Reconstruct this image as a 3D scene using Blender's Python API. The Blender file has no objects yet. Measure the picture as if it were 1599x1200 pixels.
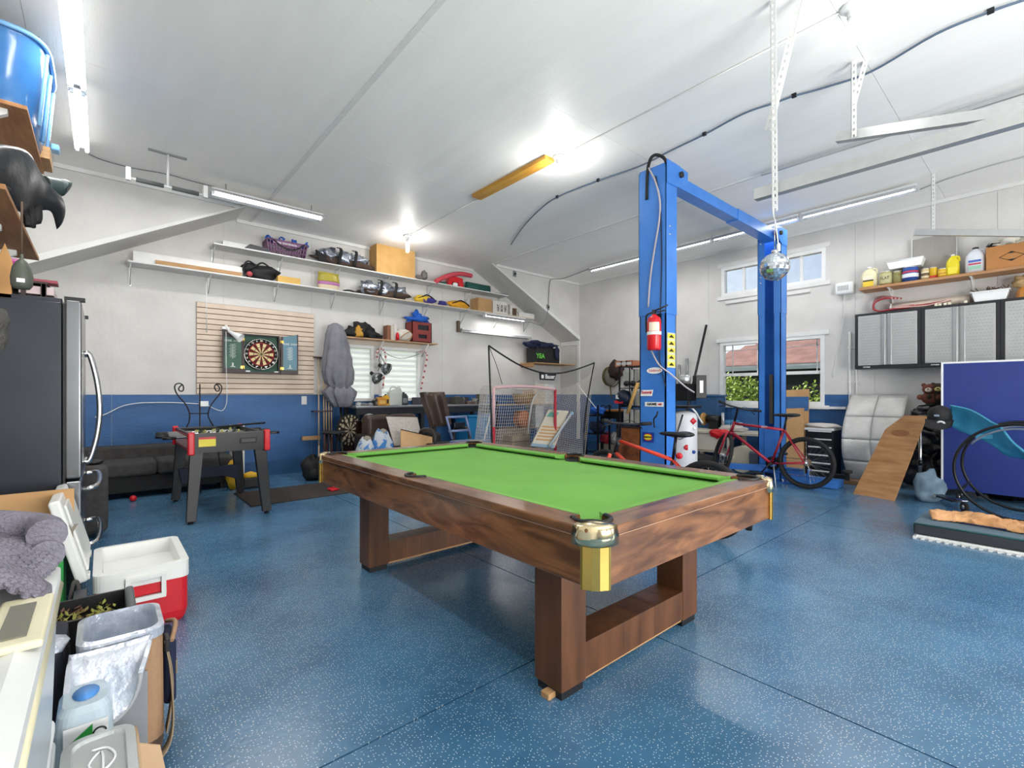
import bpy,bmesh,math,random
from mathutils import Vector,Matrix,noise
rnd = random.Random(7)
PI = math.pi
SC = bpy.context.scene
COL = SC.collection
# ---------------------------------------------------------------- camera
TH = math.atan(640 / 740.0); S_,C_ = math.sin(TH),math.cos(TH)
FPX,HOR,CAMH = 740.0,616.0,1.22
cd = bpy.data.cameras.new('camera'); cam = bpy.data.objects.new('camera',cd); COL.objects.link(cam)
cam.location = (0,0,CAMH); cam.rotation_euler = (PI / 2,0,-TH)
cd.sensor_width = 36; cd.lens = FPX / 1599 * 36; cd.shift_y = (HOR - 600) / 1599
cd.clip_start = 0.02
SC.camera = cam
# ---------------------------------------------------------------- world, sun, exposure
W = bpy.data.worlds.new('sky'); SC.world = W; W.use_nodes = True
wn = W.node_tree.nodes; wl = W.node_tree.links
sky = wn.new('ShaderNodeTexSky'); sky.sky_type = 'HOSEK_WILKIE'; sky.turbidity = 7.0; sky.ground_albedo = 0.4
sky.sun_direction = Vector((0.12,0.85,0.6)).normalized()
wl.new(sky.outputs[0],wn['Background'].inputs[0]); wn['Background'].inputs[1].default_value = 3.6
sd = bpy.data.lights.new('sun','SUN'); sd.energy = 5.0; sd.angle = 0.01; sd.color = (1,.95,.88)
sun = bpy.data.objects.new('sun',sd); COL.objects.link(sun)
sun.rotation_euler = Vector((.12,.85,.6)).to_track_quat('Z','Y').to_euler()
sun.location = (0,0,20)
def area(name,loc,rot,sx,sy,power,col=(1,1,1)):
    l = bpy.data.lights.new(name,'AREA'); l.shape = 'RECTANGLE'; l.size = sx; l.size_y = sy
    l.energy = power; l.color = col
    o = bpy.data.objects.new(name,l); COL.objects.link(o); o.location = loc; o.rotation_euler = rot
    return o
# area lamps added in the unseen doorways as daylight, tilted to brighten the ceiling
area('door_fill_light',(5.78,-3.3,1.35),(PI / 2 + .3,0,0),2.7,2.3,95,(1,.985,.96))
area('door_fill_light',(1.9,-3.3,1.35),(PI / 2 + .75,0,0),2.7,2.3,285,(1,.985,.96))
VS = SC.view_settings
VS.view_transform = 'Standard'; VS.look = 'None'; VS.gamma = 1; VS.exposure = 0.43
try: VS.use_curve_mapping = False
except Exception: pass
SC.display_settings.display_device = 'sRGB'
# ---------------------------------------------------------------- measuring helpers: points on the room's planes
def ray(u):
    t = (u - 799.5) / FPX
    return S_ + t * C_,C_ - t * S_
def onY(u,v,Y):
    a,b = ray(u); d = Y / b
    return Vector((a * d,Y,CAMH - (v - HOR) * d / FPX))
def onX(u,v,X):
    a,b = ray(u); d = X / a
    return Vector((X,b * d,CAMH - (v - HOR) * d / FPX))
def onZ(u,v,Z):
    a,b = ray(u); d = FPX * (CAMH - Z) / (v - HOR)
    return Vector((a * d,b * d,Z))
def atd(u,v,d):
    a,b = ray(u)
    return Vector((a * d,b * d,CAMH - (v - HOR) * d / FPX))
# ---------------------------------------------------------------- materials
def lin(h):
    h = h.lstrip('#'); c = [int(h[i:i + 2],16) / 255 for i in (0,2,4)]
    return tuple(x / 12.92 if x <= .04045 else ((x + .055) / 1.055) ** 2.4 for x in c) + (1,)
MC = {}
def mat(name,col,rough=.5,metal=0,col2=None,vs=6,stretch=(1,1,1),bump=0,bs=60,trans=0,alpha=1,emit=0,coat=0,contrast=(.35,.65),ior=1.45,dist=0):
    if name in MC: return MC[name]
    m = bpy.data.materials.new(name); m.use_nodes = True; n = m.node_tree.nodes; l = m.node_tree.links
    p = n['Principled BSDF']; c = lin(col)
    p.inputs['Base Color'].default_value = c; p.inputs['Roughness'].default_value = rough; p.inputs['Metallic'].default_value = metal
    p.inputs['IOR'].default_value = ior
    if trans: p.inputs['Transmission Weight'].default_value = trans
    if alpha < 1: p.inputs['Alpha'].default_value = alpha
    if coat: p.inputs['Coat Weight'].default_value = coat; p.inputs['Coat Roughness'].default_value = .12
    if emit: p.inputs['Emission Color'].default_value = c; p.inputs['Emission Strength'].default_value = emit
    tc = n.new('ShaderNodeTexCoord'); mp = n.new('ShaderNodeMapping'); mp.inputs['Scale'].default_value = stretch
    l.new(tc.outputs['Object'],mp.inputs[0])
    if col2 is None:
        col2 = col; d = .93
        c2 = tuple(x * d for x in c[:3]) + (1,)
    else: c2 = lin(col2)
    t = n.new('ShaderNodeTexNoise'); t.inputs['Scale'].default_value = vs; t.inputs['Detail'].default_value = 6; t.inputs['Distortion'].default_value = dist
    l.new(mp.outputs[0],t.inputs[0])
    r = n.new('ShaderNodeValToRGB'); r.color_ramp.elements[0].position = contrast[0]; r.color_ramp.elements[1].position = contrast[1]
    r.color_ramp.elements[0].color = c; r.color_ramp.elements[1].color = c2
    l.new(t.outputs['Fac'],r.inputs[0]); l.new(r.outputs[0],p.inputs['Base Color'])
    if bump:
        b = n.new('ShaderNodeBump'); b.inputs['Strength'].default_value = bump; b.inputs['Distance'].default_value = .01
        t2 = n.new('ShaderNodeTexNoise'); t2.inputs['Scale'].default_value = bs; t2.inputs['Detail'].default_value = 4
        l.new(mp.outputs[0],t2.inputs[0]); l.new(t2.outputs['Fac'],b.inputs['Height']); l.new(b.outputs[0],p.inputs['Normal'])
    MC[name] = m
    return m
# ---------------------------------------------------------------- mesh helpers
def BM(): return bmesh.new()
def box(bm,a,b,M=None):
    x0,y0,z0 = (min(a[i],b[i]) for i in range(3)); x1,y1,z1 = (max(a[i],b[i]) for i in range(3))
    v = [bm.verts.new(p if M is None else M @ Vector(p)) for p in ((x0,y0,z0),(x1,y0,z0),(x1,y1,z0),(x0,y1,z0),(x0,y0,z1),(x1,y0,z1),(x1,y1,z1),(x0,y1,z1))]
    return [bm.faces.new([v[i] for i in f]) for f in ((0,3,2,1),(4,5,6,7),(0,1,5,4),(1,2,6,5),(2,3,7,6),(3,0,4,7))]
def cbox(bm,c,s,M=None):
    return box(bm,[c[i] - s[i] / 2 for i in range(3)],[c[i] + s[i] / 2 for i in range(3)],M)
def tube(bm,pts,r,n=8,closed=False,cap=True):
    pts = [Vector(p) for p in pts]; k = len(pts)
    rs = r if isinstance(r,(list,tuple)) else [r] * k
    up = Vector((0,0,1)); prev = None; rings = []
    for i in range(k):
        if closed: d = pts[(i + 1) % k] - pts[i - 1]
        else: d = pts[min(i + 1,k - 1)] - pts[max(i - 1,0)]
        if d.length < 1e-9: d = Vector((0,0,1))
        d.normalize()
        if prev is None:
            a = up if abs(d.z) < .9 else Vector((1,0,0)); x = d.cross(a).normalized()
        else:
            x = prev - d * prev.dot(d)
            if x.length < 1e-6: x = d.orthogonal()
            x.normalize()
        prev = x; y = d.cross(x)
        rings.append([bm.verts.new(pts[i] + (x * math.cos(2 * PI * j / n) + y * math.sin(2 * PI * j / n)) * rs[i]) for j in range(n)])
    m = k if closed else k - 1
    for i in range(m):
        a,b = rings[i],rings[(i + 1) % k]
        for j in range(n): 
            f = bm.faces.new((a[j],a[(j + 1) % n],b[(j + 1) % n],b[j])); f.smooth = True
    if cap and not closed:
        bm.faces.new(rings[0][::-1]); bm.faces.new(rings[-1])
def lathe(bm,prof,n=24,M=None,ang=2 * PI,smooth=True):
    """prof: (r, z) list, spun about z"""
    rings = []
    for r,z in prof:
        if r < 1e-6:
            p = Vector((0,0,z)); rings.append([bm.verts.new(M @ p if M else p)])
        else:
            rings.append([bm.verts.new((M @ Vector((r * math.cos(2 * PI * j / n),r * math.sin(2 * PI * j / n),z))) if M else (r * math.cos(2 * PI * j / n),r * math.sin(2 * PI * j / n),z)) for j in range(n)])
    for a,b in zip(rings,rings[1:]):
        for j in range(n):
            k = (j + 1) % n
            vs = []
            for q in (a[j % len(a)],a[k % len(a)],b[k % len(b)],b[j % len(b)]):
                if q not in vs: vs.append(q)
            if len(vs) > 2:
                f = bm.faces.new(vs); f.smooth = smooth
def prism(bm,poly,lo,hi,axis='Z',M=None):
    """polygon in the other two axes (x,y)/(x,z)/(y,z) extruded along axis"""
    def P(a,b,c):
        p = Vector({'Z': (a,b,c),'Y': (a,c,b),'X': (c,a,b)}[axis])
        return M @ p if M else p
    A = [bm.verts.new(P(a,b,lo)) for a,b in poly]; B = [bm.verts.new(P(a,b,hi)) for a,b in poly]
    bm.faces.new(A); bm.faces.new(B[::-1]); k = len(poly)
    for i in range(k): bm.faces.new((A[i],B[i],B[(i + 1) % k],A[(i + 1) % k]))
def ball(bm,c,s,n=2,amp=0,f=3,seed=0,flat=None,M=None):
    """noisy squashed sphere; flat = lowest z"""
    r = bmesh.ops.create_icosphere(bm,subdivisions=n,radius=1)
    for v in r['verts']:
        p = v.co.copy(); q = 1 + (noise.noise(p * f + Vector((seed * 7.3,seed,0))) * amp if amp else 0)
        p = Vector((p.x * s[0] * q,p.y * s[1] * q,p.z * s[2] * q))
        if M: p = M @ p
        p += Vector(c)
        if flat is not None and p.z < flat: p.z = flat
        v.co = p
    for v in r['verts']:
        for fa in v.link_faces: fa.smooth = True
def grid(bm,fn,nu,nv,thick=0.004,closed_u=False):
    """surface fn(s,t) with thickness"""
    V = [[Vector(fn(i / nu,j / nv)) for j in range(nv + 1)] for i in range(nu + 1)]
    N = []
    for i in range(nu + 1):
        row = []
        for j in range(nv + 1):
            a = V[min(i + 1,nu)][j] - V[max(i - 1,0)][j]; b = V[i][min(j + 1,nv)] - V[i][max(j - 1,0)]
            c = a.cross(b); row.append(c.normalized() if c.length > 1e-12 else Vector((0,0,1)))
        N.append(row)
    T = [[bm.verts.new(V[i][j] + N[i][j] * thick / 2) for j in range(nv + 1)] for i in range(nu + 1)]
    B = [[bm.verts.new(V[i][j] - N[i][j] * thick / 2) for j in range(nv + 1)] for i in range(nu + 1)]
    for i in range(nu):
        for j in range(nv):
            bm.faces.new((T[i][j],T[i + 1][j],T[i + 1][j + 1],T[i][j + 1])).smooth = True
            bm.faces.new((B[i][j],B[i][j + 1],B[i + 1][j + 1],B[i + 1][j])).smooth = True
    for i in range(nu):
        bm.faces.new((T[i][0],B[i][0],B[i + 1][0],T[i + 1][0])); bm.faces.new((T[i][nv],T[i + 1][nv],B[i + 1][nv],B[i][nv]))
    for j in range(nv):
        bm.faces.new((T[0][j],T[0][j + 1],B[0][j + 1],B[0][j])); bm.faces.new((T[nu][j],B[nu][j],B[nu][j + 1],T[nu][j + 1]))
def arc(c,r,a0,a1,n,pl='XY',ry=None):
    out = []; ry = ry or r
    for i in range(n + 1):
        a = a0 + (a1 - a0) * i / n; x,y = r * math.cos(a),ry * math.sin(a)
        out.append(Vector(c) + Vector({'XY': (x,y,0),'XZ': (x,0,y),'YZ': (0,x,y)}[pl]))
    return out
def smoothpath(pts,k=6):
    pts = [Vector(p) for p in pts]; out = []
    for i in range(len(pts) - 1):
        p0 = pts[max(i - 1,0)]; p1 = pts[i]; p2 = pts[i + 1]; p3 = pts[min(i + 2,len(pts) - 1)]
        for j in range(k):
            t = j / k
            out.append(.5 * ((2 * p1) + (p2 - p0) * t + (2 * p0 - 5 * p1 + 4 * p2 - p3) * t * t + (3 * p1 - p0 - 3 * p2 + p3) * t ** 3))
    out.append(pts[-1]); return out
def obj(name,bm,m,parent=None,bevel=0,label=None,kind=None,segs=2,world=True):
    """links bm as one mesh object; when it has an Empty parent, coordinates are given in the room's frame"""
    if parent is not None and world:
        bmesh.ops.transform(bm,matrix=root_matrix(parent).inverted(),verts=bm.verts)
    if bevel:
        bmesh.ops.remove_doubles(bm,verts=bm.verts,dist=1e-6)
        es = [e for e in bm.edges if len(e.link_faces) == 2 and e.calc_face_angle(0) > .6]
        try: bmesh.ops.bevel(bm,geom=es,offset=bevel,segments=segs,affect='EDGES',profile=.5,clamp_overlap=True)
        except Exception: pass
    bmesh.ops.recalc_face_normals(bm,faces=bm.faces)
    me = bpy.data.meshes.new(name); bm.to_mesh(me); bm.free()
    for mm in (m if isinstance(m,(list,tuple)) else [m]): me.materials.append(mm)
    o = bpy.data.objects.new(name,me); COL.objects.link(o)
    if parent is not None: o.parent = parent
    if label: o['label'] = label
    if kind: o['kind'] = kind
    return o
def root_matrix(o):
    M = Matrix.Identity(4); q = o
    while q is not None:
        M = Matrix.LocRotScale(q.location,q.rotation_euler,q.scale) @ M; q = q.parent
    return M
def tag(o,label,cat,group=None,kind=None):
    o['label'] = label; o['category'] = cat
    if group: o['group'] = group
    if kind: o['kind'] = kind
    return o
def thing(name,label,cat,loc=(0,0,0),rz=0,group=None):
    o = bpy.data.objects.new(name,None); COL.objects.link(o); o.location = loc; o.rotation_euler = (0,0,rz); o.empty_display_size = .1
    return tag(o,label,cat,group)
def one(name,bm,m,label,cat,group=None,kind=None,bevel=0,loc=None,segs=2):
    if loc is not None: bmesh.ops.translate(bm,vec=-Vector(loc),verts=bm.verts)
    o = obj(name,bm,m,bevel=bevel,segs=segs)
    if loc is not None: o.location = loc
    return tag(o,label,cat,group,kind)
def struct(name,bm,m,parent=None,bevel=0):
    o = obj(name,bm,m,parent,bevel=bevel)
    if parent is None: o['kind'] = 'structure'
    return o
def dup(root,loc=None,rz=None,label=None,group=None,parent=None):
    r = root.copy(); COL.objects.link(r)
    if parent is not None: r.parent = parent
    if loc is not None: r.location = loc
    if rz is not None: r.rotation_euler = (0,0,rz)
    if label: r['label'] = label
    if group: r['group'] = group
    for ch in list(root.children): dup(ch,parent=r)
    return r
def text(name,s,size,M,m,parent,extrude=.0008,sx=1,align='CENTER',bold=0):
    cu = bpy.data.curves.new(name,'FONT'); cu.body = s; cu.size = size; cu.extrude = extrude; cu.align_x = align; cu.align_y = 'CENTER'; cu.offset = bold
    to = bpy.data.objects.new(name,cu); COL.objects.link(to)
    dg = bpy.context.evaluated_depsgraph_get(); me = bpy.data.meshes.new_from_object(to.evaluated_get(dg)); bpy.data.objects.remove(to); bpy.data.curves.remove(cu)
    me.materials.clear(); me.materials.append(m); me.name = name
    L = M @ Matrix.Diagonal((sx,1,1,1))
    if parent is not None: L = root_matrix(parent).inverted() @ L
    me.transform(L)
    o = bpy.data.objects.new(name,me); COL.objects.link(o)
    if parent is not None: o.parent = parent
    return o
def face_mat(origin,xdir,ydir):
    x = Vector(xdir).normalized(); y = Vector(ydir).normalized(); z = x.cross(y)
    M = Matrix.Identity(4)
    for i in range(3): M[i][0],M[i][1],M[i][2],M[i][3] = x[i],y[i],z[i],origin[i]
    return M
def cut(o,bms):
    """boolean difference, applied; cutters are removed"""
    tmp = []
    for b in bms:
        bmesh.ops.recalc_face_normals(b,faces=b.faces)
        me = bpy.data.meshes.new('tmp'); b.to_mesh(me); b.free(); c = bpy.data.objects.new('tmp',me); COL.objects.link(c); tmp.append(c)
        md = o.modifiers.new('b','BOOLEAN'); md.operation = 'DIFFERENCE'; md.solver = 'EXACT'; md.object = c
    dg = bpy.context.evaluated_depsgraph_get(); me = bpy.data.meshes.new_from_object(o.evaluated_get(dg)); o.modifiers.clear()
    old = o.data; o.data = me; bpy.data.meshes.remove(old)
    for c in tmp:
        m_ = c.data; bpy.data.objects.remove(c); bpy.data.meshes.remove(m_)
WHITE = mat('white_paint','#d9d7d4',.6,col2='#c9c7c4',vs=2.2,bump=.25,bs=22,contrast=(.35,.8))
CEILW = mat('ceiling_paint','#faf9f6',.45,col2='#f3f2ef',vs=1.2,stretch=(4,.6,1),bump=.2,bs=25,contrast=(.3,.75))
TRIMW = mat('trim_white','#e6e6e4',.4)
BLUEP = mat('blue_wall_paint','#35659c',.5,col2='#2f5a8c',vs=2,stretch=(1,1,3),bump=.3,bs=20)
BLACK = mat('black_plastic','#17181a',.45)
BLKM = mat('black_metal','#1c1c1e',.35,.4)
CHROME = mat('chrome','#c9c9c9',.18,1)
GALV = mat('galvanised_steel','#c6c8c8',.38,.75,vs=20)
WHITEPL = mat('white_plastic','#eceeee',.35)
CARD = mat('cardboard','#c29a6b',.8,col2='#b58d60',vs=5)
WOOD = mat('raw_pine','#c39c6e',.6,col2='#a67d52',vs=5,stretch=(1,8,8),contrast=(.3,.7))
PLY = mat('plywood','#b98a5c',.6,col2='#8f6238',vs=3,stretch=(1.2,1,7),bump=.2,bs=30,contrast=(.3,.72))
RUB = mat('black_rubber','#1b1b1c',.75,bump=.3,bs=120)
REDP = mat('red_plastic','#d5212b',.3)
# ================================================================ the room
XL,XR,YF,YB,YG,ZC = -1.13,8.30,-3.4,7.82,7.22,3.76
def rects_minus(a,b,holes):
    """rectangle a=(x0,z0), b=(x1,z1) minus holes -> list of rectangles"""
    rs = [(a[0],a[1],b[0],b[1])]
    for (hx0,hz0,hx1,hz1) in holes:
        out = []
        for (x0,z0,x1,z1) in rs:
            if hx1 <= x0 or hx0 >= x1 or hz1 <= z0 or hz0 >= z1: out.append((x0,z0,x1,z1)); continue
            if hz0 > z0: out.append((x0,z0,x1,hz0))
            if hz1 < z1: out.append((x0,hz1,x1,z1))
            za,zb = max(z0,hz0),min(z1,hz1)
            if hx0 > x0: out.append((x0,za,hx0,zb))
            if hx1 < x1: out.append((hx1,za,x1,zb))
        rs = out
    return rs
def wall(name,axis,pos,out,u0,u1,holes,seams,blue=(None,None),sgn=1):
    """backing wall plus sheets of panelling with narrow joints; axis 'Y' -> plane Y=pos, spans X"""
    bm = BM()
    def bx(b,r,p0,p1):
        if axis == 'Y': box(b,(r[0],p0,r[1]),(r[2],p1,r[3]))
        else: box(b,(p0,r[0],r[1]),(p1,r[2],r[3]))
    for r in rects_minus((u0,0),(u1,ZC + .1),holes): bx(bm,r,pos,pos + out * .12)
    w = struct(name,bm,WHITE)
    cuts = [u0] + sorted(s for s in seams if u0 < s < u1) + [u1]
    for a,b in zip(cuts,cuts[1:]):
        for lo,hi,m in ((0.0,1.215,'b'),(1.215,ZC,'w')):
            mm = WHITE
            if m == 'b' and blue[0] is not None and (a + b) / 2 > blue[0] and (a + b) / 2 < blue[1]: mm = BLUEP
            bm = BM()
            for r in rects_minus((a + .0015,lo + .0015),(b - .0015,hi - .0015),holes): bx(bm,r,pos - out * .007,pos)
            if len(bm.verts): obj('wall_panel',bm,mm,w)
            else: bm.free()
    return w
# floor slabs with saw-cut joints
fm = bpy.data.materials.new('blue_flake_epoxy'); fm.use_nodes = True
def floor_nodes():
    n = fm.node_tree.nodes; l = fm.node_tree.links; p = n['Principled BSDF']
    geo = n.new('ShaderNodeNewGeometry')
    t1 = n.new('ShaderNodeTexNoise'); t1.inputs['Scale'].default_value = 1.1; t1.inputs['Detail'].default_value = 8; t1.inputs['Roughness'].default_value = .65
    r1 = n.new('ShaderNodeValToRGB'); r1.color_ramp.elements[0].color = lin('#386283'); r1.color_ramp.elements[1].color = lin('#5483a5')
    r1.color_ramp.elements[0].position = .36; r1.color_ramp.elements[1].position = .66
    v = n.new('ShaderNodeTexVoronoi'); v.inputs['Scale'].default_value = 82; v.voronoi_dimensions = '2D'
    lt = n.new('ShaderNodeMath'); lt.operation = 'LESS_THAN'; lt.inputs[1].default_value = .15
    sp = n.new('ShaderNodeSeparateColor'); gt = n.new('ShaderNodeMath'); gt.operation = 'GREATER_THAN'; gt.inputs[1].default_value = .5
    mu = n.new('ShaderNodeMath'); mu.operation = 'MULTIPLY'
    mx = n.new('ShaderNodeMix'); mx.data_type = 'RGBA'; mx.inputs['B'].default_value = lin('#c3d2dc')
    v2 = n.new('ShaderNodeTexVoronoi'); v2.inputs['Scale'].default_value = 40; v2.voronoi_dimensions = '2D'
    lt2 = n.new('ShaderNodeMath'); lt2.operation = 'LESS_THAN'; lt2.inputs[1].default_value = .0
    mx2 = n.new('ShaderNodeMix'); mx2.data_type = 'RGBA'; mx2.inputs['B'].default_value = lin('#1c3348')
    l.new(geo.outputs['Position'],t1.inputs[0]); l.new(geo.outputs['Position'],v.inputs[0]); l.new(geo.outputs['Position'],v2.inputs[0])
    l.new(t1.outputs['Fac'],r1.inputs[0]); l.new(v.outputs['Distance'],lt.inputs[0]); l.new(v.outputs['Color'],sp.inputs[0]); l.new(sp.outputs[0],gt.inputs[0])
    l.new(lt.outputs[0],mu.inputs[0]); l.new(gt.outputs[0],mu.inputs[1])
    l.new(v2.outputs['Distance'],lt2.inputs[0]); l.new(lt2.outputs[0],mx2.inputs['Factor']); l.new(r1.outputs[0],mx2.inputs['A'])
    l.new(mu.outputs[0],mx.inputs['Factor']); l.new(mx2.outputs['Result'],mx.inputs['A']); l.new(mx.outputs['Result'],p.inputs['Base Color'])
    t2 = n.new('ShaderNodeTexNoise'); t2.inputs['Scale'].default_value = 2.3; t2.inputs['Detail'].default_value = 6; l.new(geo.outputs['Position'],t2.inputs[0])
    mr = n.new('ShaderNodeMapRange'); mr.inputs['To Min'].default_value = .13; mr.inputs['To Max'].default_value = .32; l.new(t2.outputs['Fac'],mr.inputs['Value']); l.new(mr.outputs[0],p.inputs['Roughness'])
    t3 = n.new('ShaderNodeTexNoise'); t3.inputs['Scale'].default_value = 45; t3.inputs['Detail'].default_value = 3; l.new(geo.outputs['Position'],t3.inputs[0])
    b = n.new('ShaderNodeBump'); b.inputs['Strength'].default_value = .22; b.inputs['Distance'].default_value = .004; l.new(t3.outputs['Fac'],b.inputs['Height']); l.new(b.outputs[0],p.inputs['Normal'])
    p.inputs['Specular IOR Level'].default_value = .75
floor_nodes()
bm = BM(); box(bm,(XL - .2,YF - .2,-.12),(XR + .2,YB + .2,-.014)); floor = struct('floor',bm,mat('concrete_joint','#182836',.9))
xs = [XL,-.9,2.11,5.12,XR]; ys = [YF,-2.2,1.58,5.35,YB]
for a,b in zip(xs,xs[1:]):
    for c,d in zip(ys,ys[1:]):
        bm = BM(); g = .004; box(bm,(a + g,c + g,-.014),(b - g,d - g,0)); obj('floor_slab',bm,fm,floor)
# ceiling sheets with joints
bm = BM(); box(bm,(XL - .2,YF - .2,ZC + .01),(XR + .2,YB + .2,ZC + .12)); ceil = struct('ceiling',bm,mat('joint_grey','#8c8c8c',.8))
xs = [XL - .1,-.4,1.65,3.69,5.76,7.8,XR + .1]; ys = [YF - .1,-1.0,.97,2.92,4.87,6.82,YB + .1]
for a,b in zip(xs,xs[1:]):
    for c,d in zip(ys,ys[1:]):
        bm = BM(); g = .0015; box(bm,(a + g,c + g,ZC),(b - g,d - g,ZC + .01)); obj('ceiling_panel',bm,CEILW,ceil)
for x in (1.65,5.76):
    bm = BM(); box(bm,(x - .022,YF,ZC - .008),(x + .022,YB - .001,ZC)); obj('joint_strip',bm,TRIMW,ceil)
# back wall and its two windows
w1 = (onY(541,600,YB).x,1.10,onY(583,600,YB).x,2.06); w2 = (onY(591,600,YB).x,1.10,onY(655,600,YB).x,2.06)
wall('wall_back','Y',YB,1,XL,XR,[w1,w2],[-1.13 + 1.22 * i for i in range(9)],(-9,99))
# right wall and its two windows
def yr(u): return onX(u,600,XR).y
wu = (yr(1290),2.94,yr(1127),3.45); wd = (yr(1288),1.05,yr(1125),2.13)
wall('wall_right','X',XR,1,YF,YB,[wu,wd],[7.82 - 1.22 * i for i in range(1,10)] + [1.95],(1.95,99))
wall('wall_left','X',XL,-1,YF,YB,[],[7.82 - 1.22 * i for i in range(1,10)],(3.6,99))
wall('wall_front','Y',YF,-1,XL,XR,[(.42,0,3.32,2.5),(4.33,0,7.24,2.5)],[1.8,3.8,5.8])
for nm,x0 in (('door_1',.42),('door_2',4.33)):
    bm = BM(); x1 = x0 + 2.9
    box(bm,(x0 - .1,YF + .008,0),(x0,YF + .03,2.6)); box(bm,(x1,YF + .008,0),(x1 + .1,YF + .03,2.6)); box(bm,(x0,YF + .008,2.5),(x1,YF + .03,2.6))
    struct(nm,bm,TRIMW)
# gable-shaped headers in front of the recess
def header(name,poly,edge):
    bm = BM(); prism(bm,poly,YG,YB - .008,'Y'); w = struct(name,bm,WHITE)
    (x0,z0),(x1,z1) = edge; d = Vector((x1 - x0,0,z1 - z0)).normalized(); n = Vector((-d.z,0,d.x))
    if n.z < 0: n = -n
    bm = BM(); a = Vector((x0,0,z0)); b = Vector((x1,0,z1)); q = .085
    prism(bm,[(a.x,a.z),(b.x,b.z),(b.x + n.x * q,min(b.z + n.z * q,ZC - .001)),(a.x + n.x * q,min(a.z + n.z * q,ZC - .001))],YG - .018,YG,'Y'); obj('edge_board',bm,TRIMW,w)
    return w
header('wall_header_left',[(XL + .008,ZC),(1.47,ZC),(XL + .008,2.325)],((XL + .01,2.325),(1.47,3.76)))
header('wall_header_right',[(5.70,ZC),(XR - .008,ZC),(XR - .008,2.456)],((5.70,3.76),(XR - .01,2.458)))
# trims
TR = iter(range(1,40))
def trim(a,b,m=TRIMW): bm = BM(); box(bm,a,b); return struct('trim_%d' % next(TR),bm,m)
trim((XL + .01,YG - .03,ZC - .045),(1.40,YG,ZC)); trim((5.82,YG - .03,ZC - .045),(XR - .04,YG,ZC))
trim((1.47,YB - .035,ZC - .05),(5.70,YB - .008,ZC))
trim((XR - .035,YF + .02,ZC - .045),(XR - .008,YG - .03,ZC))
trim((XR - .03,YG - .02,.02),(XR - .008,YG + .06,2.45)); trim((XR - .03,YG + .062,2.36),(XR - .008,YB - .04,2.45))
CURB = mat('blue_curb','#2c5680',.6,bump=.5,bs=25)
bm = BM(); box(bm,(XL + .01,YB - .05,0),(XR - .06,YB - .008,.215)); struct('baseboard_back',bm,CURB)
bm = BM(); box(bm,(XR - .05,1.97,0),(XR - .008,YB - .05,.2)); struct('baseboard_right',bm,CURB)
# windows: vinyl frame, rails, panes
GLASS = mat('window_glass','#ffffff',.02,trans=1,ior=1.02)
VINYL = mat('window_vinyl','#eceded',.3)
def window_x(name,y0,z0,y1,z1,mulls,rail=None,grids=()):
    bm = BM(); f = .055
    for a,b in (((y0,z0),(y1,z0 + f)),((y0,z1 - f),(y1,z1)),((y0,z0 + f),(y0 + f,z1 - f)),((y1 - f,z0 + f),(y1,z1 - f))):
        box(bm,(XR - .02,a[0],a[1]),(XR + .09,b[0],b[1]))
    w = struct(name,bm,VINYL)
    for (a,b) in (((y0 - .06,z1),(y1 + .06,z1 + .07)),((y0 - .06,z0 - .06),(y1 + .06,z0))):
        bm = BM(); box(bm,(XR - .03,a[0],a[1]),(XR - .008,b[0],b[1])); obj('casing',bm,TRIMW,w)
    for m_ in mulls: bm = BM(); box(bm,(XR + .03,m_ - .02,z0 + f),(XR + .07,m_ + .02,z1 - f)); obj('mullion',bm,VINYL,w)
    if rail: bm = BM(); box(bm,(XR + .02,y0 + f,rail - .025),(XR + .08,y1 - f,rail + .025)); obj('meeting_rail',bm,VINYL,w)
    for (a,b) in grids:
        bm = BM(); box(bm,(XR + .052,a[0],a[1]),(XR + .062,b[0],b[1])); obj('glazing_bar',bm,VINYL,w)
    bm = BM(); box(bm,(XR + .045,y0 + f,z0 + f),(XR + .05,y1 - f,z1 - f)); obj('pane',bm,GLASS,w)
window_x('window_1',*(wu[0],wu[1],wu[2],wu[3]),[yr(1160),yr(1250)])
zr = 1.56
window_x('window_2',wd[0],wd[1],wd[2],wd[3],[],zr,[((yr(1142) - .008,zr),(yr(1142) + .008,wd[3])),((yr(1181) - .008,zr),(yr(1181) + .008,wd[3])),((yr(1274) - .008,zr),(yr(1274) + .008,wd[3])),
    ((wd[0] + .05,1.98),(wd[2] - .05,1.99)),((wd[0] + .05,1.68),(wd[2] - .05,1.69))])
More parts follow.
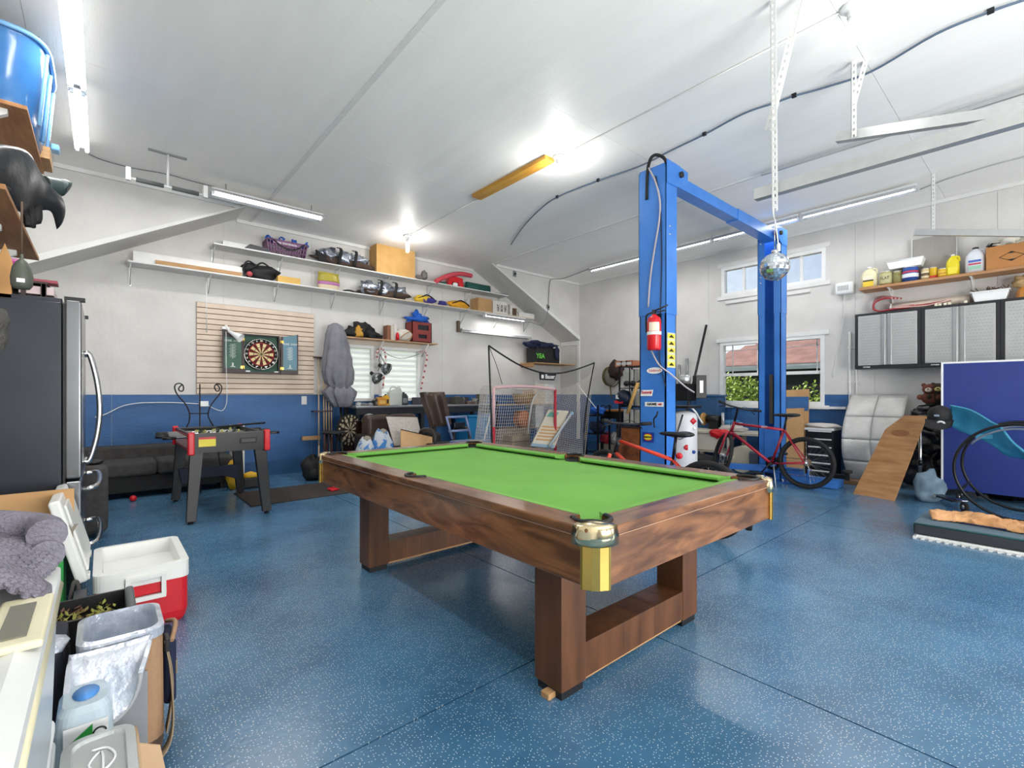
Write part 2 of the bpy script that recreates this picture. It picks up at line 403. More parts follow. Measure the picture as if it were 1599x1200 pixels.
# back windows with closed horizontal blinds
BL = mat('blind_white','#f4f6f8',.5); n_ = BL.node_tree.nodes; l_ = BL.node_tree.links
tr_n = n_.new('ShaderNodeBsdfTranslucent'); tr_n.inputs[0].default_value = (.95,.97,1,1); mxs = n_.new('ShaderNodeMixShader'); mxs.inputs[0].default_value = .8
l_.new(n_['Principled BSDF'].outputs[0],mxs.inputs[1]); l_.new(tr_n.outputs[0],mxs.inputs[2]); l_.new(mxs.outputs[0],n_['Material Output'].inputs[0])
for i,w in enumerate((w1,w2)):
    x0,z0,x1,z1 = w; bm = BM(); f = .05
    for a,b in (((x0,z0),(x1,z0 + f)),((x0,z1 - f),(x1,z1)),((x0,z0 + f),(x0 + f,z1 - f)),((x1 - f,z0 + f),(x1,z1 - f))): box(bm,(a[0],YB - .025,a[1]),(b[0],YB + .09,b[1]))
    ww = struct('window_%d' % (i + 3),bm,VINYL)
    bm = BM(); box(bm,(x0 + f,YB + .07,z0 + f),(x1 - f,YB + .075,z1 - f)); obj('pane',bm,GLASS,ww)
    k = 9; h = (z1 - z0 - 2 * f) / k
    for j in range(k):
        bm = BM(); z = z0 + f + j * h - .0
        h = min(h,(z1 - f - z) / 1.4)
        prism(bm,[(YB + .045,z),(YB + .041,z),(YB + .012,z + h * 1.4),(YB + .016,z + h * 1.4)],x0 + f,x1 - f,'X'); obj('blind_slat',bm,BL,ww)
# ---------------------------------------------------------------- outside the windows
bm = BM(); box(bm,(-30,-40,-.35),(60,50,-.3)); tag(one('lawn',bm,mat('grass','#6f8a4a',.9,col2='#56733a'),'green lawn outside the windows','lawn'),'green lawn outside the windows','lawn',kind='structure')
hs = thing('neighbouring_house','neighbouring house with pinkish shingle roof beyond the lower right window','house',(13.5,4,-.3))
bm = BM(); box(bm,(13.4,-2,-.3),(18,7.0,1.95)); obj('wall',bm,mat('dark_siding','#3c3a46',.8),hs)
SH = mat('roof_shingle','#a98076',.9,col2='#8d6a63',vs=3,bump=.4)
rows = 14
for i in range(rows):
    bm = BM(); x0 = 12.9 + i * .33; z0 = 1.95 + i * .135
    prism(bm,[(x0,z0),(x0 + .36,z0 + .147),(x0 + .36,z0 + .185),(x0,z0 + .04)],-3,7.3 - i * .28,'Y'); obj('shingle_course',bm,SH,hs)
bm = BM(); box(bm,(12.85,-3,1.84),(12.92,7.3,1.97)); obj('gutter',bm,mat('white_gutter','#d8dde6',.4),hs)
bm = BM(); box(bm,(13.3,5.2,.3),(13.41,6.6,1.5)); obj('window',bm,mat('dark_window','#20263a',.1),hs)
fe = thing('fence','dark board fence outside the lower right window','fence',(11.2,2.4,-.3))
FB = mat('fence_board','#514b57',.8,col2='#403a45')
for i in range(26):
    bm = BM(); y = .2 + i * .16; box(bm,(11.2,y,-.3),(11.23,y + .15,1.42)); obj('board',bm,FB,fe)
for z in (.1,1.1): bm = BM(); box(bm,(11.231,.1,z),(11.28,4.5,z + .09)); obj('rail',bm,FB,fe)
LEAF = mat('leaf_green','#a9c04a',.6,col2='#6d8f2e',vs=9)
def shrub(c,s,n,label):
    r = Vector(c); t = thing('shrub',label,'shrub',(c[0],c[1],-.3))
    bm = BM()
    for i in range(7): tube(bm,smoothpath([(c[0],c[1],-.3),(c[0] + rnd.uniform(-.1,.1),c[1] + rnd.uniform(-.2,.2),.4),(c[0] + rnd.uniform(-.3,.3),c[1] + rnd.uniform(-.6,.6),c[2] + rnd.uniform(-.1,.4))],3),.012,5)
    obj('stem',bm,mat('bark','#5d4a36',.9),t)
    bm = BM()
    for i in range(n):
        while True:
            p = Vector((rnd.uniform(-1,1),rnd.uniform(-1,1),rnd.uniform(-1,1)))
            if p.length < 1: break
        p = Vector((p.x * s[0],p.y * s[1],p.z * s[2])) + r
        d = Vector((rnd.uniform(-1,.2),rnd.uniform(-1,1),rnd.uniform(-.6,.8))).normalized(); e = d.orthogonal().normalized(); q = rnd.uniform(.035,.06)
        f = d.cross(e); vs = [bm.verts.new(p + a * q * 1.6 * d + b * q * .7 * e + c2 * f * q * .2) for a,b,c2 in ((0,0,0),(.5,1,1),(1,0,0),(.5,-1,1))]
        bm.faces.new(vs)
    obj('foliage',bm,LEAF,t,kind='stuff')
shrub((9.6,4.3,.9),(.45,1.05,.72),2600,'leafy green shrub close outside the lower right window')
shrub((10.4,3.2,.6),(.3,.5,.9),900,'smaller green shrub beside the dark fence outside')
# ================================================================ pool table
WAL = mat('walnut','#8f603b',.3,col2='#50311c',vs=3.2,stretch=(3.2,.9,4),coat=.3,contrast=(.32,.66),dist=1.6)
WALX = mat('walnut_end','#8f603c',.3,col2='#51321d',vs=3.2,stretch=(.9,3.2,4),coat=.3,contrast=(.32,.66),dist=1.6)
WALD = mat('walnut_dark','#6d4529',.4,col2='#472b17',vs=2.4,stretch=(5,5,.9),contrast=(.3,.7))
FELT = mat('green_cloth','#76b152',.95,col2='#6ea94b',vs=3)
GOLD = mat('brass','#d9b45e',.25,.9); BRASSL = mat('polished_brass','#efdcb0',.12,1)
LEA = mat('black_leather','#141414',.5)
TX0,TX1,TY0,TY1,TZ = 1.20,2.67,.97,3.60,.78
pt = thing('pool_table','large walnut pool table with bright green cloth and brass corners','pool table',(1.935,2.285,0))
RW = .125                                    # width of the wooden rail top
pk = [(TX0 + .115,TY0 + .115),(TX1 - .115,TY0 + .115),(TX0 + .115,TY1 - .115),(TX1 - .115,TY1 - .115),(TX0 + .10,(TY0 + TY1) / 2),(TX1 - .10,(TY0 + TY1) / 2)]
def cyl(x,y,r,z0,z1,n=24):
    b = BM(); lathe(b,[(0,z0),(r,z0),(r,z1),(0,z1)],n,Matrix.Translation((x,y,0)),smooth=False); return b
ch = .045
def rail(poly,m):
    bm = BM(); prism(bm,poly,TZ - .035,TZ,'Z'); o = obj('rail',bm,m,pt,bevel=.006,segs=2)
    bpy.context.view_layer.update()
    cs = []
    L = root_matrix(pt).inverted().translation
    for x,y in pk: 
        cs.append(cyl(x + L.x,y + L.y,.066,TZ - .1,TZ + .05))
    # boolean in local frame
    o.parent = None; cut(o,cs); o.parent = pt
    return o
q = RW
rail([(TX0,TY0 + ch),(TX0 + ch,TY0),(TX0 + q,TY0 + q),(TX0 + q,TY1 - q),(TX0 + ch,TY1),(TX0,TY1 - ch)],WAL)
rail([(TX1,TY0 + ch),(TX1 - ch,TY0),(TX1 - q,TY0 + q),(TX1 - q,TY1 - q),(TX1 - ch,TY1),(TX1,TY1 - ch)],WAL)
rail([(TX0 + ch + .001,TY0),(TX1 - ch - .001,TY0),(TX1 - q - .001,TY0 + q),(TX0 + q + .001,TY0 + q)],WALX)
rail([(TX0 + ch + .001,TY1),(TX1 - ch - .001,TY1),(TX1 - q - .001,TY1 - q),(TX0 + q + .001,TY1 - q)],WALX)
# cushions: sloping green noses
def cushion(a,b,n):
    a,b,n = Vector(a),Vector(b),Vector(n); d = (b - a).normalized(); bm = BM(); w = .05
    def sec(p,s): return [bm.verts.new(p + n * x + d * s * x * .9 + Vector((0,0,z))) for x,z in ((0,TZ - .001),(w,TZ - .008),(w * .95,TZ - .022),(0,TZ - .034))]
    A = sec(a,1); B = sec(b,-1)
    for i in range(4): bm.faces.new((A[i],A[(i + 1) % 4],B[(i + 1) % 4],B[i]))
    bm.faces.new(A); bm.faces.new(B[::-1]); obj('cushion',bm,FELT,pt,bevel=.003)
ym = (TY0 + TY1) / 2; pc = .075
for x,n in ((TX0 + q,(1,0,0)),(TX1 - q,(-1,0,0))):
    cushion((x,TY0 + q + .06,0),(x,ym - pc,0),n); cushion((x,ym + pc,0),(x,TY1 - q - .06,0),n)
cushion((TX0 + q + .06,TY0 + q,0),(TX1 - q - .06,TY0 + q,0),(0,1,0)); cushion((TX0 + q + .06,TY1 - q,0),(TX1 - q - .06,TY1 - q,0),(0,-1,0))
bm = BM(); box(bm,(TX0 + .075,TY0 + .075,TZ - .062),(TX1 - .075,TY1 - .075,TZ - .038))
L = root_matrix(pt).inverted().translation
bed = obj('bed_cloth',bm,FELT,pt); bed.parent = None; cut(bed,[cyl(x + L.x,y + L.y,.062,TZ - .2,TZ + .1) for x,y in pk]); bed.parent = pt
# apron boards (with the pockets' hollow behind)
AZ0,AZ1 = .578,.748
for a,b,m in (((TX0 + .012,TY0 + ch + .012,AZ0),(TX0 + .037,TY1 - ch - .012,AZ1),WAL),((TX1 - .037,TY0 + ch + .012,AZ0),(TX1 - .012,TY1 - ch - .012,AZ1),WAL),
                ((TX0 + ch + .012,TY0 + .012,AZ0),(TX1 - ch - .012,TY0 + .037,AZ1),WALX),((TX0 + ch + .012,TY1 - .037,AZ0),(TX1 - ch - .012,TY1 - .012,AZ1),WALX)):
    bm = BM(); box(bm,a,b); obj('apron',bm,m,pt,bevel=.004)
for a,b in (((TX0 + .004,TY0 + ch,AZ1 - .004),(TX0 + .03,TY1 - ch,AZ1 + .001)),((TX0 + ch,TY0 + .004,AZ1 - .004),(TX1 - ch,TY0 + .03,AZ1 + .001)),((TX1 - .03,TY0 + ch,AZ1 - .004),(TX1 - .004,TY1 - ch,AZ1 + .001))):
    bm = BM(); box(bm,a,b); obj('pinstripe',bm,mat('pale_inlay','#cfa98a',.3),pt)
bm = BM(); box(bm,(TX0 + .2,TY0 + .2,TZ - .11),(TX1 - .2,TY1 - .2,TZ - .064)); obj('slate_frame',bm,WALD,pt)
# pockets
for i,(x,y) in enumerate(pk):
    bm = BM(); lathe(bm,[(.0,TZ - .15),(.045,TZ - .145),(.063,TZ - .1),(.066,TZ - .02),(.064,TZ - .02),(.06,TZ - .1),(.042,TZ - .139),(0,TZ - .143)],20,Matrix.Translation((x,y,0)))
    p = obj('pocket',bm,LEA,pt)
    if i < 4: a0 = math.atan2(ym - y,1.935 - x) + PI * .38; a1 = a0 + PI * 1.24
    else: a0 = (PI / 2 if x < 1.9 else -PI / 2); a1 = a0 + PI
    bm = BM(); tube(bm,arc((x,y,TZ + .002),.066,a0,a1,16),.008,8)
    for a in (a0,a1): ball(bm,(x + .068 * math.cos(a),y + .068 * math.sin(a),TZ + .002),(.013,.013,.008),1)
    obj('pocket_iron',bm,BLACK,p)
# brass corners
for sx,sy,x,y in ((1,1,TX0,TY0),(-1,1,TX1,TY0),(1,-1,TX0,TY1),(-1,-1,TX1,TY1)):
    c = obj('corner_guard',(lambda b: (prism(b,[(x + sx * .002,y + sy * .075),(x - sx * .003,y + sy * .06),(x + sx * .012,y + sy * .03),(x + sx * .03,y + sy * .012),(x + sx * .06,y - sy * .003),(x + sx * .075,y + sy * .002),(x + sx * .07,y + sy * .03),(x + sx * .03,y + sy * .07)],AZ0 - .004,AZ1 - .02,'Z'),b)[1])(BM()),GOLD,pt,bevel=.002)
    bm = BM(); o_ = .009
    def ringp(g,z,bm=bm): return [bm.verts.new((x + sx * a,y + sy * b,z)) for a,b in ((-.008 + g,.105 - g * .5),(-.01 + g,.07),(.004 + g * .8,.03),(.03,.004 + g * .8),(.07,-.01 + g),(.105 - g * .5,-.008 + g),(.088,.045),(.06,.06),(.045,.088))]
    R0 = ringp(.002,AZ1 - .03); R1 = ringp(0,AZ1 + .0); R2 = ringp(.004,TZ - .012); R3 = ringp(.006,TZ + .003); R4 = ringp(.022,TZ + .008)
    for a,b in ((R0,R1),(R1,R2),(R2,R3),(R3,R4)):
        for i in range(9): bm.faces.new((a[i],a[(i + 1) % 9],b[(i + 1) % 9],b[i])).smooth = True
    t = bm.verts.new((x + sx * .05,y + sy * .05,TZ + .016))
    for i in range(9): bm.faces.new((R4[i],R4[(i + 1) % 9],t)).smooth = True
    bm.faces.new(R0[::-1]); obj('corner_cap',bm,BRASSL,c)
    for (a,b) in ((.0,.062),(.062,0)):
        bm = BM(); box(bm,(x + sx * a - .004,y + sy * b - .004,AZ0 - .003),(x + sx * a + .004,y + sy * b + .004,AZ1 - .03)); obj('corner_strip',bm,mat('dark_brass','#9c8c45',.3,.8),c)
# pedestals
for y0 in (1.285,3.07):
    y1 = y0 + .155
    for x0 in (1.37,2.29):
        bm = BM(); box(bm,(x0,y0,.035),(x0 + .148,y1,AZ0 + .1)); obj('leg',bm,WALD,pt,bevel=.004)
        bm = BM(); box(bm,(x0 + .01,y0 + .01,0.0),(x0 + .138,y1 - .01,.035)); obj('foot',bm,BLACK,pt)
    for k in range(6):
        bm = BM(); a = 1.518 + k * .1285; box(bm,(a,y0 + .002,.045),(a + .128,y1 - .002,.19)); obj('base_board',bm,WALD,pt,bevel=.001)
    bm = BM(); box(bm,(1.518,y0 + .01,.032),(2.29,y1 - .01,.045)); obj('base_edge',bm,WOOD,pt)
one('wood_shim',(lambda b: (cbox(b,(1.365,1.35,.012),(.05,.045,.024)),b)[1])(BM()),WOOD,'small pale wooden shim on the floor at the nearest foot of the pool table','shim',loc=(1.365,1.35,0),bevel=.003)
# ================================================================ two-post vehicle lift
LB = mat('lift_blue','#3f80d2',.32,col2='#3573c4',vs=3); LBD = mat('lift_blue_dark','#2c66b4',.4)
lf = thing('vehicle_lift','tall blue two post vehicle lift with an overhead beam','lift',(5.7,2.7,0))
HT = 3.51
def column(x0,x1,open_dir,sec):
    """channel section with its mouth towards open_dir"""
    y0,y1 = 2.54,2.84; t = .012; bm = BM()
    back = x0 if open_dir > 0 else x1
    if open_dir > 0: box(bm,(x0,y0,.02),(x0 + t,y1,HT))
    else: box(bm,(x1 - t,y0,.02),(x1,y1,HT))
    box(bm,(x0,y0,.02),(x1,y0 + t,HT)); box(bm,(x0,y1 - t,.02),(x1,y1,HT))
    f = x1 if open_dir > 0 else x0
    a,b = (f - t,f) if open_dir > 0 else (f,f + t)
    box(bm,(a,y0,.02),(b,y0 + .085,HT)); box(bm,(a,y1 - .085,.02),(b,y1,HT))
    c = obj('column',bm,LB,lf)
    bm = BM()
    g = .006; box(bm,(x0 - g,y0 - g,sec),(x1 + g,y0,HT - .02)); box(bm,(x0 - g,y1,sec),(x1 + g,y1 + g,HT - .02))
    if open_dir > 0: box(bm,(x0 - g,y0 - g,sec),(x0,y1 + g,HT - .02))
    else: box(bm,(x1,y0 - g,sec),(x1 + g,y1 + g,HT - .02)); box(bm,(x0 - g,y0 - g,sec),(x0,y0 + .09,HT - .02)); box(bm,(x0 - g,y1 - .09,sec),(x0,y1 + g,HT - .02))
    obj('column_extension',bm,LB,c)
    bm = BM(); box(bm,(x0 - .12,y0 - .1,0),(x1 + .12,y1 + .1,.02)); bp = obj('base_plate',bm,LBD,c)
    for bx_ in (x0 - .07,x1 + .07):
        for by in (y0 - .05,y1 + .05):
            bm = BM(); lathe(bm,[(0,.02),(.014,.02),(.014,.035),(.008,.035),(.008,.055),(0,.055)],6,Matrix.Translation((bx_,by,0)),smooth=False); obj('anchor_bolt',bm,GALV,c)
    for z in [HT - .07,HT - .14,HT - .62,HT - .7]:
        for yy in (y0 + .03,) if open_dir > 0 else (y0 + .035,y1 - .035):
            bm = BM(); M = Matrix.Translation((x0 + .06,y0 - .006,z)) @ Matrix.Rotation(PI / 2,4,'X') if open_dir > 0 else Matrix.Translation((x0 - .006,yy,z)) @ Matrix.Rotation(-PI / 2,4,'Y')
            lathe(bm,[(.01,0),(.01,.006),(0,.008)],8,M); obj('bolt',bm,GALV,c)
    return c
c1 = column(4.20,4.39,1,2.02); c2 = column(7.14,7.34,-1,2.36)
# overhead beam: box section in two lengths, gusset plates at the ends
bm = BM(); box(bm,(4.40,2.60,HT - .13),(5.95,2.74,HT - .005)); obj('overhead_beam',bm,LB,lf,bevel=.004)
bm = BM(); box(bm,(5.93,2.592,HT - .14),(7.14,2.748,HT + .002)); obj('overhead_beam',bm,LB,lf,bevel=.004)
for x0,x1,xa in ((4.39,4.20,4.6),(7.14,7.34,6.95)):
    bm = BM(); prism(bm,[(x0,HT - .2),(xa,HT - .1),(xa,HT + .01),(x0,HT + .03),(x1,HT + .03),(x1,HT - .2)],2.525,2.533,'Y'); obj('gusset_plate',bm,LB,lf,bevel=.002)
    bm = BM(); tube(bm,[(x0 + (.06 if xa > x0 else -.06),2.50,HT - .06),(x0 + (.06 if xa > x0 else -.06),2.60,HT - .06)],.03,14); obj('pulley',bm,BLKM,lf)
# carriages and arms
def arm(cx,a0,l,name='arm'):
    M = Matrix.Translation((cx,2.69,.18)) @ Matrix.Rotation(a0,4,'Z')
    bm = BM(); cbox(bm,(l * .28,0,0),(l * .56,.1,.08),M); a = obj('arm',bm,LBD,lf,bevel=.004)
    bm = BM(); cbox(bm,(l * .72,0,0),(l * .56,.075,.055),M); obj('arm_extension',bm,BLKM,a,bevel=.003)
    bm = BM(); lathe(bm,[(0,-.04),(.025,-.04),(.025,.05),(.055,.055),(.055,.085),(0,.085)],20,M @ Matrix.Translation((l,0,0))); obj('arm_pad',bm,RUB,a)
for cx,sgn,cc in ((4.33,1,c1),(7.2,-1,c2)):
    bm = BM(); cbox(bm,(cx,2.69,.42),(.15,.125,.62)); obj('carriage',bm,LB if sgn < 0 else LBD,lf,bevel=.004)
    bm = BM(); cbox(bm,(cx - .02 * sgn,2.69,1.15),(.035,.05,.7)); obj('lifting_screw',bm,mat('greasy_steel','#5c5850',.4,.6),cc)
P_ = onZ(1188,836,.12)
d_ = Vector((P_.x - 4.42,P_.y - 2.60)); arm(4.42,math.atan2(d_.y,d_.x),d_.length)
arm(4.45,1.1,.95); 
arm(7.1,PI * 1.5 - .05,.95); arm(7.08,PI * .62,.95)
bm = BM(); box(bm,(7.10,1.86,.005),(7.38,2.44,.12)); obj('foot_rail',bm,LB,lf,bevel=.004)
# black hydraulic hose looping over the near column, pale air line down its face
bm = BM(); tube(bm,smoothpath([(4.19,2.75,3.2),(4.19,2.74,3.48),(4.22,2.72,3.62),(4.27,2.68,3.655),(4.32,2.62,3.6),(4.33,2.6,3.45)],6),.016,8); obj('hose',bm,RUB,lf)
bm = BM(); path = [onX(u,v,4.185) for u,v in ((1012,262),(1023,282),(1030,310),(1030,340),(1022,390),(1016,430),(1012,480))]
path[0].x = 4.19; tube(bm,smoothpath(path,5),.009,6); obj('air_line',bm,mat('pale_hose','#b9b0b4',.4),lf)
bm = BM(); path = [onX(u,v,4.188) for u,v in ((1024,275),(1031,320),(1033,400),(1031,500),(1030,560),(1040,606))]; tube(bm,smoothpath(path,5),.005,5); obj('cable',bm,BLACK,lf)
bm = BM(); tube(bm,smoothpath([onX(1017,548,4.17),onX(1029,570,4.15),(4.22,2.50,1.42),(4.40,2.45,1.3),(4.62,2.47,1.24)],6),.008,6); obj('air_line',bm,mat('pale_hose','#b9b0b4',.4),lf)
# stickers on the near column (face towards -X)
def sticker(u0,v0,u1,v1,m,X=4.186):
    a = onX(u0,v0,X); b = onX(u1,v1,X); bm = BM(); box(bm,(X,a.y,a.z),(X + .003,b.y,b.z)); return obj('sticker',bm,m,lf),a,b
def on_face(u,v,X=4.184): return face_mat(onX(u,v,X),(0,-1,0),(0,0,1))
SW = mat('sticker_white','#f0f0f0',.4); SR = mat('sticker_red','#c8202c',.4); SB = mat('sticker_black','#141414',.4); SY = mat('sticker_yellow','#e8d53a',.4); SBL = mat('sticker_blue','#22409a',.4)
def oval(M,rx,ry,m,name='sticker'):
    bm = BM(); vs = [bm.verts.new(M @ Vector((rx * math.cos(2 * PI * i / 28),ry * math.sin(2 * PI * i / 28),0))) for i in range(28)]
    f = bm.faces.new(vs); r = bmesh.ops.extrude_face_region(bm,geom=[f]); bmesh.ops.translate(bm,vec=(M.to_3x3() @ Vector((0,0,.002))),verts=[e for e in r['geom'] if isinstance(e,bmesh.types.BMVert)])
    return obj(name,bm,m,lf)
M_ = on_face(1022,579); oval(M_,.088,.032,SW); text('lettering','Edelbrock',.036,M_ @ Matrix.Translation((.005,.0,.003)),SR,lf,sx=.95)
bm = BM()
M_ = on_face(1010,614); cbox(bm,(0,0,0),(.135,.062,.003),M_ @ Matrix(((1,.25,0,0),(0,1,0,0),(0,0,1,0),(0,0,0,1)))); obj('sticker',bm,SW,lf); text('lettering','Summit',.045,M_ @ Matrix.Translation((0,.006,.003)),SR,lf,sx=.85,bold=.001)
sticker(1007,628,1036,635.6,SW); text('lettering','HAWK',.038,on_face(1018,631.7),SB,lf,sx=.95,bold=.0015)
bm = BM(); prism(bm,[(0,0),(.05,.008),(.035,-.002),(.055,-.004),(.03,-.014),(.005,-.01)],-.001,.002,'Z',on_face(1027,631)); obj('lettering',bm,SR,lf)
M_ = on_face(1012,683); bm = BM(); cbox(bm,(0,0,0),(.13,.1,.002),M_); obj('sticker',bm,SBL,lf); oval(M_ @ Matrix.Translation((0,0,.002)),.05,.038,SR); oval(M_ @ Matrix.Translation((0,0,.004)),.046,.03,SY); text('lettering','SUNOCO',.022,M_ @ Matrix.Translation((0,0,.007)),SB,lf,bold=.001)
# safety decal on the side face of the near column
Yd = 2.532
a = onY(1042,519,Yd); b = onY(1054.5,575,Yd); bm = BM(); box(bm,(a.x,Yd,a.z),(b.x,Yd + .003,b.z)); dd = obj('sticker',bm,mat('decal_grey','#c9cbb0',.4),lf)
for k in range(5):
    bm = BM(); z = b.z + (a.z - b.z) * (k + .5) / 5; box(bm,(a.x + .008,Yd - .0015,z - .022),(b.x - .008,Yd,z + .022)); obj('warning_symbol',bm,SY,dd)
    bm = BM(); prism(bm,[(a.x + .025,z - .014),(b.x - .025,z - .014),((a.x + b.x) / 2,z + .016)],Yd - .003,Yd - .0015,'Y'); obj('symbol_mark',bm,SB,dd)
bm = BM(); tube(bm,smoothpath([onX(1022,668,4.16),onX(1021,655,4.15),onX(1025,650,4.14),onX(1027,643,4.16)],4),.008,6); obj('release_lever',bm,BLKM,lf)
# fire extinguisher on the near column
ex = onX(1020.5,547,4.09); fx = thing('fire_extinguisher','red fire extinguisher hanging on the nearer blue lift column','extinguisher',(4.105,ex.y,ex.z))
ez = ex.z; M0 = Matrix.Translation((4.10,ex.y,0)); et = onX(1020,491,4.09).z
bm = BM(); h = et - ez; r = .067
lathe(bm,[(0,ez),(r * .9,ez),(r,ez + .015),(r,ez + h * .8),(r * .85,ez + h * .9),(r * .35,ez + h * .97),(r * .3,ez + h),(0,ez + h)],24,M0); obj('cylinder',bm,mat('extinguisher_red','#d3202a',.25),fx)
bm = BM(); lathe(bm,[(r + .001,ez + h * .42),(r + .0015,ez + h * .43),(r + .0015,ez + h * .5),(r + .001,ez + h * .51)],24,M0); obj('band',bm,SW,fx)
bm = BM()
for i in range(6):
    pass
lathe(bm,[(r + .0012,ez + h * .52),(r + .0012,ez + h * .76)],24,M0 @ Matrix.Rotation(PI * .1,4,'Z'));
for f in list(bm.faces):
    c = f.calc_center_median() - Vector((4.10,ex.y,0)); a = math.atan2(c.y,c.x)
    if not (a < -1.75 or a > 2.9): bm.faces.remove(f)
obj('label_sheet',bm,mat('label_cream','#ecdcc8',.5),fx)
bm = BM(); cbox(bm,(4.10,ex.y,ez + h * 1.04),(.03,.03,.06)); tube(bm,[(4.10,ex.y - .01,ez + h * 1.1),(4.10,ex.y - .15,ez + h * 1.2)],.008,6); tube(bm,[(4.10,ex.y - .01,ez + h * 1.05),(4.10,ex.y - .13,ez + h * 1.07)],.007,6); obj('valve',bm,mat('dark_steel','#4a4a4c',.35,.8),fx)
bm = BM(); tube(bm,smoothpath([(4.10,ex.y + .02,ez + h * 1.05),(4.09,ex.y + .075,ez + h * 1.0),(4.09,ex.y + .085,ez + h * .8),(4.09,ex.y + .078,ez + h * .5)],5),.009,6); obj('discharge_hose',bm,BLACK,fx)
bm = BM(); cbox(bm,(4.182,ex.y,ez + h * .9),(.022,.05,.1)); obj('bracket',bm,BLKM,fx)
# ================================================================ lamps, rails and lines on the ceiling
LAMP = mat('lit_tube','#ffffff',.5,emit=5); LAMP.node_tree.nodes['Principled BSDF'].inputs['Base Color'].default_value = (1,1,1,1)
FIX = mat('lamp_housing','#dcdfe0',.35); GREYM = mat('grey_metal','#8f9293',.4,.5)
def strip_light(cx,cy,z,L,along,label,group,tubes=2,lit=True,power=28,refl=.09,col=(1,.98,.95),name='strip_light'):
    """housing, reflector, tubes, end caps; along 'X' or 'Y'; z = underside of the reflector"""
    t = thing(name,label,'light',(cx,cy,z),0 if along == 'X' else PI / 2,group)
    bm = BM(); box(bm,(-L / 2,-.03,.02),(L / 2,.03,.06)); obj('housing',bm,FIX,t,world=False,bevel=.003)
    bm = BM(); prism(bm,[(-refl,-.02),(-refl * .55,.022),(refl * .55,.022),(refl,-.02),(refl,-.014),(refl * .55,.028),(-refl * .55,.028),(-refl,-.014)],-L / 2,L / 2,'X'); obj('reflector',bm,mat('reflector_silver','#d4d6d8',.25,.6),t,world=False)
    for y in ([-.035,.035] if tubes == 2 else [0]):
        bm = BM(); tube(bm,[(-L / 2 + .03,y,-.0),(L / 2 - .03,y,-.0)],.014,10); obj('tube',bm,LAMP if lit else WHITEPL,t,world=False)
        for s in (-1,1):
            bm = BM(); cbox(bm,(s * (L / 2 - .018),y,0),(.02,.024,.045)); obj('tube_holder',bm,WHITEPL,t,world=False)
    if lit:
        l = bpy.data.lights.new('strip_glow','AREA'); l.shape = 'RECTANGLE'; l.size = L * .95; l.size_y = .1; l.energy = power; l.color = col
        o = bpy.data.objects.new('strip_glow',l); COL.objects.link(o); o.parent = t; o.location = (0,0,-.03)
    return t
for k,y in enumerate((5.46,4.22,2.98,1.72)):
    strip_light(7.3,y,3.66,1.22,'Y','right wall strip light, ' + ('farthest, ending near the back corner','between the two blue lift columns','passing just above the far lift column','nearest, its end by a hanging perforated strap')[k],'fluorescent strips along the right wall',1,power=7,refl=.07)
for k,y in enumerate((5.78,4.5,3.2)):
    strip_light(-.15,y,3.66,1.24,'Y','bright white strip light above the left shelves, ' + ('far end nearest the back wall','the middle one','closest to the camera')[k],'strip lights above the left shelves',2,power=11,refl=.055)
sl = strip_light(1.63,6.59,3.62,1.3,'X','silver two tube fluorescent lamp hanging above the dartboard wall',None,2,power=12,refl=.12)
for x in (-.5,.5): bm = BM(); tube(bm,[(x,0,.055),(x,0,.14)],.006,6); obj('hanger',bm,GREYM,sl,world=False)
del_ = None
sl2 = strip_light(6.33,7.53,2.80,1.1,'X','lit fluorescent lamp under the right end of the long lower shelf',None,1,power=4,refl=.08)
sl3 = strip_light(6.3,7.745,2.47,1.85,'X','unlit grey fluorescent lamp fixed to the back wall below the lit one',None,1,lit=False,refl=.065)
bm = BM(); cbox(bm,(5.32,7.775,2.56),(.05,.07,.22)); one('pipe_clamp',bm,mat('rusty_steel','#6a5a4c',.6,.4),'rusty steel clamp standing on the left end of the unlit lamp','clamp',bevel=.008)
def socket(x,y,z=ZC,name='lamp',label='',group=None,kind='cfl'):
    t = thing(name,label,'light',(x,y,z),0,group)
    bm = BM(); lathe(bm,[(0,0),(.062,0),(.068,-.012),(.05,-.03),(.028,-.04),(.028,-.075),(0,-.075)],24); obj('lamp_holder',bm,WHITEPL,t,world=False)
    if kind == 'cfl':
        bm = BM(); lathe(bm,[(0,-.07),(.024,-.07),(.024,-.12),(0,-.12)],16); obj('ballast',bm,WHITEPL,t,world=False)
        bm = BM()
        for i in range(6):
            a = 2 * PI * i / 6; x_,y_ = .022 * math.cos(a),.022 * math.sin(a); tube(bm,[(x_,y_,-.12),(x_,y_,-.25),(x_ * .6,y_ * .6,-.262)],.009,8)
        obj('bulb',bm,LAMP,t,world=False)
    else:
        bm = BM(); lathe(bm,[(.014,-.075),(.016,-.1),(.03,-.13),(.032,-.15),(.022,-.175),(0,-.183)],16); obj('bulb',bm,LAMP,t,world=False)
    l = bpy.data.lights.new('bulb_glow','POINT'); l.energy = 11 if y > 2 else 2; l.shadow_soft_size = .04; l.color = (1,.97,.92)
    o = bpy.data.objects.new('bulb_glow',l); COL.objects.link(o); o.parent = t; o.location = (0,0,-.3)
    return t
socket(3.69,6.82,label='white compact bulb hanging from the ceiling above the back shelves'); socket(3.69,3.50,label='small round bright bulb beside the yellow plank on the ceiling',kind='bulb'); socket(3.71,.89,label='large compact tube bulb on the ceiling at the upper right')
bm = BM(); tube(bm,[(3.69,6.76,ZC - .008),(3.69,4.9,ZC - .008)],.006,6); one('ceiling_wire',bm,TRIMW,'white wire along the ceiling from the back bulb to the yellow plank','wire')
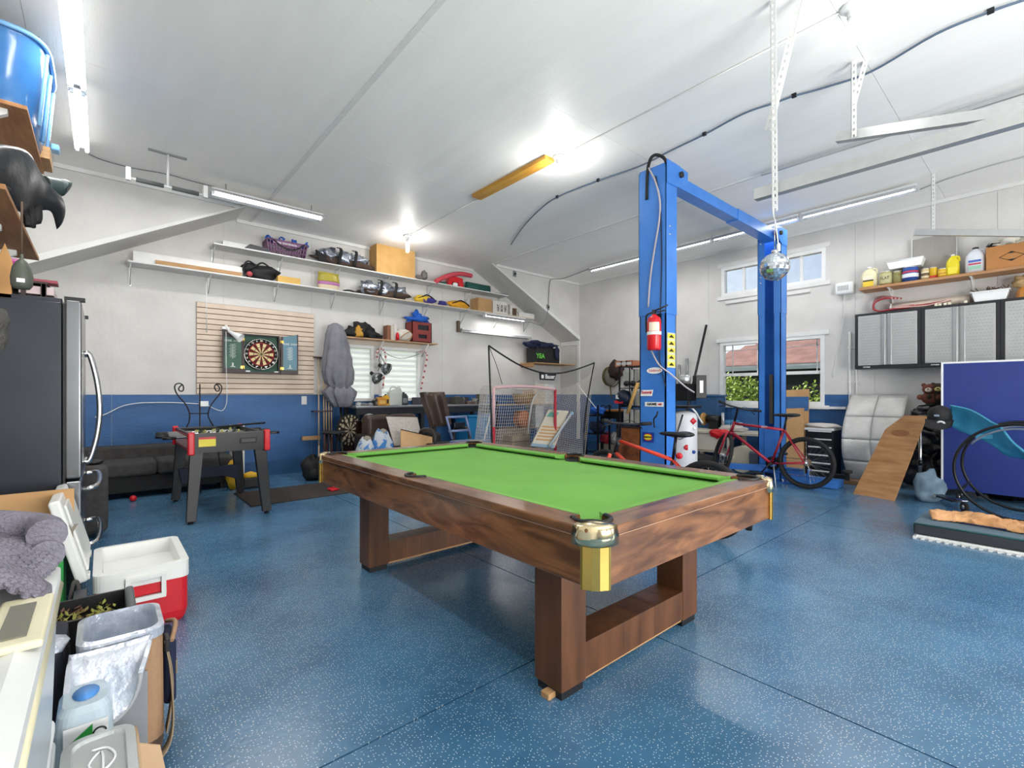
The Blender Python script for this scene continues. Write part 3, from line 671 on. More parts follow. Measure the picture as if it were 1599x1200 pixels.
bm = BM(); tube(bm,[(3.69,3.42,ZC - .008),(3.70,.96,ZC - .008)],.006,6); one('ceiling_wire',bm,TRIMW,'white wire along the ceiling between the round bulb and the large compact bulb','wire')
YEL = mat('yellow_pine','#d9a544',.5,col2='#bf8430',vs=3,stretch=(6,1,6),contrast=(.3,.7))
bm = BM(); box(bm,(3.545,3.56,ZC - .045),(3.685,4.87,ZC - .001)); one('ceiling_plank',bm,YEL,'yellow pine plank screwed to the ceiling beside the round bulb','plank',bevel=.003)
# blue-grey air line running across the ceiling, held by clips
pts = [onZ(u,v,ZC - .02) for u,v in ((1640,-14),(1599,0),(1547,18),(1460,54),(1360,112),(1290,136),(1240,150),(1209,161),(1160,178),(1100,210),(1050,234),(1000,259),(934,282),(870,308),(840,330),(815,357),(798,382))]
al = one('air_hose',(lambda b: (tube(b,smoothpath(pts,5),.0085,8),b)[1])(BM()),mat('slate_hose','#5d6f84',.5),'slate blue air hose clipped across the ceiling to a loose end','hose')
for u,v in ((1547,18),(1209,161),(1240,150),(934,282),(870,308),(1100,210)):
    p = onZ(u,v,ZC - .02); bm = BM(); cbox(bm,(p.x,p.y,ZC - .016),(.022,.034,.031)); obj('clip',bm,BLACK,al)
bm = BM(); tube(bm,smoothpath([onZ(u,v,ZC - .012) for u,v in ((1640,233),(1599,245),(1550,258),(1500,273),(1470,283),(1437,296))],5),.007,6); one('ceiling_cable',bm,mat('pale_cable','#b7b9b9',.5),'grey cable drooping along the ceiling at the right edge','cable')
bm = BM(); tube(bm,smoothpath([(7.28,6.07,3.70),onZ(880,435,ZC - .012),onY(862,436,YG - .04),onY(858,445,YG - .02),onY(856,478,YG - .02),onY(853,495,YG - .02),onY(845,508,YG - .02),(6.95,7.4,2.76),(6.75,7.5,2.76)],6),.007,6); one('lamp_cable',bm,mat('dark_cable','#77787a',.5),'grey cable from the strip row down to the lamp under the shelf','cable')
def wallbox(u,v,label):
    p = onY(u,v,YG - .02); bm = BM(); cbox(bm,(p.x,YG - .012,p.z),(.07,.024,.11)); t = one('junction_box',bm,GREYM,label,'junction box',bevel=.004)
    bm = BM(); lathe(bm,[(0,0),(.02,0),(.02,.02),(0,.02)],10,Matrix.Translation((p.x,YG - .024,p.z)) @ Matrix.Rotation(PI / 2,4,'X')); obj('socket_face',bm,BLACK,t)
wallbox(856,480,'small grey outlet box low on the right gable panel'); wallbox(804,428,'small outlet box high on the right gable panel')
# long cable at left ceiling
bm = BM(); tube(bm,smoothpath([onZ(u,v,ZC - .012) for u,v in ((138,240),(160,250),(205,262),(260,272),(300,283),(335,292))],5),.006,6); one('ceiling_cable',bm,mat('dark_cable','#77787a',.5),'thin grey cable on the ceiling between the left strip lights and the silver lamp','cable')
# chin-up bar hung from the ceiling
cb = thing('chin_up_bar','white chin up bar with grey foam grips under the left ceiling','bar',(.53,6.16,ZC))
bm = BM(); tube(bm,[(.2,6.16,3.41),(.86,6.16,3.41)],.014,8); obj('bar',bm,TRIMW,cb)
for a,b in ((.26,.49),(.56,.80)): bm = BM(); tube(bm,[(a,6.16,3.41),(b,6.16,3.41)],.022,10); obj('foam_grip',bm,mat('foam_grey','#5f6160',.9),cb)
bm = BM(); tube(bm,[(.525,6.16,3.41),(.525,6.16,ZC - .01)],.012,8); obj('post',bm,TRIMW,cb)
bm = BM(); box(bm,(.36,6.14,ZC - .012),(.69,6.18,ZC)); obj('ceiling_plate',bm,GREYM,cb)
for x in (.2,.86): bm = BM(); cbox(bm,(x,6.16,3.45),(.04,.05,.13)); obj('end_bracket',bm,TRIMW,cb)
# garage door rails with perforated straps
def channel(a,b,label,w=.055,h=.07,grp=None):
    a,b = Vector(a),Vector(b); d = (b - a); L = d.length; M = Matrix.Translation(a) @ d.to_track_quat('X','Z').to_matrix().to_4x4()
    bm = BM(); t = .004
    prism(bm,[(0,-h / 2),(w,-h / 2),(w,-h / 2 + .012),(t,-h / 2 + .012) ,(t,h / 2 - .012),(w,h / 2 - .012),(w,h / 2),(0,h / 2)],0,L,'X',M)
    return one('door_rail',bm,GALV,label,'rail',grp)
def strap(a,b,label,w=.035,cat='strap'):
    """perforated angle: real square holes along both flanges"""
    a,b = Vector(a),Vector(b); d = b - a; L = d.length; M = Matrix.Translation(a) @ d.to_track_quat('X','Y').to_matrix().to_4x4()
    bm = BM(); n = max(3,int(L / .045)); p = L / n; e = .3 * w; c = w
    for fl in (0,1):
        def B(x0,x1,y0,y1):
            if fl == 0: box(bm,(x0,y0,0),(x1,y1,.003),M)
            else: box(bm,(x0,0,y0),(x1,.003,y1),M)
        B(0,L,0,e); B(0,L,c - e,c)
        for i in range(n): B(i * p,i * p + p * .55,e,c - e)
    return one('perforated_strap',bm,TRIMW,label,cat)
channel((3.30,1.34,2.56),(3.30,-2.9,2.50),'long galvanised garage door rail crossing the upper right, lowest one')
strap((3.25,1.22,3.75),(3.28,1.22,2.40),'long white perforated strap from the ceiling to the lowest door rail')
strap((3.34,1.05,3.75),(3.31,1.24,2.95),'second perforated strap slanting beside the long one')
channel((4.33,1.14,3.23),(4.33,-2.9,2.30),'galvanised door rail hanging on the strap beneath the large compact bulb')
strap((4.31,1.04,3.75),(4.31,1.04,3.17),'perforated strap below the large compact bulb')
strap((4.40,.95,3.75),(4.36,1.02,3.42),'short slanting perforated strap right of the compact bulb')
channel((7.22,1.12,3.13),(7.22,-2.9,2.05),'galvanised door rail above the painted cans on the right wall')
strap((7.22,.97,3.75),(7.22,.97,3.10),'perforated strap at the near end of the strip row')
channel((5.79,.55,3.55),(5.79,-2.9,3.42),'thin pale opener rail close to the ceiling at the upper right edge',.04,.04)
channel((5.60,2.2,3.70),(5.60,-2.6,3.60),'slender white rail near the ceiling between the door rails',.03,.035)
# mirror ball
mb = thing('mirror_ball','small glass mirror ball hanging in front of the far lift column','mirror ball',(3.27,1.2,2.04))
bm = BM(); R = .088; nr,nc = 14,28
MIR = mat('mirror_tile','#dfe6ee',.08,.95)
for i in range(1,nr):
    th0,th1 = PI * (i - .0) / nr - PI / nr * .46 + .0,PI * i / nr + PI / nr * .46
    c = max(6,int(nc * math.sin(PI * i / nr)))
    for j in range(c):
        a = 2 * PI * j / c; w = PI / c * .9
        q = [Vector((3.27,1.2,2.04)) + R * Vector((math.sin(t_) * math.cos(a_),math.sin(t_) * math.sin(a_),math.cos(t_))) for t_,a_ in ((th0,a - w),(th0,a + w),(th1,a + w),(th1,a - w))]
        bm.faces.new([bm.verts.new(x) for x in q])
obj('mirror_tiles',bm,MIR,mb,kind='stuff')
bm = BM(); ball(bm,(3.27,1.2,2.04),(R * .985,) * 3,3); obj('core',bm,mat('ball_core','#b9c2cc',.3,.4),mb)
bm = BM(); lathe(bm,[(0,2.125),(.02,2.125),(.02,2.145),(0,2.15)],12,Matrix.Translation((3.27,1.2,0))); tube(bm,[(3.27,1.2,2.145),(3.27,1.2,2.41)],.002,5); obj('cord',bm,CHROME,mb)
bm = BM(); tube(bm,smoothpath([(3.29,1.22,2.42),(3.31,1.21,2.33),(3.30,1.2,2.28),(3.33,1.2,2.2)],5),.004,5); lathe(bm,[(0,2.15),(.012,2.155),(.01,2.2),(0,2.21)],10,Matrix.Translation((3.335,1.2,0))); one('string_pull',bm,WHITEPL,'white pull cord with a small handle beside the mirror ball','cord')
# motion sensor / heater box on the right wall and conduits
p = onX(1318,450,8.2); sb = thing('wall_box','rounded white vented box high on the right wall beside the upper window','box',(8.29,p.y,p.z))
bm = BM(); cbox(bm,(8.24,p.y,p.z + .0),(.1,.235,.175)); obj('body',bm,WHITEPL,sb,bevel=.03,segs=4)
for i in range(7): bm = BM(); cbox(bm,(8.187,p.y + .07 - i * .02,p.z),(.004,.007,.07)); obj('vent_slot',bm,mat('slot_grey','#8a8a88',.6),sb)
bm = BM(); tube(bm,smoothpath([(8.27,p.y + .02,p.z - .08),(8.28,p.y + .03,p.z - .5),(8.28,p.y + .12,p.z - 1.0),(8.28,p.y + .16,p.z - 1.3)],6),.005,6); obj('cord',bm,WHITEPL,sb)
for k,u in enumerate((1327,1337)):
    q = onX(u,500,8.27); bm = BM(); tube(bm,[(8.275,q.y,(.35,.72)[k]),(8.275,q.y,(2.13,2.1)[k])],.016 if k == 0 else .012,10); t = one('conduit',bm,TRIMW,('thicker','thinner')[k] + ' white vertical conduit on the right wall left of the steel cabinets','conduit')
    for z in (.9,1.4,1.9): bm = BM(); cbox(bm,(8.28,q.y,z),(.024,.06,.02)); obj('pipe_clip',bm,TRIMW,t)
bm = BM(); box(bm,(8.262,onX(1265,470,8.27).y,2.80),(8.29,onX(1133,470,8.27).y,2.85)); one('wall_batten',bm,TRIMW,'thin white batten on the wall beneath the upper window','batten',bevel=.004)
# ================================================================ long shelves on the back wall
SHW = mat('shelf_white','#dedfde',.45,col2='#cfd0cf'); SHE = mat('shelf_raw_edge','#cbb493',.6)
def long_shelf(name,x0,x1,y0,z,label,n,wood=0):
    t = thing(name,label,'shelf',((x0 + x1) / 2,YB - .008,z))
    bm = BM(); box(bm,(x0,y0,z - .02),(x1,YB - .009,z)); obj('board',bm,SHW,t,bevel=.002)
    if wood: bm = BM(); box(bm,(wood,y0 - .002,z - .016),(x1 - .02,y0,z - .003)); obj('worn_edge',bm,SHE,t)
    for i in range(n):
        x = x0 + .03 + (x1 - x0 - .06) * i / (n - 1)
        bm = BM(); box(bm,(x - .012,y0 + .05,z - .026),(x + .012,YB - .012,z - .02)); box(bm,(x - .012,YB - .016,z - .27),(x + .012,YB - .01,z - .02)); tube(bm,[(x,y0 + .09,z - .025),(x,YB - .013,z - .25)],.006,5)
        obj('bracket',bm,GALV,t)
    return t
SL,SU = 2.875,3.28
long_shelf('long_shelf',.24,7.13,7.5,SL,'long white wall shelf on the back wall, the lower of two',9,3.4)
long_shelf('long_shelf',1.14,6.40,7.5,SU,'shorter white shelf high on the back wall, above the long one',7)
YS = 7.54
def xr(u,Y=YS): return onY(u,600,Y).x
def zat(u,v,Y=YS): return onY(u,v,Y).z
# flat boxes and boards at the left end
bm = BM(); box(bm,(xr(208),7.56,SL),(xr(379),7.60,SL + .14)); one('long_board',bm,TRIMW,'long white board on edge at the left end of the lower shelf','board',bevel=.002)
bm = BM(); box(bm,(xr(210,7.52),7.65,SL),(xr(378),7.76,SL + .1)); one('long_carton',bm,CARD,'long flat brown carton behind the white board at the shelf\'s left end','carton',bevel=.002)
bm = BM(); box(bm,(xr(243),7.515,SL),(xr(377),7.55,SL + .055)); t = one('wooden_batten',bm,WOOD,'thin wooden slat lying in front of the white board','slat',bevel=.002)
# soft things: noisy blobs with straps
BAGB = mat('bag_black','#1b1b1d',.7,bump=.4,bs=40); SILV = mat('silver_foil','#cdd2dc',.22,.8,col2='#8a91a5',vs=9,bump=.6,bs=22); BROWNF = mat('brown_fabric','#4a3a30',.8,bump=.4,bs=30)
BLUEC = mat('blue_cloth','#1f5fc0',.7,bump=.5,bs=20); NAVY = mat('navy_cloth','#1b2340',.85,bump=.5,bs=20)
def pack(name,label,cat,c,s,m,seed=1,amp=.45,strap=True,extra=None,group=None,flat=None,n=3,rz=0):
    """lumpy bag: shell, strap, zip"""
    t = thing(name,label,cat,(c[0],c[1],c[2] - s[2]),0,group)
    bm = BM(); ball(bm,c,s,n,amp,1.6,seed,flat if flat is not None else c[2] - s[2] * .96,Matrix.Rotation(rz,4,'Y')); obj('shell',bm,m,t)
    if strap:
        bm = BM(); tube(bm,smoothpath([(c[0] - s[0] * .75,c[1] - s[1] * .5,c[2]),(c[0] - s[0] * .4,c[1] - s[1] * .9,c[2] + s[2] * .5),(c[0],c[1] - s[1] * .85,c[2] + s[2] * 1.05),(c[0] + s[0] * .5,c[1] - s[1] * .9,c[2] + s[2] * .4),(c[0] + s[0] * .8,c[1] - s[1] * .5,c[2] - s[2] * .1)],5),.012,6); obj('strap',bm,BAGB,t)
    return t
b = pack('duffel_bag','black duffel bag on the lower shelf beside a small tan carton','bag',(xr(410),7.64,SL + .115),(.24,.13,.12),BAGB,3)
bm = BM(); ball(bm,(xr(389),7.51,SL + .05),(.04,.03,.04),2); obj('red_patch',bm,mat('dusty_red','#b0484c',.7),b)
bm = BM(); tube(bm,smoothpath([(xr(382),7.53,SL + .03),(xr(380),7.53,SL + .15),(xr(388),7.55,SL + .24),(xr(400),7.56,SL + .2)],5),.012,6); obj('handle',bm,BAGB,b)
def carton(name,x0,x1,y0,y1,z0,z1,m,label,cat='carton',tape=True,open_=False,rz=0,loc=None):
    cx,cy = (x0 + x1) / 2,(y0 + y1) / 2; t = thing(name,label,cat,(cx,cy,z0),rz); hx,hy,h = (x1 - x0) / 2,(y1 - y0) / 2,z1 - z0; w = .005
    bm = BM()
    box(bm,(-hx,-hy,0),(hx,-hy + w,h)); box(bm,(-hx,hy - w,0),(hx,hy,h)); box(bm,(-hx,-hy + w,0),(-hx + w,hy - w,h)); box(bm,(hx - w,-hy + w,0),(hx,hy - w,h)); box(bm,(-hx + w,-hy + w,0),(hx - w,hy - w,w))
    obj('walls',bm,m,t,world=False)
    if open_:
        bm = BM(); prism(bm,[(-hx,h),(-hx - hy * .5,h + hy * .35),(-hx - hy * .5,h + hy * .35 + .004),(-hx,h + .004)],-hy + .01,hy - .01,'Y'); obj('flap',bm,m,t,world=False)
        bm = BM(); prism(bm,[(hy,h),(hy + hx * .3,h + hx * .4),(hy + hx * .3 + .004,h + hx * .4),(hy + .004,h)],-hx + .01,hx - .01,'X'); obj('flap',bm,m,t,world=False)
    else:
        for a,c in ((-hy,-.0008),(.0008,hy)):
            bm = BM(); box(bm,(-hx,a,h),(hx,c,h + .004)); obj('flap',bm,m,t,world=False)
        if tape: bm = BM(); box(bm,(-hx - .0005,-.022,h + .004),(hx + .0005,.022,h + .005)); obj('tape',bm,mat('tape','#cdb48c',.3),t,world=False)
    return t
carton('small_carton',xr(434,7.52),xr(469,7.52),7.52,7.64,SL,SL + .09,mat('tan_card','#d6ae5e',.8),'small tan carton lying right of the black duffel bag')
# colourful bag of pet food
fb = thing('food_bag','plump yellow and pink printed bag standing on the lower shelf','bag',(xr(514),7.6,SL)); fx0,fx1 = xr(498),xr(532)
for z0,z1,m in ((SL,SL + .07,'sack_white'),(SL + .07,SL + .12,'sack_pink'),(SL + .12,SL + .25,'sack_olive')):
    col = {'sack_white': '#d9c7a8','sack_pink': '#b773a8','sack_olive': '#b0a23c'}[m]
    bm = BM(); M = Matrix.Translation(((fx0 + fx1) / 2,7.6,0)) @ Matrix.Diagonal((1,.5,1,1)); hw = (fx1 - fx0) / 2
    f_ = lambda z: hw * (.9 + .12 * math.sin((z - SL) / .25 * PI)); n_ = 5
    lathe(bm,[(0,z0)] + [(f_(z0 + (z1 - z0) * i / n_),z0 + (z1 - z0) * i / n_) for i in range(n_ + 1)] + [(0,z1)],20,M); obj('printed_band',bm,mat(m,col,.4,bump=.3,bs=30),fb)
bm = BM(); box(bm,(fx0 + .01,7.59,SL + .25),(fx1 - .01,7.61,SL + .275)); obj('top_seam',bm,mat('sack_olive','#b0a23c',.4),fb)
bm = BM(); tube(bm,smoothpath([(xr(536),7.54,SL + .01),(xr(545),7.54,SL + .03),(xr(556),7.56,SL + .02),(xr(562),7.54,SL + .012)],4),.014,6); one('looped_belt',bm,BAGB,'short dark cord lying right of the printed food bag','belt')
# winter gear bags
def geobag(u0,u1,z,hgt,label,seed,Y=7.66):
    x0,x1 = xr(u0),xr(u1); cx = (x0 + x1) / 2; w = (x1 - x0) / 2
    t = thing('gear_bag',label,'bag',(cx,Y,z))
    bm = BM(); ball(bm,(cx,Y,z + hgt * .28),(w,.13,hgt * .32),3,.5,1.5,seed,z + .002); obj('lower_shell',bm,BROWNF,t)
    for i,(k,r) in enumerate(((-.55,.9),(-.05,1.05),(.5,.75))):
        bm = BM(); ball(bm,(cx + w * k,Y - .03,z + hgt * .55),(w * .34,.10,hgt * .42 * r),3,.7,2.2,seed + i * 3,z + .01); obj('silver_lining',bm,SILV,t)
    for k in (-.3,.25):
        bm = BM(); grid(bm,lambda s,q: (cx + w * k + (s - .5) * .05 + .03 * math.sin(q * 3),Y - .135 - .02 * math.sin(PI * q) + .15 * max(0,q - .6),z + .02 + hgt * 1.0 * math.sin(q * PI * .55)),2,10,.006); obj('dark_strap',bm,BAGB,t)
    return t
geobag(496,584,SU,.27,'silver and black gear bag on the upper shelf left of the big carton',5)
geobag(562,645,SL,.27,'silver lined brown gear bag on the lower shelf below the big carton',9)
# black winglike tip left of the upper gear bag
bm = BM(); prism(bm,[(xr(494),SU + .19),(xr(499),SU + .02),(xr(512),SU + .02),(xr(509),SU + .13)],7.55,7.60,'Y'); one('fabric_flap',bm,BAGB,'small black pointed fabric flap at the left tip of the upper silver bag','flap',bevel=.006)
carton('big_carton',xr(588,7.52),xr(648,7.52),7.52,7.80,SU,zat(590,381,7.52),mat('tan_big_card','#d0a466',.8,col2='#c49959'),'big plain tan carton at the middle of the upper shelf')
# purple basket with blue sandals
bk = thing('basket','purple plastic basket holding blue sandals on the upper shelf','basket',(xr(446,7.52),7.6,SU)); PUR = mat('purple_plastic','#7c5878',.45)
x0,x1,y0,y1,h = xr(417,7.5),xr(480,7.5),7.5,7.74,.2
bm = BM(); box(bm,(x0 + .03,y0 + .03,SU),(x1 - .03,y1 - .02,SU + .006)); obj('bottom',bm,PUR,bk)
for sx in range(15):
    bm = BM(); x = x0 + (x1 - x0) * sx / 14; xb = x0 + .03 + (x1 - x0 - .06) * sx / 14; tube(bm,[(xb,y0 + .03,SU),(x,y0,SU + h)],.011,5); obj('rib',bm,PUR,bk)
for sy in range(1,7):
    for xx,xb in ((x0,x0 + .03),(x1,x1 - .03)):
        bm = BM(); y = y0 + (y1 - y0) * sy / 6; tube(bm,[(xb,y,SU),(xx,y,SU + h)],.009,5); obj('rib',bm,PUR,bk)
for z,g in ((SU + .06,.02),(SU + .13,.01),(SU + h,0)):
    bm = BM(); tube(bm,[(x0 + g,y0 + g,z),(x1 - g,y0 + g,z),(x1 - g,y1 - g,z),(x0 + g,y1 - g,z)],.009 if z < SU + .19 else .013,6,closed=True); obj('hoop',bm,PUR,bk)
bm = BM(); box(bm,(x0 + .08,y0 - .006,SU + .145),(x1 - .1,y0 - .002,SU + .195)); obj('label_plate',bm,mat('lilac','#8d6a8c',.5),bk)
text('lettering','the storehouse',.05,face_mat(((x0 + x1) / 2 - .01,y0 - .007,SU + .17),(1,0,0),(0,0,1)),SW,bk,sx=.9)
bm = BM(); tube(bm,smoothpath([(x0 + .08,y0 - .012,SU + h),(x0 + .2,y0 - .03,SU + .11),(x0 + .36,y0 - .03,SU + .09),(x1 - .05,y0 - .012,SU + h)],6),.009,6); obj('handle',bm,BAGB,bk)
for i,(u,v,a) in enumerate(((421,372,.3),(440,366,-.9),(458,366,1.2),(474,370,2.3))):
    p = onY(u,v,7.6); t = thing('sandal',('blue sandal hanging over the left rim of the purple basket','blue sandal upright at the middle left of the purple basket','blue sandal turned sole out in the purple basket','blue sandal at the right end of the purple basket')[i],'sandal',p,0,'blue sandals in the basket')
    M = Matrix.Translation((p.x,p.y,SU + .205 + .015 * (i % 2))) @ Matrix.Rotation(a,4,'Y') @ Matrix.Rotation(.5,4,'Z')
    bm = BM(); prism(bm,[(.09 * math.cos(q) * (1 if math.cos(q) > 0 else .95),.034 * math.sin(q) * (1.15 if math.cos(q) > 0 else .85)) for q in [2 * PI * j / 18 for j in range(18)]],-.01,.012,'Z',M); obj('sole',bm,BLUEC,t,bevel=.003)
    for dx in (-.04,.035):
        bm = BM(); grid(bm,lambda s,q: M @ Vector((dx + (s - .5) * .035,.036 * math.cos(PI * q),.012 + .045 * math.sin(PI * q))),2,8,.005); obj('strap',bm,BLUEC,t)
bm = BM(); M = Matrix.Translation((xr(400),7.6,SU)) @ Matrix.Rotation(.0,4,'Z'); prism(bm,[(-.16,.0),(.17,.0),(.17,.05),(-.08,.075)],-.09,.09,'Y',M); t = one('black_case',bm,mat('dark_case','#24222c',.4),'flat black case left of the purple basket','case',bevel=.006)
bm = BM(); box(bm,(xr(348,7.56),7.56,SU),(xr(425,7.56),7.70,SU + .07)); one('white_tray',bm,SHW,'low white tray at the left end of the upper shelf','tray',bevel=.004)
# upper shelf right: skates, pool noodle, red toy, green mat, hangers
sk = thing('ice_skate','grey ice skate on the upper shelf right of the big carton','skate',(xr(661),7.58,SU))
bm = BM(); ball(bm,(xr(664),7.58,SU + .11),(.06,.05,.09),3,.3,2,4); ball(bm,(xr(657),7.58,SU + .06),(.09,.04,.04),3,.2,2,2); obj('boot',bm,mat('skate_grey','#6e6a68',.5),sk)
bm = BM(); box(bm,(xr(651),7.575,SU),(xr(668),7.58,SU + .02)); obj('blade',bm,CHROME,sk)
nd = (lambda b: (tube(b,smoothpath([onY(680,440,7.5),onY(692,434,7.52),onY(708,429,7.56),onY(722,428,7.6),onY(736,431,7.64)],5),.042,12),b)[1])(BM())
one('pool_noodle',nd,mat('noodle_pink','#d8525f',.8),'pink foam pool noodle arched on the upper shelf','pool noodle')
rt = thing('red_toy','red plastic toy under the pink noodle on the upper shelf','toy',(xr(714),7.6,SU))
bm = BM(); prism(bm,[(xr(701),SU),(xr(703),SU + .15),(xr(712),SU + .2),(xr(724),SU + .18),(xr(725),SU + .02),(xr(719),SU),(xr(717),SU + .09),(xr(708),SU + .08),(xr(706),SU)],7.56,7.68,'Y'); obj('body',bm,REDP,rt,bevel=.01)
bm = BM(); ball(bm,(xr(712),7.56,SU + .04),(.06,.03,.04),2); obj('white_insert',bm,WHITEPL,rt)
gm = thing('rolled_mat','dark green rolled mat at the right end of the upper shelf','mat',(xr(750),7.6,SU)); GM = mat('mat_green','#1f5a50',.7)
for i,(z,r) in enumerate(((.055,.05),(.11,.04),(.06,.045))):
    bm = BM(); y = 7.58 + (.09 if i == 2 else .03 * i); tube(bm,[(xr(728,y),y,SU + z),(xr(764,y),y,SU + z)],r,14); obj('roll',bm,GM,gm)
bm = BM(); tube(bm,smoothpath([(xr(690),7.66,SU + .03),(xr(700),7.66,SU + .05),(xr(728),7.66,SU + .05)],4),.03,8); one('green_pouch',bm,GM,'small dark green pouch behind the pink noodle','pouch')
hg = thing('wire_hanger','bundle of white wire hangers at the right tip of the upper shelf','hanger',(xr(782),7.62,SU))
for i in range(5):
    bm = BM(); x = xr(770) + i * .06; tube(bm,[(x,7.52 + .01 * i,SU + .008 + i * .006),(x + .2,7.56,SU + .01 + i * .006),(x + .05,7.7,SU + .01 + i * .006)],.004,5,closed=True); obj('wire',bm,TRIMW,hg)
# lower shelf right
pack('sports_bag','yellow and purple sports bag on the lower shelf','bag',(xr(667),7.62,SL + .075),(.24,.1,.075),mat('bag_yellow','#d8b32c',.7,col2='#3d3a8a',vs=5,contrast=(.5,.56)),11,.4)
pack('sports_bag','orange yellow kit bag with black straps left of the open brown carton','bag',(xr(719),7.60,SL + .07),(.27,.09,.07),mat('bag_amber','#e0a020',.7),14,.25)
pack('purple_pouch','small purple pouch between the two yellow bags','pouch',(xr(693),7.58,SL + .05),(.09,.06,.05),mat('pouch_purple','#3e3a86',.7),15,.3,False)
carton('open_carton',xr(747,7.52),xr(768,7.52),7.52,7.78,SL,SL + .26,CARD,'medium brown carton near the right end of the lower shelf',open_=False)
pb = thing('lettered_carton','white and black lettered carton right of the brown carton','carton',(xr(788),7.6,SL))
bm = BM(); prism(bm,[(xr(769.5),SL),(xr(769.5),SL + .25),(xr(786),SL + .27),(xr(806),SL + .18),(xr(809),SL)],7.54,7.74,'Y'); obj('body',bm,mat('carton_white','#dcd9d0',.6),pb,bevel=.003)
for i,s_ in enumerate(('HAT','BOX','NSO','GOOD')):
    text('lettering',s_,.085,face_mat((xr(778) + i * .095,7.535,SL + .12),(0,0,1),(-1,0,0)),SB,pb,sx=.8,bold=.002)
bm = BM(); box(bm,(xr(800),7.535,SL + .01),(xr(806.5),7.539,SL + .16)); obj('brown_panel',bm,mat('brown_print','#5a4330',.6),pb)
bm = BM(); box(bm,(xr(810),7.53,SL),(xr(834),7.68,SL + .1)); one('white_box',bm,mat('paper_white','#dddcd8',.6),'flat white box at the right tip of the lower shelf','box',bevel=.003)
# ================================================================ slatted panel, dartboard cabinet
sw = thing('slat_wall_panel','beige slatted display panel behind the dartboard','panel',(1.77,7.8,1.22))
SLATM = mat('slat_beige','#dfccba',.5,col2='#d3bfac',vs=4); sx0,sx1 = xr(307,7.79),xr(490,7.79)
bm = BM(); box(bm,(sx0,7.795,1.225),(sx1,YB - .008,2.50)); obj('backing',bm,mat('groove_brown','#6f5b4e',.8),sw)
ps = (2.50 - 1.225) / 17
for i in range(17):
    bm = BM(); z = 1.225 + i * ps; box(bm,(sx0,7.78,z + .005),(sx1,7.795,z + ps - .005)); obj('slat',bm,SLATM,sw,bevel=.0015,segs=1)
DY = 7.68
dc = thing('dartboard_cabinet','open dark wood dartboard cabinet with chalk scoreboards','cabinet',(1.775,7.78,1.5)); MAH = mat('mahogany','#37262a',.4); GRN = mat('chalk_green','#4d6b60',.8,col2='#567468')
cx0,cx1 = onY(379.5,550,DY).x,onY(437,550,DY).x; cz0,cz1 = zat(408,583.5,DY),zat(408,523,DY)
bm = BM(); w = .018
for a,b in (((cx0,cz0),(cx1,cz0 + w)),((cx0,cz1 - w),(cx1,cz1)),((cx0,cz0 + w),(cx0 + w,cz1 - w)),((cx1 - w,cz0 + w),(cx1,cz1 - w))): box(bm,(a[0],DY,a[1]),(b[0],7.779,b[1]))
obj('case',bm,MAH,dc)
bm = BM(); box(bm,(cx0 + w,7.765,cz0 + w),(cx1 - w,7.775,cz1 - w)); obj('back_panel',bm,GRN,dc)
CH = mat('chalk_white','#cfd6d0',.8)
def dart_door(xh,w_,s,glare,dy):
    """door hinged at xh, opening to side s, its top edge rising outwards"""
    M = Matrix.Translation((xh,DY - .006,0)) @ Matrix.Rotation(dy,4,'Z')
    top = [(s * w_ * i / 8,cz1 - .01 + .05 * (i / 8) ** 2) for i in range(9)]
    bm = BM(); prism(bm,[(0,cz0),(s * w_,cz0)] + top[::-1],-.02,0,'Y',M); d = obj('door',bm,MAH,dc)
    bm = BM(); prism(bm,[(s * .03,cz0 + .06),(s * (w_ - .02),cz0 + .06),(s * (w_ - .02),cz1 - .07),(s * .03,cz1 - .07)] if s < 0 else [(s * .03,cz0 + .06),(s * (w_ - .02),cz0 + .06),(s * (w_ - .02),cz1 + .03),(s * .03,cz1 - .015)],-.023,-.02,'Y',M); obj('scoreboard',bm,glare,d)
    def P(a,b): return face_mat(M @ Vector((s * a,-.0245,b)),M.to_3x3() @ Vector((1,0,0)),(0,0,1))
    m_ = w_ / 2 + .005
    text('chalk_lettering','HOME  AWAY' if s < 0 else 'HOME  AWAY',.04,P(m_,cz1 - .12),CH,dc,sx=.8,bold=.001)
    bm = BM()
    for k in (-1,1): box(bm,(-.065 if k < 0 else .005,-.06,-.001),(-.005 if k < 0 else .065,.0,.001),P(m_,cz1 - .1) @ Matrix.Translation((0,0,.001))) if False else None
    for i in range(9):
        z = cz1 - .17 - i * .022; cbox(bm,(0,0,0),(.07 + .02 * (i % 2),.006,.002),P(m_,z)); cbox(bm,(.02 * (-1) ** i,0,0),(.006,.016,.002),P(m_,z))
    cbox(bm,(0,0,0),(.006,.2,.002),P(m_,cz1 - .27)); cbox(bm,(0,0,0),(.06,.012,.002),P(m_,cz0 + .085)); cbox(bm,(0,0,0),(.02,.06,.002),P(m_,cz0 + .11))
    obj('chalk_drawing',bm,CH,d)
    for z in (cz0 + .08,cz1 - .09):
        bm = BM(); cbox(bm,(xh + s * .012,DY - .03,z),(.05,.006,.04)); tube(bm,[(xh,DY - .03,z - .025),(xh,DY - .03,z + .025)],.007,6); obj('hinge',bm,GOLD,dc)
dart_door(cx0,cx0 - onY(347,550,DY - .03).x,-1,GRN,.06); dart_door(cx1 + .01,onY(465.5,550,DY - .03).x - cx1 - .01,1,mat('chalk_glare','#55839a',.35,col2='#4f7a86'),-.06)
bcx,bcz = onY(408.3,553.6,DY).x,zat(408.3,553.6,DY)
db = thing('dartboard','round bristle dartboard inside the open cabinet','dartboard',(bcx,7.765,bcz))
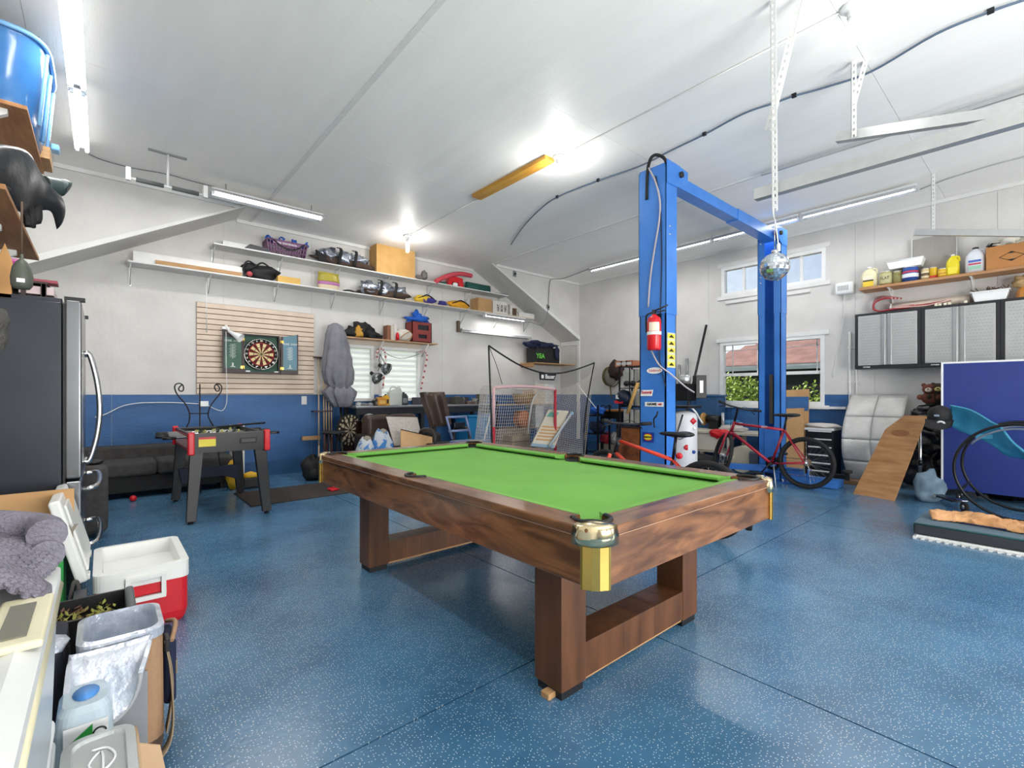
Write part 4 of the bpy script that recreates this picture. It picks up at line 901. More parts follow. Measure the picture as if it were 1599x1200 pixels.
MD = Matrix.Translation((bcx,DY + .005,bcz)) @ Matrix.Rotation(PI / 2,4,'X')
bm = BM(); lathe(bm,[(0,-.078),(.228,-.078),(.228,0),(.222,.003),(.222,-.002),(0,-.002)],48,MD,smooth=False); obj('rim',bm,mat('board_black','#15130f',.8),db)
cm = [mat('sisal_cream','#e3cd9a',.9),mat('sisal_black','#241a16',.9),mat('board_red','#9c1f2a',.8),mat('board_green','#1d6a35',.8),mat('sisal_maroon','#571d1c',.9)]
bm = BM()
def sect(r0,r1,a0,a1,mi,z=.001):
    k = 3; vs = [bm.verts.new(MD @ Vector((r0 * math.cos(a0 + (a1 - a0) * i / k),r0 * math.sin(a0 + (a1 - a0) * i / k),z))) for i in range(k + 1)] + [bm.verts.new(MD @ Vector((r1 * math.cos(a0 + (a1 - a0) * i / k),r1 * math.sin(a0 + (a1 - a0) * i / k),z))) for i in range(k,-1,-1)]
    f = bm.faces.new(vs); f.material_index = mi
for i in range(20):
    a0 = PI / 2 - PI / 20 + i * PI / 10; a1 = a0 + PI / 10; e = i % 2
    sect(.017,.097,a0,a1,4 if e == 0 else 0); sect(.097,.106,a0,a1,2 if e == 0 else 3); sect(.106,.16,a0,a1,4 if e == 0 else 0); sect(.16,.171,a0,a1,2 if e == 0 else 2)
    sect(.0075,.0165,a0,a1,3)
obj('playing_face',bm,cm,db)
bm = BM(); lathe(bm,[(0,.002),(.0075,.002)],12,MD); obj('bullseye',bm,cm[2],db)
bm = BM(); lathe(bm,[(.219,.004),(.222,.006),(.225,.004)],48,MD); obj('number_ring',bm,CHROME,db)
for i,s_ in enumerate((20,5,12,9,14,11,8,16,7,19,3,17,2,15,10,6,13,4,18,1)):
    a = PI / 2 + i * PI / 10; text('number',str(s_),.034,face_mat(MD @ Vector((.196 * math.cos(a),.196 * math.sin(a),.002)),(1,0,0),(0,0,1)),CHROME if i % 2 else mat('cream_print','#e7dcc0',.5),db,bold=.001)
for u,nm in ((387,'left'),(431.5,'right')):
    p = onY(u,580,7.70); bm = BM(); cbox(bm,(p.x,7.70,cz0 + .028),(.06,.02,.018)); one('chalk_block',bm,WHITEPL,'small white chalk block in the %s bottom corner of the dartboard cabinet' % nm,'chalk',bevel=.003)
# clip lamp on the cabinet door with its cord to the outlet
cl = thing('clip_lamp','white clip lamp on the left door of the dartboard cabinet','lamp',onY(352,514,7.62))
a,b = onY(358,518,7.60),onY(375,528,7.50); d = (b - a).normalized(); M = Matrix.Translation(a) @ d.to_track_quat('Z','Y').to_matrix().to_4x4()
bm = BM(); lathe(bm,[(0,-.02),(.02,-.01),(.024,.03),(.03,.07),(.045,.13),(.062,.19),(.06,.19),(.042,.13),(.022,.05),(0,.04)],20,M); obj('shade',bm,WHITEPL,cl)
bm = BM(); tube(bm,smoothpath([a,onY(355,513,7.6),onY(353,508,7.63),onY(350,514,7.64)],4),.01,6); cbox(bm,onY(352,513,7.64),(.09,.07,.03)); obj('clip',bm,WHITEPL,cl)
bm = BM(); tube(bm,smoothpath([onY(353,518,7.62),onY(353,560,7.62),onY(354,600,7.64),onY(354,628,7.7),onY(348,641,7.72),onY(338,640,7.74),onY(326,634,7.78)],5),.005,6); obj('cord',bm,WHITEPL,cl)
bm = BM(); p = onY(318,631,7.79); cbox(bm,(p.x,7.79,p.z),(.11,.045,.075)); one('outlet_box',bm,WHITEPL,'white outlet box on the blue wall below the slatted panel','outlet',bevel=.006)
bm = BM(); tube(bm,smoothpath([onY(u,v,7.79) for u,v in ((311,631),(270,629),(240,629),(215,630),(190,635),(165,647),(148,652))],5),.006,6); one('power_cable',bm,WHITEPL,'white cord along the blue wall from the outlet to the fridge','cord')
bm = BM(); p = onY(475,626,7.80); box(bm,(onY(471,626,7.8).x,7.80,zat(475,632,7.8)),(onY(479,626,7.8).x,YB - .008,zat(475,619,7.8))); one('wall_plate',bm,SHW,'narrow white plate on the blue wall below the slatted panel\'s right end','plate')
bm = BM(); tube(bm,[onY(322,440,7.6),onY(323,520,7.75)],.004,5); one('pull_string',bm,WHITEPL,'white string hanging from the lower shelf over the slatted panel','string')
# ================================================================ fridge, sofa, foosball and the left side
FRB = mat('fridge_graphite','#2a2d35',.36,.2,col2='#31343d',vs=3); STN = mat('stainless','#85878a',.22,.9)
fr = thing('fridge','tall graphite fridge with stainless doors seen from its side','fridge',(-.48,4.15,0))
bm = BM(); box(bm,(-.86,3.73,.03),(-.175,4.62,1.745)); obj('body',bm,FRB,fr,bevel=.008)
bm = BM(); box(bm,(-.5,3.78,1.745),(-.175,4.57,1.775)); obj('top_cover',bm,FRB,fr,bevel=.004)
for y0,y1 in ((3.735,4.172),(4.178,4.615)):
    bm = BM(); box(bm,(-.165,y0,.73),(-.09,y1,1.765)); d = obj('door',bm,STN,fr,bevel=.012,segs=3)
    bm = BM(); cbox(bm,(-.12,y0 + .03 if y0 < 4 else y1 - .03,1.773),(.09,.05,.02)); obj('hinge',bm,BLACK,fr)
    yy = 4.13 if y0 < 4 else 4.22; 
for yy in (4.10,4.25):
    bm = BM(); tube(bm,smoothpath([(-.09,yy,1.48),(-.06,yy,1.47),(-.025,yy,1.3),(-.012,yy,1.12),(-.025,yy,.95),(-.06,yy,.8),(-.09,yy,.79)],6),.015,8); obj('handle',bm,CHROME,fr)
for z0,z1 in ((.395,.715),(.06,.38)):
    bm = BM(); box(bm,(-.165,3.735,z0),(-.09,4.615,z1)); d = obj('drawer',bm,STN,fr,bevel=.012,segs=3)
    bm = BM(); tube(bm,smoothpath([(-.09,3.80,z1 - .06),(-.03,3.81,z1 - .05),(-.012,4.0,z1 - .05),(-.01,4.17,z1 - .05),(-.012,4.35,z1 - .05),(-.03,4.53,z1 - .05),(-.09,4.54,z1 - .06)],5),.014,8); obj('handle',bm,CHROME,d)
bm = BM(); box(bm,(-.17,3.728,.05),(-.16,3.735,1.74)); obj('gasket',bm,BLACK,fr)
for x in (-.8,-.25):
    for y in (3.8,4.55): bm = BM(); lathe(bm,[(0,0),(.02,0),(.02,.03),(0,.03)],10,Matrix.Translation((x,y,0))); obj('foot',bm,BLACK,fr)
bm = BM(); tube(bm,smoothpath([(-.085,4.15,1.42),(-.05,4.15,1.2),(-.06,4.15,1.05)],4),.006,5); 
bm.free()
# on the fridge
ft = thing('folding_tray','dark tray rack lying on top of the fridge','tray',(-.5,4.1,1.775))
p0,p1 = onY(12,452,4.0),onY(78,452,4.0)
bm = BM(); box(bm,(p0.x,3.85,1.86),(p1.x,4.3,1.872)); obj('top',bm,mat('dark_walnut','#3b2b2a',.5),ft)
for x in (p0.x + .02,p0.x + .16,p1.x - .1,p1.x - .02):
    bm = BM(); box(bm,(x - .01,3.86,1.776),(x + .01,4.28,1.86)); obj('upright',bm,mat('dark_walnut','#3b2b2a',.5),ft)
bm = BM(); box(bm,(p0.x + .2,3.87,1.8),(p1.x - .12,4.2,1.845)); obj('inset',bm,mat('pinkish_white','#d8c4c4',.6),ft)
pkb = thing('pink_toy_box','pink and white toy box on the fridge tray','box',(p0.x + .06,4.0,1.915))
a = onY(10,452,4.0).x
for i,(z0,z1,c) in enumerate(((1.873,1.90,'#b06a78'),(1.90,1.93,'#e8c9d4'),(1.93,1.98,'#c23a9a'),(1.98,1.995,'#d77fb8'))):
    bm = BM(); box(bm,(a,3.9,z0),(a + .09 - i * .008,4.0,z1)); obj('printed_layer',bm,mat('pink_layer_%s' % 'abcd'[i],c,.5),pkb)
bm = BM(); box(bm,(a + .1,3.88,1.873),(a + .22,4.0,1.89)); one('red_booklet',bm,mat('dusty_rose','#a04a58',.6),'small dusty red booklet pile beside the pink toy box','booklet')
# sectional sofa
SOFA = mat('sofa_charcoal','#4a4847',.9,col2='#3d3b3a',vs=14,bump=.4,bs=150); SOFD = mat('sofa_base','#242425',.8)
so = thing('corner_sofa','charcoal corner sofa behind the fridge and foosball table','sofa',(-.2,7.0,0))
def cushion_box(a,b,name='seat_cushion',m=SOFA,bv=.045): bm = BM(); box(bm,a,b); return obj(name,bm,m,so,bevel=bv,segs=4)
bm = BM(); box(bm,(-1.08,5.42,.05),(-.02,7.7,.26)); obj('base',bm,SOFD,so,bevel=.01)
bm = BM(); box(bm,(-.02,7.1,.07),(1.28,7.7,.26)); obj('base',bm,SOFD,so,bevel=.01)
cushion_box((-1.08,5.28,.04),(.04,5.5,.62),'armrest',bv=.06)
cushion_box((-.80,5.5,.26),(0,6.3,.43)); cushion_box((-.80,6.3,.26),(0,7.05,.43)); cushion_box((-.8,7.05,.26),(.5,7.55,.43)); cushion_box((.5,7.05,.26),(1.3,7.55,.43))
cushion_box((-1.1,5.5,.3),(-.8,7.7,.72),'backrest'); cushion_box((-.8,7.55,.3),(1.3,7.76,.58),'backrest')
for x,y in ((-1,5.5),(-.1,5.5),(1.2,7.2),(1.2,7.6),(-1,7.6)): bm = BM(); box(bm,(x - .03,y - .03,0),(x + .03,y + .03,.06)); obj('leg',bm,BLACK,so)
p = onZ(207,774,.05); bm = BM(); ball(bm,(p.x,p.y - .12,.035),(.035,.035,.035),2); one('red_ball',bm,REDP,'small red ball on the floor in front of the sofa','ball')
q = onY(142,716,5.35); bm = BM(); ball(bm,(.0 - .05,5.39,.64),(.06,.05,.022),2,.4,2,3,.622); one('black_remote',bm,BLACK,'small black controller on the sofa armrest','controller')
# foosball table
fo = thing('foosball_table','black foosball table with red corners and splayed legs','game table',(.93,5.95,0)); FB_ = mat('foos_black','#232326',.4); FBT = mat('foos_top','#4a4445',.4)
x0,x1,y0,y1 = .63,1.28,5.33,6.58; z0,z1 = .66,.835
for a,b in (((x0,y0),(x1,y0 + .03)),((x0,y1 - .03),(x1,y1)),((x0,y0 + .03),(x0 + .03,y1 - .03)),((x1 - .03,y0 + .03),(x1,y1 - .03))):
    bm = BM(); box(bm,(a[0],a[1],z0),(b[0],b[1],z1)); obj('side_panel',bm,FB_,fo)
bm = BM(); box(bm,(x0 + .03,y0 + .03,z0),(x1 - .03,y1 - .03,z0 + .08)); obj('playing_field',bm,mat('field_green','#5c8a58',.5),fo)
bm = BM(); box(bm,(x0 + .001,y0 + .03,z1),(x1 - .001,y0 + .12,z1 + .006)); obj('end_shelf',bm,FBT,fo)
bm = BM(); box(bm,(x0 + .001,y1 - .12,z1),(x1 - .001,y1 - .03,z1 + .006)); obj('end_shelf',bm,FBT,fo)
for x in (x0,x1):
    for y in (y0,y1): bm = BM(); cbox(bm,(x,y,(z0 + z1) / 2 + .005),(.055,.055,z1 - z0 + .04)); obj('corner_cap',bm,REDP,fo,bevel=.012,segs=3)
RG = mat('red_graphic','#a61f2c',.35); GG = mat('grey_graphic','#b8b4b0',.35)
bm = BM(); box(bm,(x0 - .003,y0 + .03,z0 + .01),(x0,y1 - .03,z1 - .01)); sp_ = obj('side_graphic',bm,RG,fo)
bm = BM()
for i in range(18):
    y = y0 + .1 + i * .06; prism(bm,[(y,z0 + .03),(y + .03,z0 + .05 + .02 * (i % 3)),(y + .045,z0 + .12 - .02 * (i % 2)),(y + .012,z0 + .09)],x0 - .005,x0 - .003,'X')
obj('graphic_splash',bm,GG,fo,kind='stuff')
for z in (z0 + .02,): bm = BM(); box(bm,(x0 + .06,y0 - .003,z0 + .06),(x0 + .2,y0,z0 + .13)); obj('warning_label',bm,SY,fo); bm = BM(); box(bm,(x0 + .06,y0 - .004,z0 + .13),(x0 + .2,y0,z0 + .15)); obj('warning_label',bm,SR,fo)
bm = BM(); cbox(bm,(x1 - .17,y0 - .004,z0 + .1),(.15,.012,.055)); obj('ball_return',bm,BLACK,fo,bevel=.004)
bm = BM(); cbox(bm,(x1 - .17,y0 - .011,z0 + .098),(.12,.004,.03)); obj('ball_return_mouth',bm,mat('recess_dark','#5c5a58',.7),fo)
for i in range(8):
    y = y0 + .2 + i * .122; out = (.2,.2,.24,.16,.22,.22,.2,.18)[i]; s = 1 if i % 2 else -1
    xe0,xe1 = x0 - (out if s < 0 else .12),x1 + (out if s > 0 else .14)
    bm = BM(); tube(bm,[(xe0,y,.80),(xe1,y,.80)],.008,8); r_ = obj('rod',bm,CHROME,fo)
    bm = BM(); e = xe0 if s < 0 else xe1; tube(bm,[(e - s * .0,y,.80),(e + s * -.1,y,.80)],.015,8); obj('handle',bm,BLACK,r_)
    for k in range(3 if i % 3 else 2):
        bm = BM(); x = x0 + .16 + k * .16 + .03 * (i % 2); cbox(bm,(x,y,.80),(.024,.02,.05)); prism(bm,[(-.012,-.075),(.012,-.075),(.01,-.02),(-.01,-.02)],-.008,.008,'Y',Matrix.Translation((x,y,.80))); ball(bm,(x,y,.836),(.011,.011,.012),1)
        obj('player',bm,mat('player_yellow','#c9c27a',.5) if (i // 2) % 2 else mat('player_dark','#3c4a40',.5),r_)
for x,y,sx_,sy_ in ((x0 + .05,y0 + .06,-1,-1),(x1 - .05,y0 + .06,1,-1),(x0 + .05,y1 - .06,-1,1),(x1 - .05,y1 - .06,1,1)):
    bm = BM(); a = [(x - .055,y - .03),(x + .055,y - .03),(x + .055,y + .03),(x - .055,y + .03)]
    dx,dy = sx_ * .05,sy_ * .05
    T = [bm.verts.new((p[0],p[1],z0)) for p in a]; B = [bm.verts.new((p[0] + dx + (-.015 if p[0] > x else .015),p[1] + dy,.025)) for p in a]
    bm.faces.new(T); bm.faces.new(B[::-1])
    for i in range(4): bm.faces.new((T[i],T[(i + 1) % 4],B[(i + 1) % 4],B[i]))
    obj('leg',bm,FB_,fo,bevel=.004)
    bm = BM(); lathe(bm,[(0,0),(.022,0),(.022,.015),(.008,.018),(.008,.03),(0,.03)],12,Matrix.Translation((x + dx,y + dy,0))); obj('levelling_foot',bm,RUB,fo)
bm = BM(); prism(bm,[(x0 + .02,.38),(x1 - .02,.38),(x1 - .05,.2),(x1 - .2,.26),(x0 + .2,.26),(x0 + .05,.2)],y1 - .12,y1 - .1,'Y'); obj('end_stretcher',bm,mat('foos_navy','#17203a',.6),fo)
# paddle and stick on the table, red knob
bm = BM(); tube(bm,smoothpath([(.80,5.75,.872),(1.0,5.9,.872),(1.2,6.1,.872),(1.5,6.35,.872)],3),.012,6); ball(bm,(.78,5.72,.875),(.13,.07,.016),3); one('paddle',bm,BLACK,'black paddle lying across the foosball table','paddle')
# wrought-iron scroll stand behind the foosball table
ir = thing('iron_scroll_stand','black wrought iron stand with two curled scrolls by the wall','stand',(1.02,7.0,0)); IRN = mat('wrought_iron','#2b2526',.5,.5); YI = 6.95
def ip(u,v): return onY(u,v,YI)
for s,pts in ((0,((286,601),(283,602),(279,607),(281,611),(286,610),(286,603),(281,599),(274,601),(273,608),(278,618),(290,632),(296,646),(295,660),(292,666),(285,690))),
               (1,((336,601),(340,602),(343,607),(341,611),(337,610),(335,604),(339,600),(345,602),(346,609),(341,618),(330,632),(325,646),(327,655),(334,668),(342,690)))):
    bm = BM(); tube(bm,smoothpath([ip(u,v) for u,v in pts],4),.008,6); obj('scroll',bm,IRN,ir)
    e = ip(*pts[-1]); bm = BM(); tube(bm,smoothpath([e,(e.x,YI,.4),(e.x + (-.1 if s == 0 else .1),YI,.01)],4),.008,6); obj('leg',bm,IRN,ir)
bm = BM(); tube(bm,[ip(312,600),(ip(312,600).x,YI,.4),(ip(312,600).x,YI - .1,.01)],.008,6); obj('post',bm,IRN,ir)
bm = BM(); tube(bm,[ip(296,646),ip(325,646)],.007,6); obj('crossbar',bm,IRN,ir)
# bag of salt/sand, yellow tool, mat, backpack, rope
bgd = thing('soil_bag','white and green printed paper sack behind the foosball table','sack',(1.72,7.5,0)); a,b = onY(362,700,7.3),onY(382,700,7.3)
for z0_,z1_,c in ((0,.45,'#d8d8d0'),(.45,.58,'#3d9b55'),(.58,.80,'#e2e2da')):
    bm = BM(); box(bm,(a.x,7.3,z0_),(b.x,7.48,z1_)); obj('printed_band',bm,mat('sack_' + {'#d8d8d0': 'pale','#3d9b55': 'green','#e2e2da': 'cream'}[c],c,.6),bgd,bevel=.004)
text('lettering','salt',.07,face_mat(((a.x + b.x) / 2,7.298,.515),(1,0,0),(0,0,1)),SW,bgd)
text('lettering','ice melter',.03,face_mat(((a.x + b.x) / 2,7.298,.36),(1,0,0),(0,0,1)),SB,bgd)
yt = thing('yellow_tool','yellow and black power tool on the floor beside the paper sack','tool',(1.55,7.1,0)); p = onZ(365,765,0)
bm = BM(); ball(bm,(p.x,p.y,.2),(.09,.07,.2),3,.25,2,4,0); obj('body',bm,mat('tool_yellow','#e5b428',.5),yt)
bm = BM(); cbox(bm,(p.x + .19,p.y,.07),(.2,.14,.14)); obj('battery_case',bm,BLACK,yt,bevel=.02)
bm = BM(); ball(bm,(p.x + .2,p.y,.16),(.1,.06,.05),2,.4,2,6); obj('handle',bm,mat('tool_yellow','#e5b428',.5),yt)
q = [onZ(365,770,0),onZ(390,790,0),onZ(538,768,0),onZ(500,752,0)]
mx0,my0,mx1,my1 = q[0].x,onZ(392,790,0).y,onZ(515,770,0).x,onZ(500,752,0).y
bm = BM(); box(bm,(1.22,5.72,0),(2.35,6.62,.012)); dm = one('door_mat',bm,mat('coir_brown','#4a423f',.95,col2='#37302f',vs=30,bump=.8,bs=90),'dark brown rectangular mat on the floor before the wall','mat',bevel=.004)
p = onZ(481,751,0); bp_ = thing('backpack','small black backpack on the floor at the pool table\'s far left corner','backpack',(p.x + .05,p.y,0))
bm = BM(); ball(bm,(p.x + .06,p.y,.17),(.15,.11,.19),3,.25,1.8,8,0); obj('shell',bm,BAGB,bp_)
bm = BM(); tube(bm,smoothpath([(p.x + .0,p.y - .05,.33),(p.x + .05,p.y - .06,.38),(p.x + .1,p.y - .05,.33)],4),.01,6); obj('handle',bm,BAGB,bp_)
bm = BM(); ball(bm,(p.x + .06,p.y - .09,.11),(.09,.04,.08),2,.2,2,4); obj('pocket',bm,BAGB,bp_)
p = onZ(525,766,0); bm = BM(); M = Matrix.Translation((p.x,p.y,0)) @ Matrix.Rotation(.5,4,'Z'); prism(bm,[(-.15,-.06),(.12,-.08),(.15,.05),(-.08,.08)],.012,.04,'Z',M); one('red_scoop',bm,REDP,'flat red plastic scoop on the floor under the pool table\'s end','scoop',bevel=.012)
bm = BM(); p = onY(495,700,7.75); box(bm,(onY(472,700,7.72).x,7.70,.5),(onY(500,700,7.72).x,7.76,.56)); one('wood_offcut',bm,WOOD,'short pale wood offcut on the blue wall beside the cue sticks','wood')
# pool cues against the wall
CUE = mat('cue_maple','#d8b98c',.35); CUD = mat('cue_butt','#6e3320',.35)
cr = thing('cue_rack','small wall rack board for the cue sticks','rack',(2.75,7.78,2.0)); a,b = onY(492,558,7.74),onY(504,558,7.74)
bm = BM(); cbox(bm,((a.x + b.x) / 2,7.765,a.z),(.16,.09,.015)); obj('top_board',bm,MAH,cr)
bm = BM(); cbox(bm,((a.x + b.x) / 2 + .05,7.74,.95),(.3,.14,.02)); obj('lower_board',bm,MAH,cr)
for i,(ub,vt,ut,lab) in enumerate(((498,559,497.5,'tallest pale cue stick at the left of the row'),(507,583,505,'second pale cue stick right of the tallest'),(511,583,508.5,'middle cue stick with a reddish butt'),(515,588,513,'fourth cue stick leaning beside the umbrella'),(519,610,517,'shortest cue stick beside the umbrella'))):
    t = thing('cue_stick',lab,'cue',(0,0,0),0,'cue sticks by the wall'); yb = 7.62; base = onY(ub,700,yb); base.z = .0 if i == 0 else .12; top = onY(ut,vt,7.74)
    if i > 0: base.z = 0.0
    t.location = base; k = .55 if i else .3; mid = base.lerp(top,k * .75)
    bm = BM(); tube(bm,[base,mid],[.014,.011],8); obj('butt',bm,CUD if i else CUE,t); bm = BM(); tube(bm,[mid,top],[.011,.0065],8); obj('shaft',bm,CUE,t)
# ================================================================ around the back windows: umbrella, small shelf, workbench
um = thing('patio_umbrella','closed grey patio umbrella standing upright left of the back windows','umbrella',(onY(530,700,7.45).x,7.45,0)); UC = mat('umbrella_grey','#85858c',.85,col2='#74747c',bump=.5,bs=18)
uy = 7.45
def ur(px): return px * onY(528,600,uy).length and px * (uy / ray(528)[1]) / FPX
prof = [(505,4),(509,13),(521,18),(523,19),(540,22),(560,26),(580,28),(592,26),(600,21),(603,17),(606,20),(612,27),(618,25),(628,19),(636,15)]
cxs = [(505,524),(523,525),(560,527),(590,529),(603,530),(612,530),(636,534)]
def cxa(v):
    for (a,ua),(b,ub) in zip(cxs,cxs[1:]):
        if a <= v <= b: return ua + (ub - ua) * (v - a) / (b - a)
    return 530
bm = BM(); rings = []; n_ = 72
for v,w in prof:
    c = onY(cxa(v),v,uy); r = ur(w) * .84; ring = []
    for j in range(n_):
        a = 2 * PI * j / n_; tw = (v - 505) * .012; fold = 1 + (.10 if 525 < v < 598 else .04 if v <= 525 else .22) * (1 - 2 * abs(math.sin(4.5 * a + tw * (3 if v < 600 else 0)))) + .05 * math.sin(3 * a + tw)
        ring.append(bm.verts.new((c.x + r * fold * math.cos(a),c.y + r * .7 * fold * math.sin(a),c.z)))
    rings.append(ring)
for a,b in zip(rings,rings[1:]):
    for j in range(n_): bm.faces.new((a[j],a[(j + 1) % n_],b[(j + 1) % n_],b[j])).smooth = True
bm.faces.new(rings[0]); bm.faces.new(rings[-1][::-1]); obj('canopy',bm,UC,um)
bm = BM(); c = onY(530,604,uy); lathe(bm,[(ur(15),c.z - .03),(ur(16.5),c.z),(ur(15),c.z + .03)],20,Matrix.Translation((c.x,c.y,0)) @ Matrix.Diagonal((1,.75,1,1))); obj('tie_band',bm,mat('umbrella_band','#6a6a72',.8),um)
bm = BM(); a = onY(532,640,uy); tube(bm,[(a.x + .02,uy,.03),(a.x,uy,a.z + .1)],.019,10); obj('pole',bm,BLKM,um)
bm = BM(); lathe(bm,[(0,0),(.15,0),(.15,.02),(.05,.05),(.03,.15),(0,.15)],24,Matrix.Translation((a.x + .02,uy,0))); obj('base',bm,BLKM,um)
# black stool
st = thing('bar_stool','small black wooden stool with a round seat beside the cue sticks','stool',(3.05,7.05,0)); p = onY(521,674,6.75)
bm = BM(); lathe(bm,[(0,p.z - .035),(.16,p.z - .03),(.165,p.z - .01),(.15,p.z),(0,p.z - .006)],24,Matrix.Translation((p.x,6.75,0))); obj('seat',bm,BLACK,st)
for i in range(4):
    a = PI / 4 + i * PI / 2; bm = BM(); tube(bm,[(p.x + .10 * math.cos(a),6.75 + .10 * math.sin(a),p.z - .03),(p.x + .17 * math.cos(a),6.75 + .17 * math.sin(a),0)],[.017,.013],8); obj('leg',bm,BLACK,st)
    b = a + PI / 2; bm = BM(); z = .35 - .05 * (i % 2); k = .10 + .07 * (1 - z / p.z); tube(bm,[(p.x + k * math.cos(a),6.75 + k * math.sin(a),z),(p.x + k * math.cos(b),6.75 + k * math.sin(b),z)],.009,6); obj('rung',bm,BLACK,st)
# second dartboard cabinet/cabinet on the floor
oc = thing('wooden_cabinet','dark reddish wooden cabinet on the floor with a dartboard on its door','cabinet',(3.7,7.3,0)); a,b = onY(551,660,7.2),onY(580,660,7.2)
bm = BM(); box(bm,(a.x,7.2,.05),(b.x,7.6,a.z)); obj('body',bm,mat('dark_cherry','#3a2119',.4,col2='#2a1610',vs=3),oc,bevel=.005)
bm = BM(); box(bm,(a.x - .02,7.18,a.z),(b.x + .02,7.62,a.z + .02)); obj('top',bm,mat('dark_cherry','#3a2119',.4),oc)
M2 = face_mat((onY(542.5,670,7.2).x + .02,7.15,onY(542,670,7.2).z - .02),(.8,.35,0),(0,0,1)); bm = BM(); lathe(bm,[(0,-.03),(.25,-.03),(.25,0),(0,0)],32,M2,smooth=False); obj('board_disc',bm,mat('board_black','#15130f',.8),oc)
bm = BM()
for i in range(20):
    a0 = i * PI / 10; a1 = a0 + PI / 10
    for r0,r1 in ((.02,.12),(.135,.19)):
        f = bm.faces.new([bm.verts.new(M2 @ Vector((r * math.cos(t_),r * math.sin(t_),.003))) for r,t_ in ((r0,a0),(r0,a1),(r1,a1),(r1,a0))]); f.material_index = i % 2
    f = bm.faces.new([bm.verts.new(M2 @ Vector((r * math.cos(t_),r * math.sin(t_),.003))) for r,t_ in ((.2,a0 + .08),(.2,a1 - .08),(.235,a1 - .1),(.235,a0 + .1))]); f.material_index = 0
obj('board_sectors',bm,[mat('sisal_grey','#b7aa90',.9),mat('sisal_black','#241a16',.9)],oc)
for dx in (a.x + .04,b.x - .04):
    bm = BM(); box(bm,(dx - .02,7.22,0),(dx + .02,7.58,.05)); obj('foot',bm,BLACK,oc)
# shelf over the windows
ws = thing('window_shelf','raw pine shelf on white brackets above the two back windows','shelf',(4.4,YB - .008,2.12)); a,b = onY(538,524,7.55),onY(684,531,7.55); zs = a.z - .01
bm = BM(); box(bm,(a.x,7.55,zs - .02),(b.x,YB - .009,zs)); obj('board',bm,mat('pale_pine','#cfa884',.6,col2='#b98e69',vs=4,stretch=(1,6,6)),ws,bevel=.002)
bm = BM(); box(bm,(a.x + .05,YB - .04,zs - .1),(b.x - .25,YB - .009,zs - .021)); obj('ledger',bm,mat('painted_pine','#d8ccbf',.6),ws)
for u in (598,668):
    x = onY(u,540,7.6).x; bm = BM(); tube(bm,[(x,7.58,zs - .026),(x - .0,YB - .012,zs - .24)],.011,6); box(bm,(x - .012,7.57,zs - .027),(x + .012,YB - .01,zs - .021)); obj('bracket',bm,TRIMW,ws)
Y6 = 7.62
def x6(u): return onY(u,600,Y6).x
gb = thing('tool_pouch','black and gold crumpled glove pile at the left end of the window shelf','gloves',(x6(564),Y6,zs))
for i,(u,w,h,c,s) in enumerate(((552,.14,.09,'b',1),(566,.16,.14,'b',2),(580,.12,.07,'b',3),(557,.07,.1,'g',4),(590,.07,.05,'b',6))):
    bm = BM(); ball(bm,(x6(u),Y6 + .02 * (i % 2) - (.06 if c == 'g' else 0),zs + h * .8),(w,.08,h),3,.7,1.8,s,zs + .002); obj('glove' if c == 'b' else 'gold_patch',bm,BAGB if c == 'b' else mat('gold_leather','#c9962e',.5),gb)
bb = thing('book_pair','brown and red-white cartons standing left of the white gloves','carton',(x6(610),Y6,zs))
for u0,u1,h,c in ((602.5,608,.25,'#8a5a44'),(608.5,613,.25,'#c9c4b4'),(613.5,618,.27,'#ded9d6')):
    bm = BM(); box(bm,(x6(u0),Y6 - .05,zs),(x6(u1),Y6 + .1,zs + h)); obj('spine',bm,mat('spine' + c[1:],c,.6),bb,bevel=.003)
bm = BM(); lathe(bm,[(0,zs),(.03,zs),(.03,zs + .08),(.015,zs + .13),(0,zs + .135)],12,Matrix.Translation((x6(616.5),Y6 - .1,0))); one('red_bottle',bm,REDP,'small red bottle in front of the cartons on the window shelf','bottle')
wg = thing('white_helmet','white helmet on the window shelf between the cartons and the red box','helmet',(x6(631),Y6,zs))
bm = BM(); ball(bm,(x6(630),Y6,zs + .1),(.17,.11,.12),3,.15,2,3,zs + .003); obj('shell',bm,mat('cream_white','#d8d0c6',.5),wg)
bm = BM(); tube(bm,smoothpath([(x6(622),Y6 - .09,zs + .05),(x6(628),Y6 - .125,zs + .12),(x6(636),Y6 - .11,zs + .17)],4),.01,6); tube(bm,smoothpath([(x6(630),Y6 - .12,zs + .02),(x6(637),Y6 - .11,zs + .06),(x6(640),Y6 - .09,zs + .13)],4),.008,6); obj('trim',bm,mat('tan_trim','#b98e62',.6),wg)
rb = thing('red_crate','dark red plastic crate on the window shelf under a blue cloth','crate',(x6(655),Y6,zs)); RC = mat('crate_maroon','#86332f',.5)
cx0_,cx1_ = x6(640),x6(670.5); ch_ = .36
bm = BM(); box(bm,(cx0_,Y6 - .08,zs),(cx0_ + .014,Y6 + .16,zs + ch_)); box(bm,(cx1_ - .014,Y6 - .08,zs),(cx1_,Y6 + .16,zs + ch_)); box(bm,(cx0_,Y6 + .146,zs),(cx1_,Y6 + .16,zs + ch_)); box(bm,(cx0_,Y6 - .08,zs),(cx1_,Y6 + .16,zs + .012))
fx_,fz = (cx0_,cx0_ + .12,cx1_ - .07,cx1_),(zs,zs + .06,zs + .14,zs + .22,zs + .32,zs + ch_)
for r in rects_minus((cx0_,zs),(cx1_,zs + ch_),[(cx0_ + .12,zs + .22,cx1_ - .06,zs + .31),(cx0_ + .13,zs + .07,cx1_ - .1,zs + .14)]): box(bm,(r[0],Y6 - .08,r[1]),(r[2],Y6 - .066,r[3]))
obj('body',bm,RC,rb)
